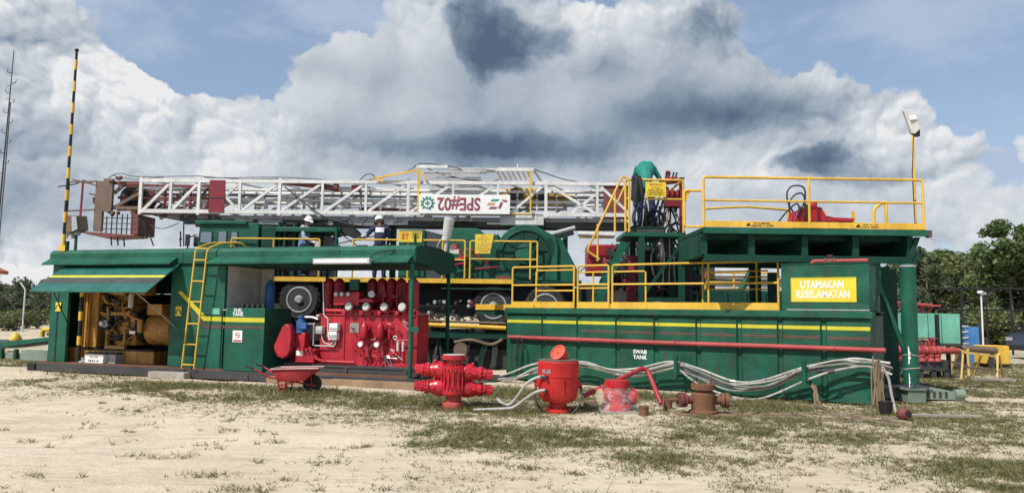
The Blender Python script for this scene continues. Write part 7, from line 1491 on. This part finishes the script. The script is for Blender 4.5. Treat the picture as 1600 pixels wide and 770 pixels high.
    MB().tube(sag((-1.2, 0, 1.95), (w*.4, 0, 2.9), .1), .03, 5).build('stay', 'black', t); MB().tube(sag((0, 0, 1.8), (w, 0, 1.2), .15), .025, 5).build('stay', 'black', t)
    # rubble
    for k in range(7):
        px, py = R.uniform(1470, 1570), R.uniform(585, 605); g = gnd(px, py); o = MB().ball((0, 0, .02), .1, 8, (1.4, 1, .5)).build('stone', 'rust_brown'); o.location = (g.x, g.y, 0); o.rotation_euler = (0, 0, R.uniform(0, 3)); tag(o, 'small rusty lump on the grass by the yellow trestles', 'rubble', 'lumps by the trestles')
paint('yellow_pale', (.62, .42, .12), .6, .4, (.3, .2, .1), .2); paint('car_blue', (.015, .022, .045), .25, .15, coat=.5); yard_right()

# ------------------------------------------------------------------ yard at the left
def yard_left():
    # green catwalk ramp
    a = at(-30, 540, 22.5); b = at(84, 530, 21.5); ang = math.atan2(b.y-a.y, b.x-a.x); f = Fr((a.x, a.y, 0), ang); t = thing('catwalk_ramp', 'green steel ramp at the left behind the shed corner', 'ramp', f); w = math.hypot(b.x-a.x, b.y-a.y); L = f.L
    z0 = L(4, 536).z; z1 = L(78, 525).z; MB().prism([(0, 0, z0-.22), (w, 0, z1-.12), (w, 0, z1), (0, 0, z0-.06)], (0, 1.3, 0)).build('deck', 'green', t, bevel=.01); MB().box((0, .1, .0), (w, .2, z0-.3)).build('lower_beam', 'grey_green', t)
    for k in range(5): x = w*(k+.3)/5; MB().box((x, .02, 0), (x+.12, .1, z0-.16)).build('leg', 'green_dark', t)
    MB().box((w*.62, -.1, .0), (w*.97, .1, .3)).build('end_box', 'grey_green', t)
    p = L(20, 522, .4); t2 = thing('yellow_float', 'yellow cone shaped float sitting on the green ramp', 'float', f.sub((p.x, .5, (z0+z1)/2-.06))); MB().lathe([(.17, 0), (.17, .06), (.10, .18), (.03, .24)], n=16).build('shell', 'yellow', t2); MB().lathe([(.19, -.06), (.19, .0)], n=16).build('base', 'black', t2)
    p = L(68, 520, .4); t2 = thing('yellow_pipe', 'yellow bent pipe rail lying beyond the ramp at the shed corner', 'pipe', f.sub((p.x, .6, z1-.06))); MB().tube(bend([(-.3, 0, 0), (-.3, 0, .22), (1.4, 0, .26)], .12), .07, 10).build('upper_bar', 'yellow', t2); MB().tube([(-.2, .1, .08), (1.4, .1, .1)], .05, 10).build('lower_bar', 'yellow', t2)
    # fence with cranked posts and wires
    Y = 44.; p = at(36, 500, Y); f = Fr((p.x, Y, 0)); t = thing('wire_fence', 'wire fence with bent top posts in front of the left trees', 'fence', f); h = at(36, 452, Y).z; s = Y/FPX
    for x in (-2.6, 0.0, 2.6, 5.2): MB().tube(bend([(x, 0, 0), (x, 0, h), (x-.3, 0, h+.4)], .05), .045, 7).build('post', 'grey_light', t)
    for x0, x1 in ((-.2, -1.4), (.2, 1.4)): MB().tube([(x0*.2, 0, .9), (x1, .2, 2.0 if x0 > 0 else 2.2)], .03, 6).build('stay', 'steel_dark', t)
    for k in range(9): z = .25+k*(h-.2)/8; MB().tube(sag((-3.5, 0, z), (7, 0, z), .02), .008, 4).build('wire', 'steel_dark', t)
    # house roof corner at the left edge
    Y = 30.; p = at(-2, 420, Y+2.7); z = at(0, 420, Y).z; f = Fr((p.x, Y, 0)); t = thing('guard_hut', 'hut at the left edge with only its orange roof eave showing', 'hut', f)
    MB().prism([(-2.6, -.3, z+1.3), (.45, -.3, z+.02), (.45, -.3, z-.1), (-2.6, -.3, z+1.18)], (0, 3, 0)).build('roof', 'orange_roof', t); MB().prism([(-2.6, -.3, z+1.3), (-5.65, -.3, z+.02), (-5.65, -.3, z-.1), (-2.6, -.3, z+1.18)], (0, 3, 0)).build('roof', 'orange_roof', t); MB().box((.30, -.32, z-.12), (.44, 2.7, z-.04)).build('gutter', 'white_wall', t); MB().prism([(-5.2, 0, 0), (-.35, 0, 0), (-.35, 0, z+.1), (-2.6, 0, z+1.1), (-5.2, 0, z+.1)], (0, 2.5, 0)).build('wall', 'white_wall', t); MB().box((-1.5, -.03, 1.0), (-.8, .0, 2.0)).build('window', 'glass', t); MB().box((-3.2, -.03, 0), (-2.3, .0, 2.0)).build('door', 'timber', t)
    # distant antenna leaning at the left edge
    Y = 34.; b = at(-12, 480, Y); f = Fr((b.x, Y, 0)); t = thing('antenna_mast', 'thin dark antenna mast with short rungs at the far left', 'antenna', f); A = at(5, 262, Y)-f.o; B = at(22, 78, Y)-f.o; base = V((-.1, 0, 0))
    MB().tube([base, A, B], .05, 6, .018).build('pole', 'steel_dark', t); MB().tube([base+V((.13, 0, 0)), A+V((.1, 0, 0)), A.lerp(B, .55)+V((.06, 0, 0))], .025, 5).build('second_leg', 'steel_dark', t)
    for k in range(11): q = A.lerp(B, -.05+.085*k); d = (.22 if k % 2 else -.2); MB().tube(bend([q, q+V((d, 0, .02)), q+V((d*1.1, 0, .18))], .04), .014, 5).build('element', 'black', t)
    for k in range(2): q = A.lerp(B, .6+.1*k); MB().tube([q+V((-.2, 0, -.1)), q+V((.22, 0, .1 if k else -.14))], .012, 5).build('element', 'black', t)
yard_left()

# ------------------------------------------------------------------ equipment standing between the tank and the truck
def mid_yard():
    R = random.Random(77); Y = 22.5
    f = Fr((at(1060, 490, Y).x, Y, 0)); L = f.L; X = lambda px, py=450, v=0: L(px, py, v).x; Z = lambda py, px=1060, v=0: L(px, py, v).z
    t = thing('mud_tank', 'dark green mud tank with pipework behind the long tank railing', 'tank', f)
    MB().box((X(880), 0, 0), (X(1260), 2, Z(452))).build('body', 'green_dark', t, bevel=.02)
    for k in range(12): u = X(890+30*k); MB().box((u, -.06, .1), (u+.1, -.001, Z(454))).build('rib', 'green_dark', t)
    for k in range(14):
        a = R.uniform(965, 1095); h = R.uniform(380, 430); b = a+R.uniform(-30, 30); MB().tube(bend([(X(a), R.uniform(.1, 1.5), Z(453)), (X(a), .5, Z(h)), (X(b), .5, Z(h)), (X(b), .5, Z(h+R.uniform(8, 40)))], .15), R.uniform(.04, .11), 9).build('pipe', R.choice(['green_dark', 'black', 'steel_dark', 'maroon', 'steel_dark']), t)
    for a, h in ((985, 402), (1012, 392), (1043, 398), (1075, 385), (1100, 402)): MB().box((X(a), .3, Z(453)), (X(a)+R.uniform(.25, .5), .9, Z(h))).build('gear_box', R.choice(['black', 'green_dark', 'steel_dark']), t, bevel=.03)
    for k in range(5): MB().ring((X(990+22*k), .05, Z(425+R.uniform(-12, 15))), (R.uniform(-.3, .3), 1, .1), R.uniform(.14, .24), .025, 16, 6).build('hand_wheel', R.choice(['black', 'maroon', 'green_dark']), t)
    for y in (424, 440): MB().tube([(X(1100), .2, Z(y)), (X(1215), .2, Z(y))], .035, 7).build('rail', 'yellow', t)
    for px in (1105, 1150, 1205): MB().tube([(X(px), .2, Z(455)), (X(px), .2, Z(424))], .035, 7).build('rail_post', 'yellow', t)
    MB().tube([(X(1150), .1, Z(470)), (X(1180), .1, Z(412))], .1, 10).build('brace', 'green', t)
    Y2 = 25.5; f = Fr((at(1150, 490, Y2).x, Y2, 0)); t = thing('site_cabin', 'grey site cabin glimpsed behind the mud tank under the deck', 'cabin', f); X2 = lambda px: f.L(px, 450).x; z1 = f.L(1150, 436).z
    MB().box((X2(1085), 0, 0), (X2(1260), 2.2, z1)).build('wall', 'white_wall', t); MB().box((X2(1080), -.15, z1), (X2(1265), 2.4, z1+.12)).build('roof', 'grey', t); MB().box((X2(1120), -.03, 1.1), (X2(1150), -.001, 1.9)).build('window', 'glass', t)
    # fishing basket of red machinery behind the stair
    Y3 = 19.9; f = Fr((at(968, 490, Y3).x, Y3, 0)); L3 = f.L; t = thing('pump_unit', 'dark red pump unit with hoses behind the green stair', 'pump', f); s = Y3/FPX; Z3 = lambda py: L3(968, py).z
    MB().box((-26*s, 0, 0), (20*s, .8, Z3(440))).build('base', 'steel_dark', t); MB().box((-22*s, .1, Z3(440)), (12*s, .7, Z3(405))).build('housing', 'maroon', t, bevel=.04)
    for k in range(9): x = R.uniform(-24, 22)*s; MB().tube(catmull([(x, -.02, Z3(450)), (x+R.uniform(-.2, .2), -.1, Z3(420)), (x+R.uniform(-.3, .3), .05, Z3(R.uniform(380, 405)))], 5), R.uniform(.02, .05), 7).build('hose', R.choice(['cable', 'maroon', 'steel_dark', 'cable']), t)
    for k in range(4): MB().lathe([(.1, 0), (.1, .12), (.06, .2)], (R.uniform(-20, 10)*s, -.0, Z3(R.uniform(410, 435))), (0, -1, 0), 12).build('cap', R.choice(['maroon', 'red', 'black']), t)
mid_yard()

def substructure():
    R = random.Random(91); Y = 20.3; f = Fr((at(1035, 490, Y).x, Y, 0)); X = lambda px: f.L(px, 430).x; Z = lambda py: f.L(1035, py).z
    t = thing('substructure_frame', 'dark green braced steel frame full of pipes behind the control platform', 'steel frame', f)
    ps = (988, 1018, 1050, 1080, 1096)
    for px in ps:
        for v in (0, .9): MB().box((X(px)-.06, v, 0), (X(px)+.06, v+.12, Z(368))).build('post', 'green_dark', t)
    for y in (372, 405, 440): MB().box((X(985), .0, Z(y)), (X(1098), .1, Z(y)+.1)).build('girt', 'green_dark', t)
    for a, b in zip(ps[:-1], ps[1:]): MB().beam((X(a), .06, Z(440)), (X(b), .06, Z(405)), .06, .06).build('brace', 'green_dark', t); MB().beam((X(b), .06, Z(405)), (X(a), .06, Z(372)), .06, .06).build('brace', 'steel_dark', t)
    for k in range(30):
        a = R.uniform(986, 1092); MB().tube(catmull([(X(a), R.uniform(-.1, .6), Z(R.uniform(366, 390))), (X(a+R.uniform(-12, 12)), R.uniform(-.15, .5), Z(R.uniform(392, 420))), (X(a+R.uniform(-16, 16)), R.uniform(-.1, .5), Z(R.uniform(425, 480)))], 5), R.uniform(.02, .07), 7).build('hose', R.choice(['cable', 'black', 'steel_dark', 'green_dark', 'rust_red']), t)
    for px, y, w, h in ((1000, 436, .35, .9), (1028, 430, .3, .7), (1060, 440, .45, 1.0), (1084, 425, .25, 1.1), (1040, 398, .3, .5)): MB().box((X(px), .15, Z(y)), (X(px)+w, .7, Z(y)+h)).build('machine_part', R.choice(['black', 'steel_dark', 'green_dark']), t, bevel=.03)
    for px, y in ((1012, 415), (1072, 402), (1090, 438)): MB().lathe([(.2, 0), (.2, .08), (.12, .1)], (X(px), -.02, Z(y)), (0, -1, 0), 18).build('reel', R.choice(['black', 'rust_red']), t)
substructure()
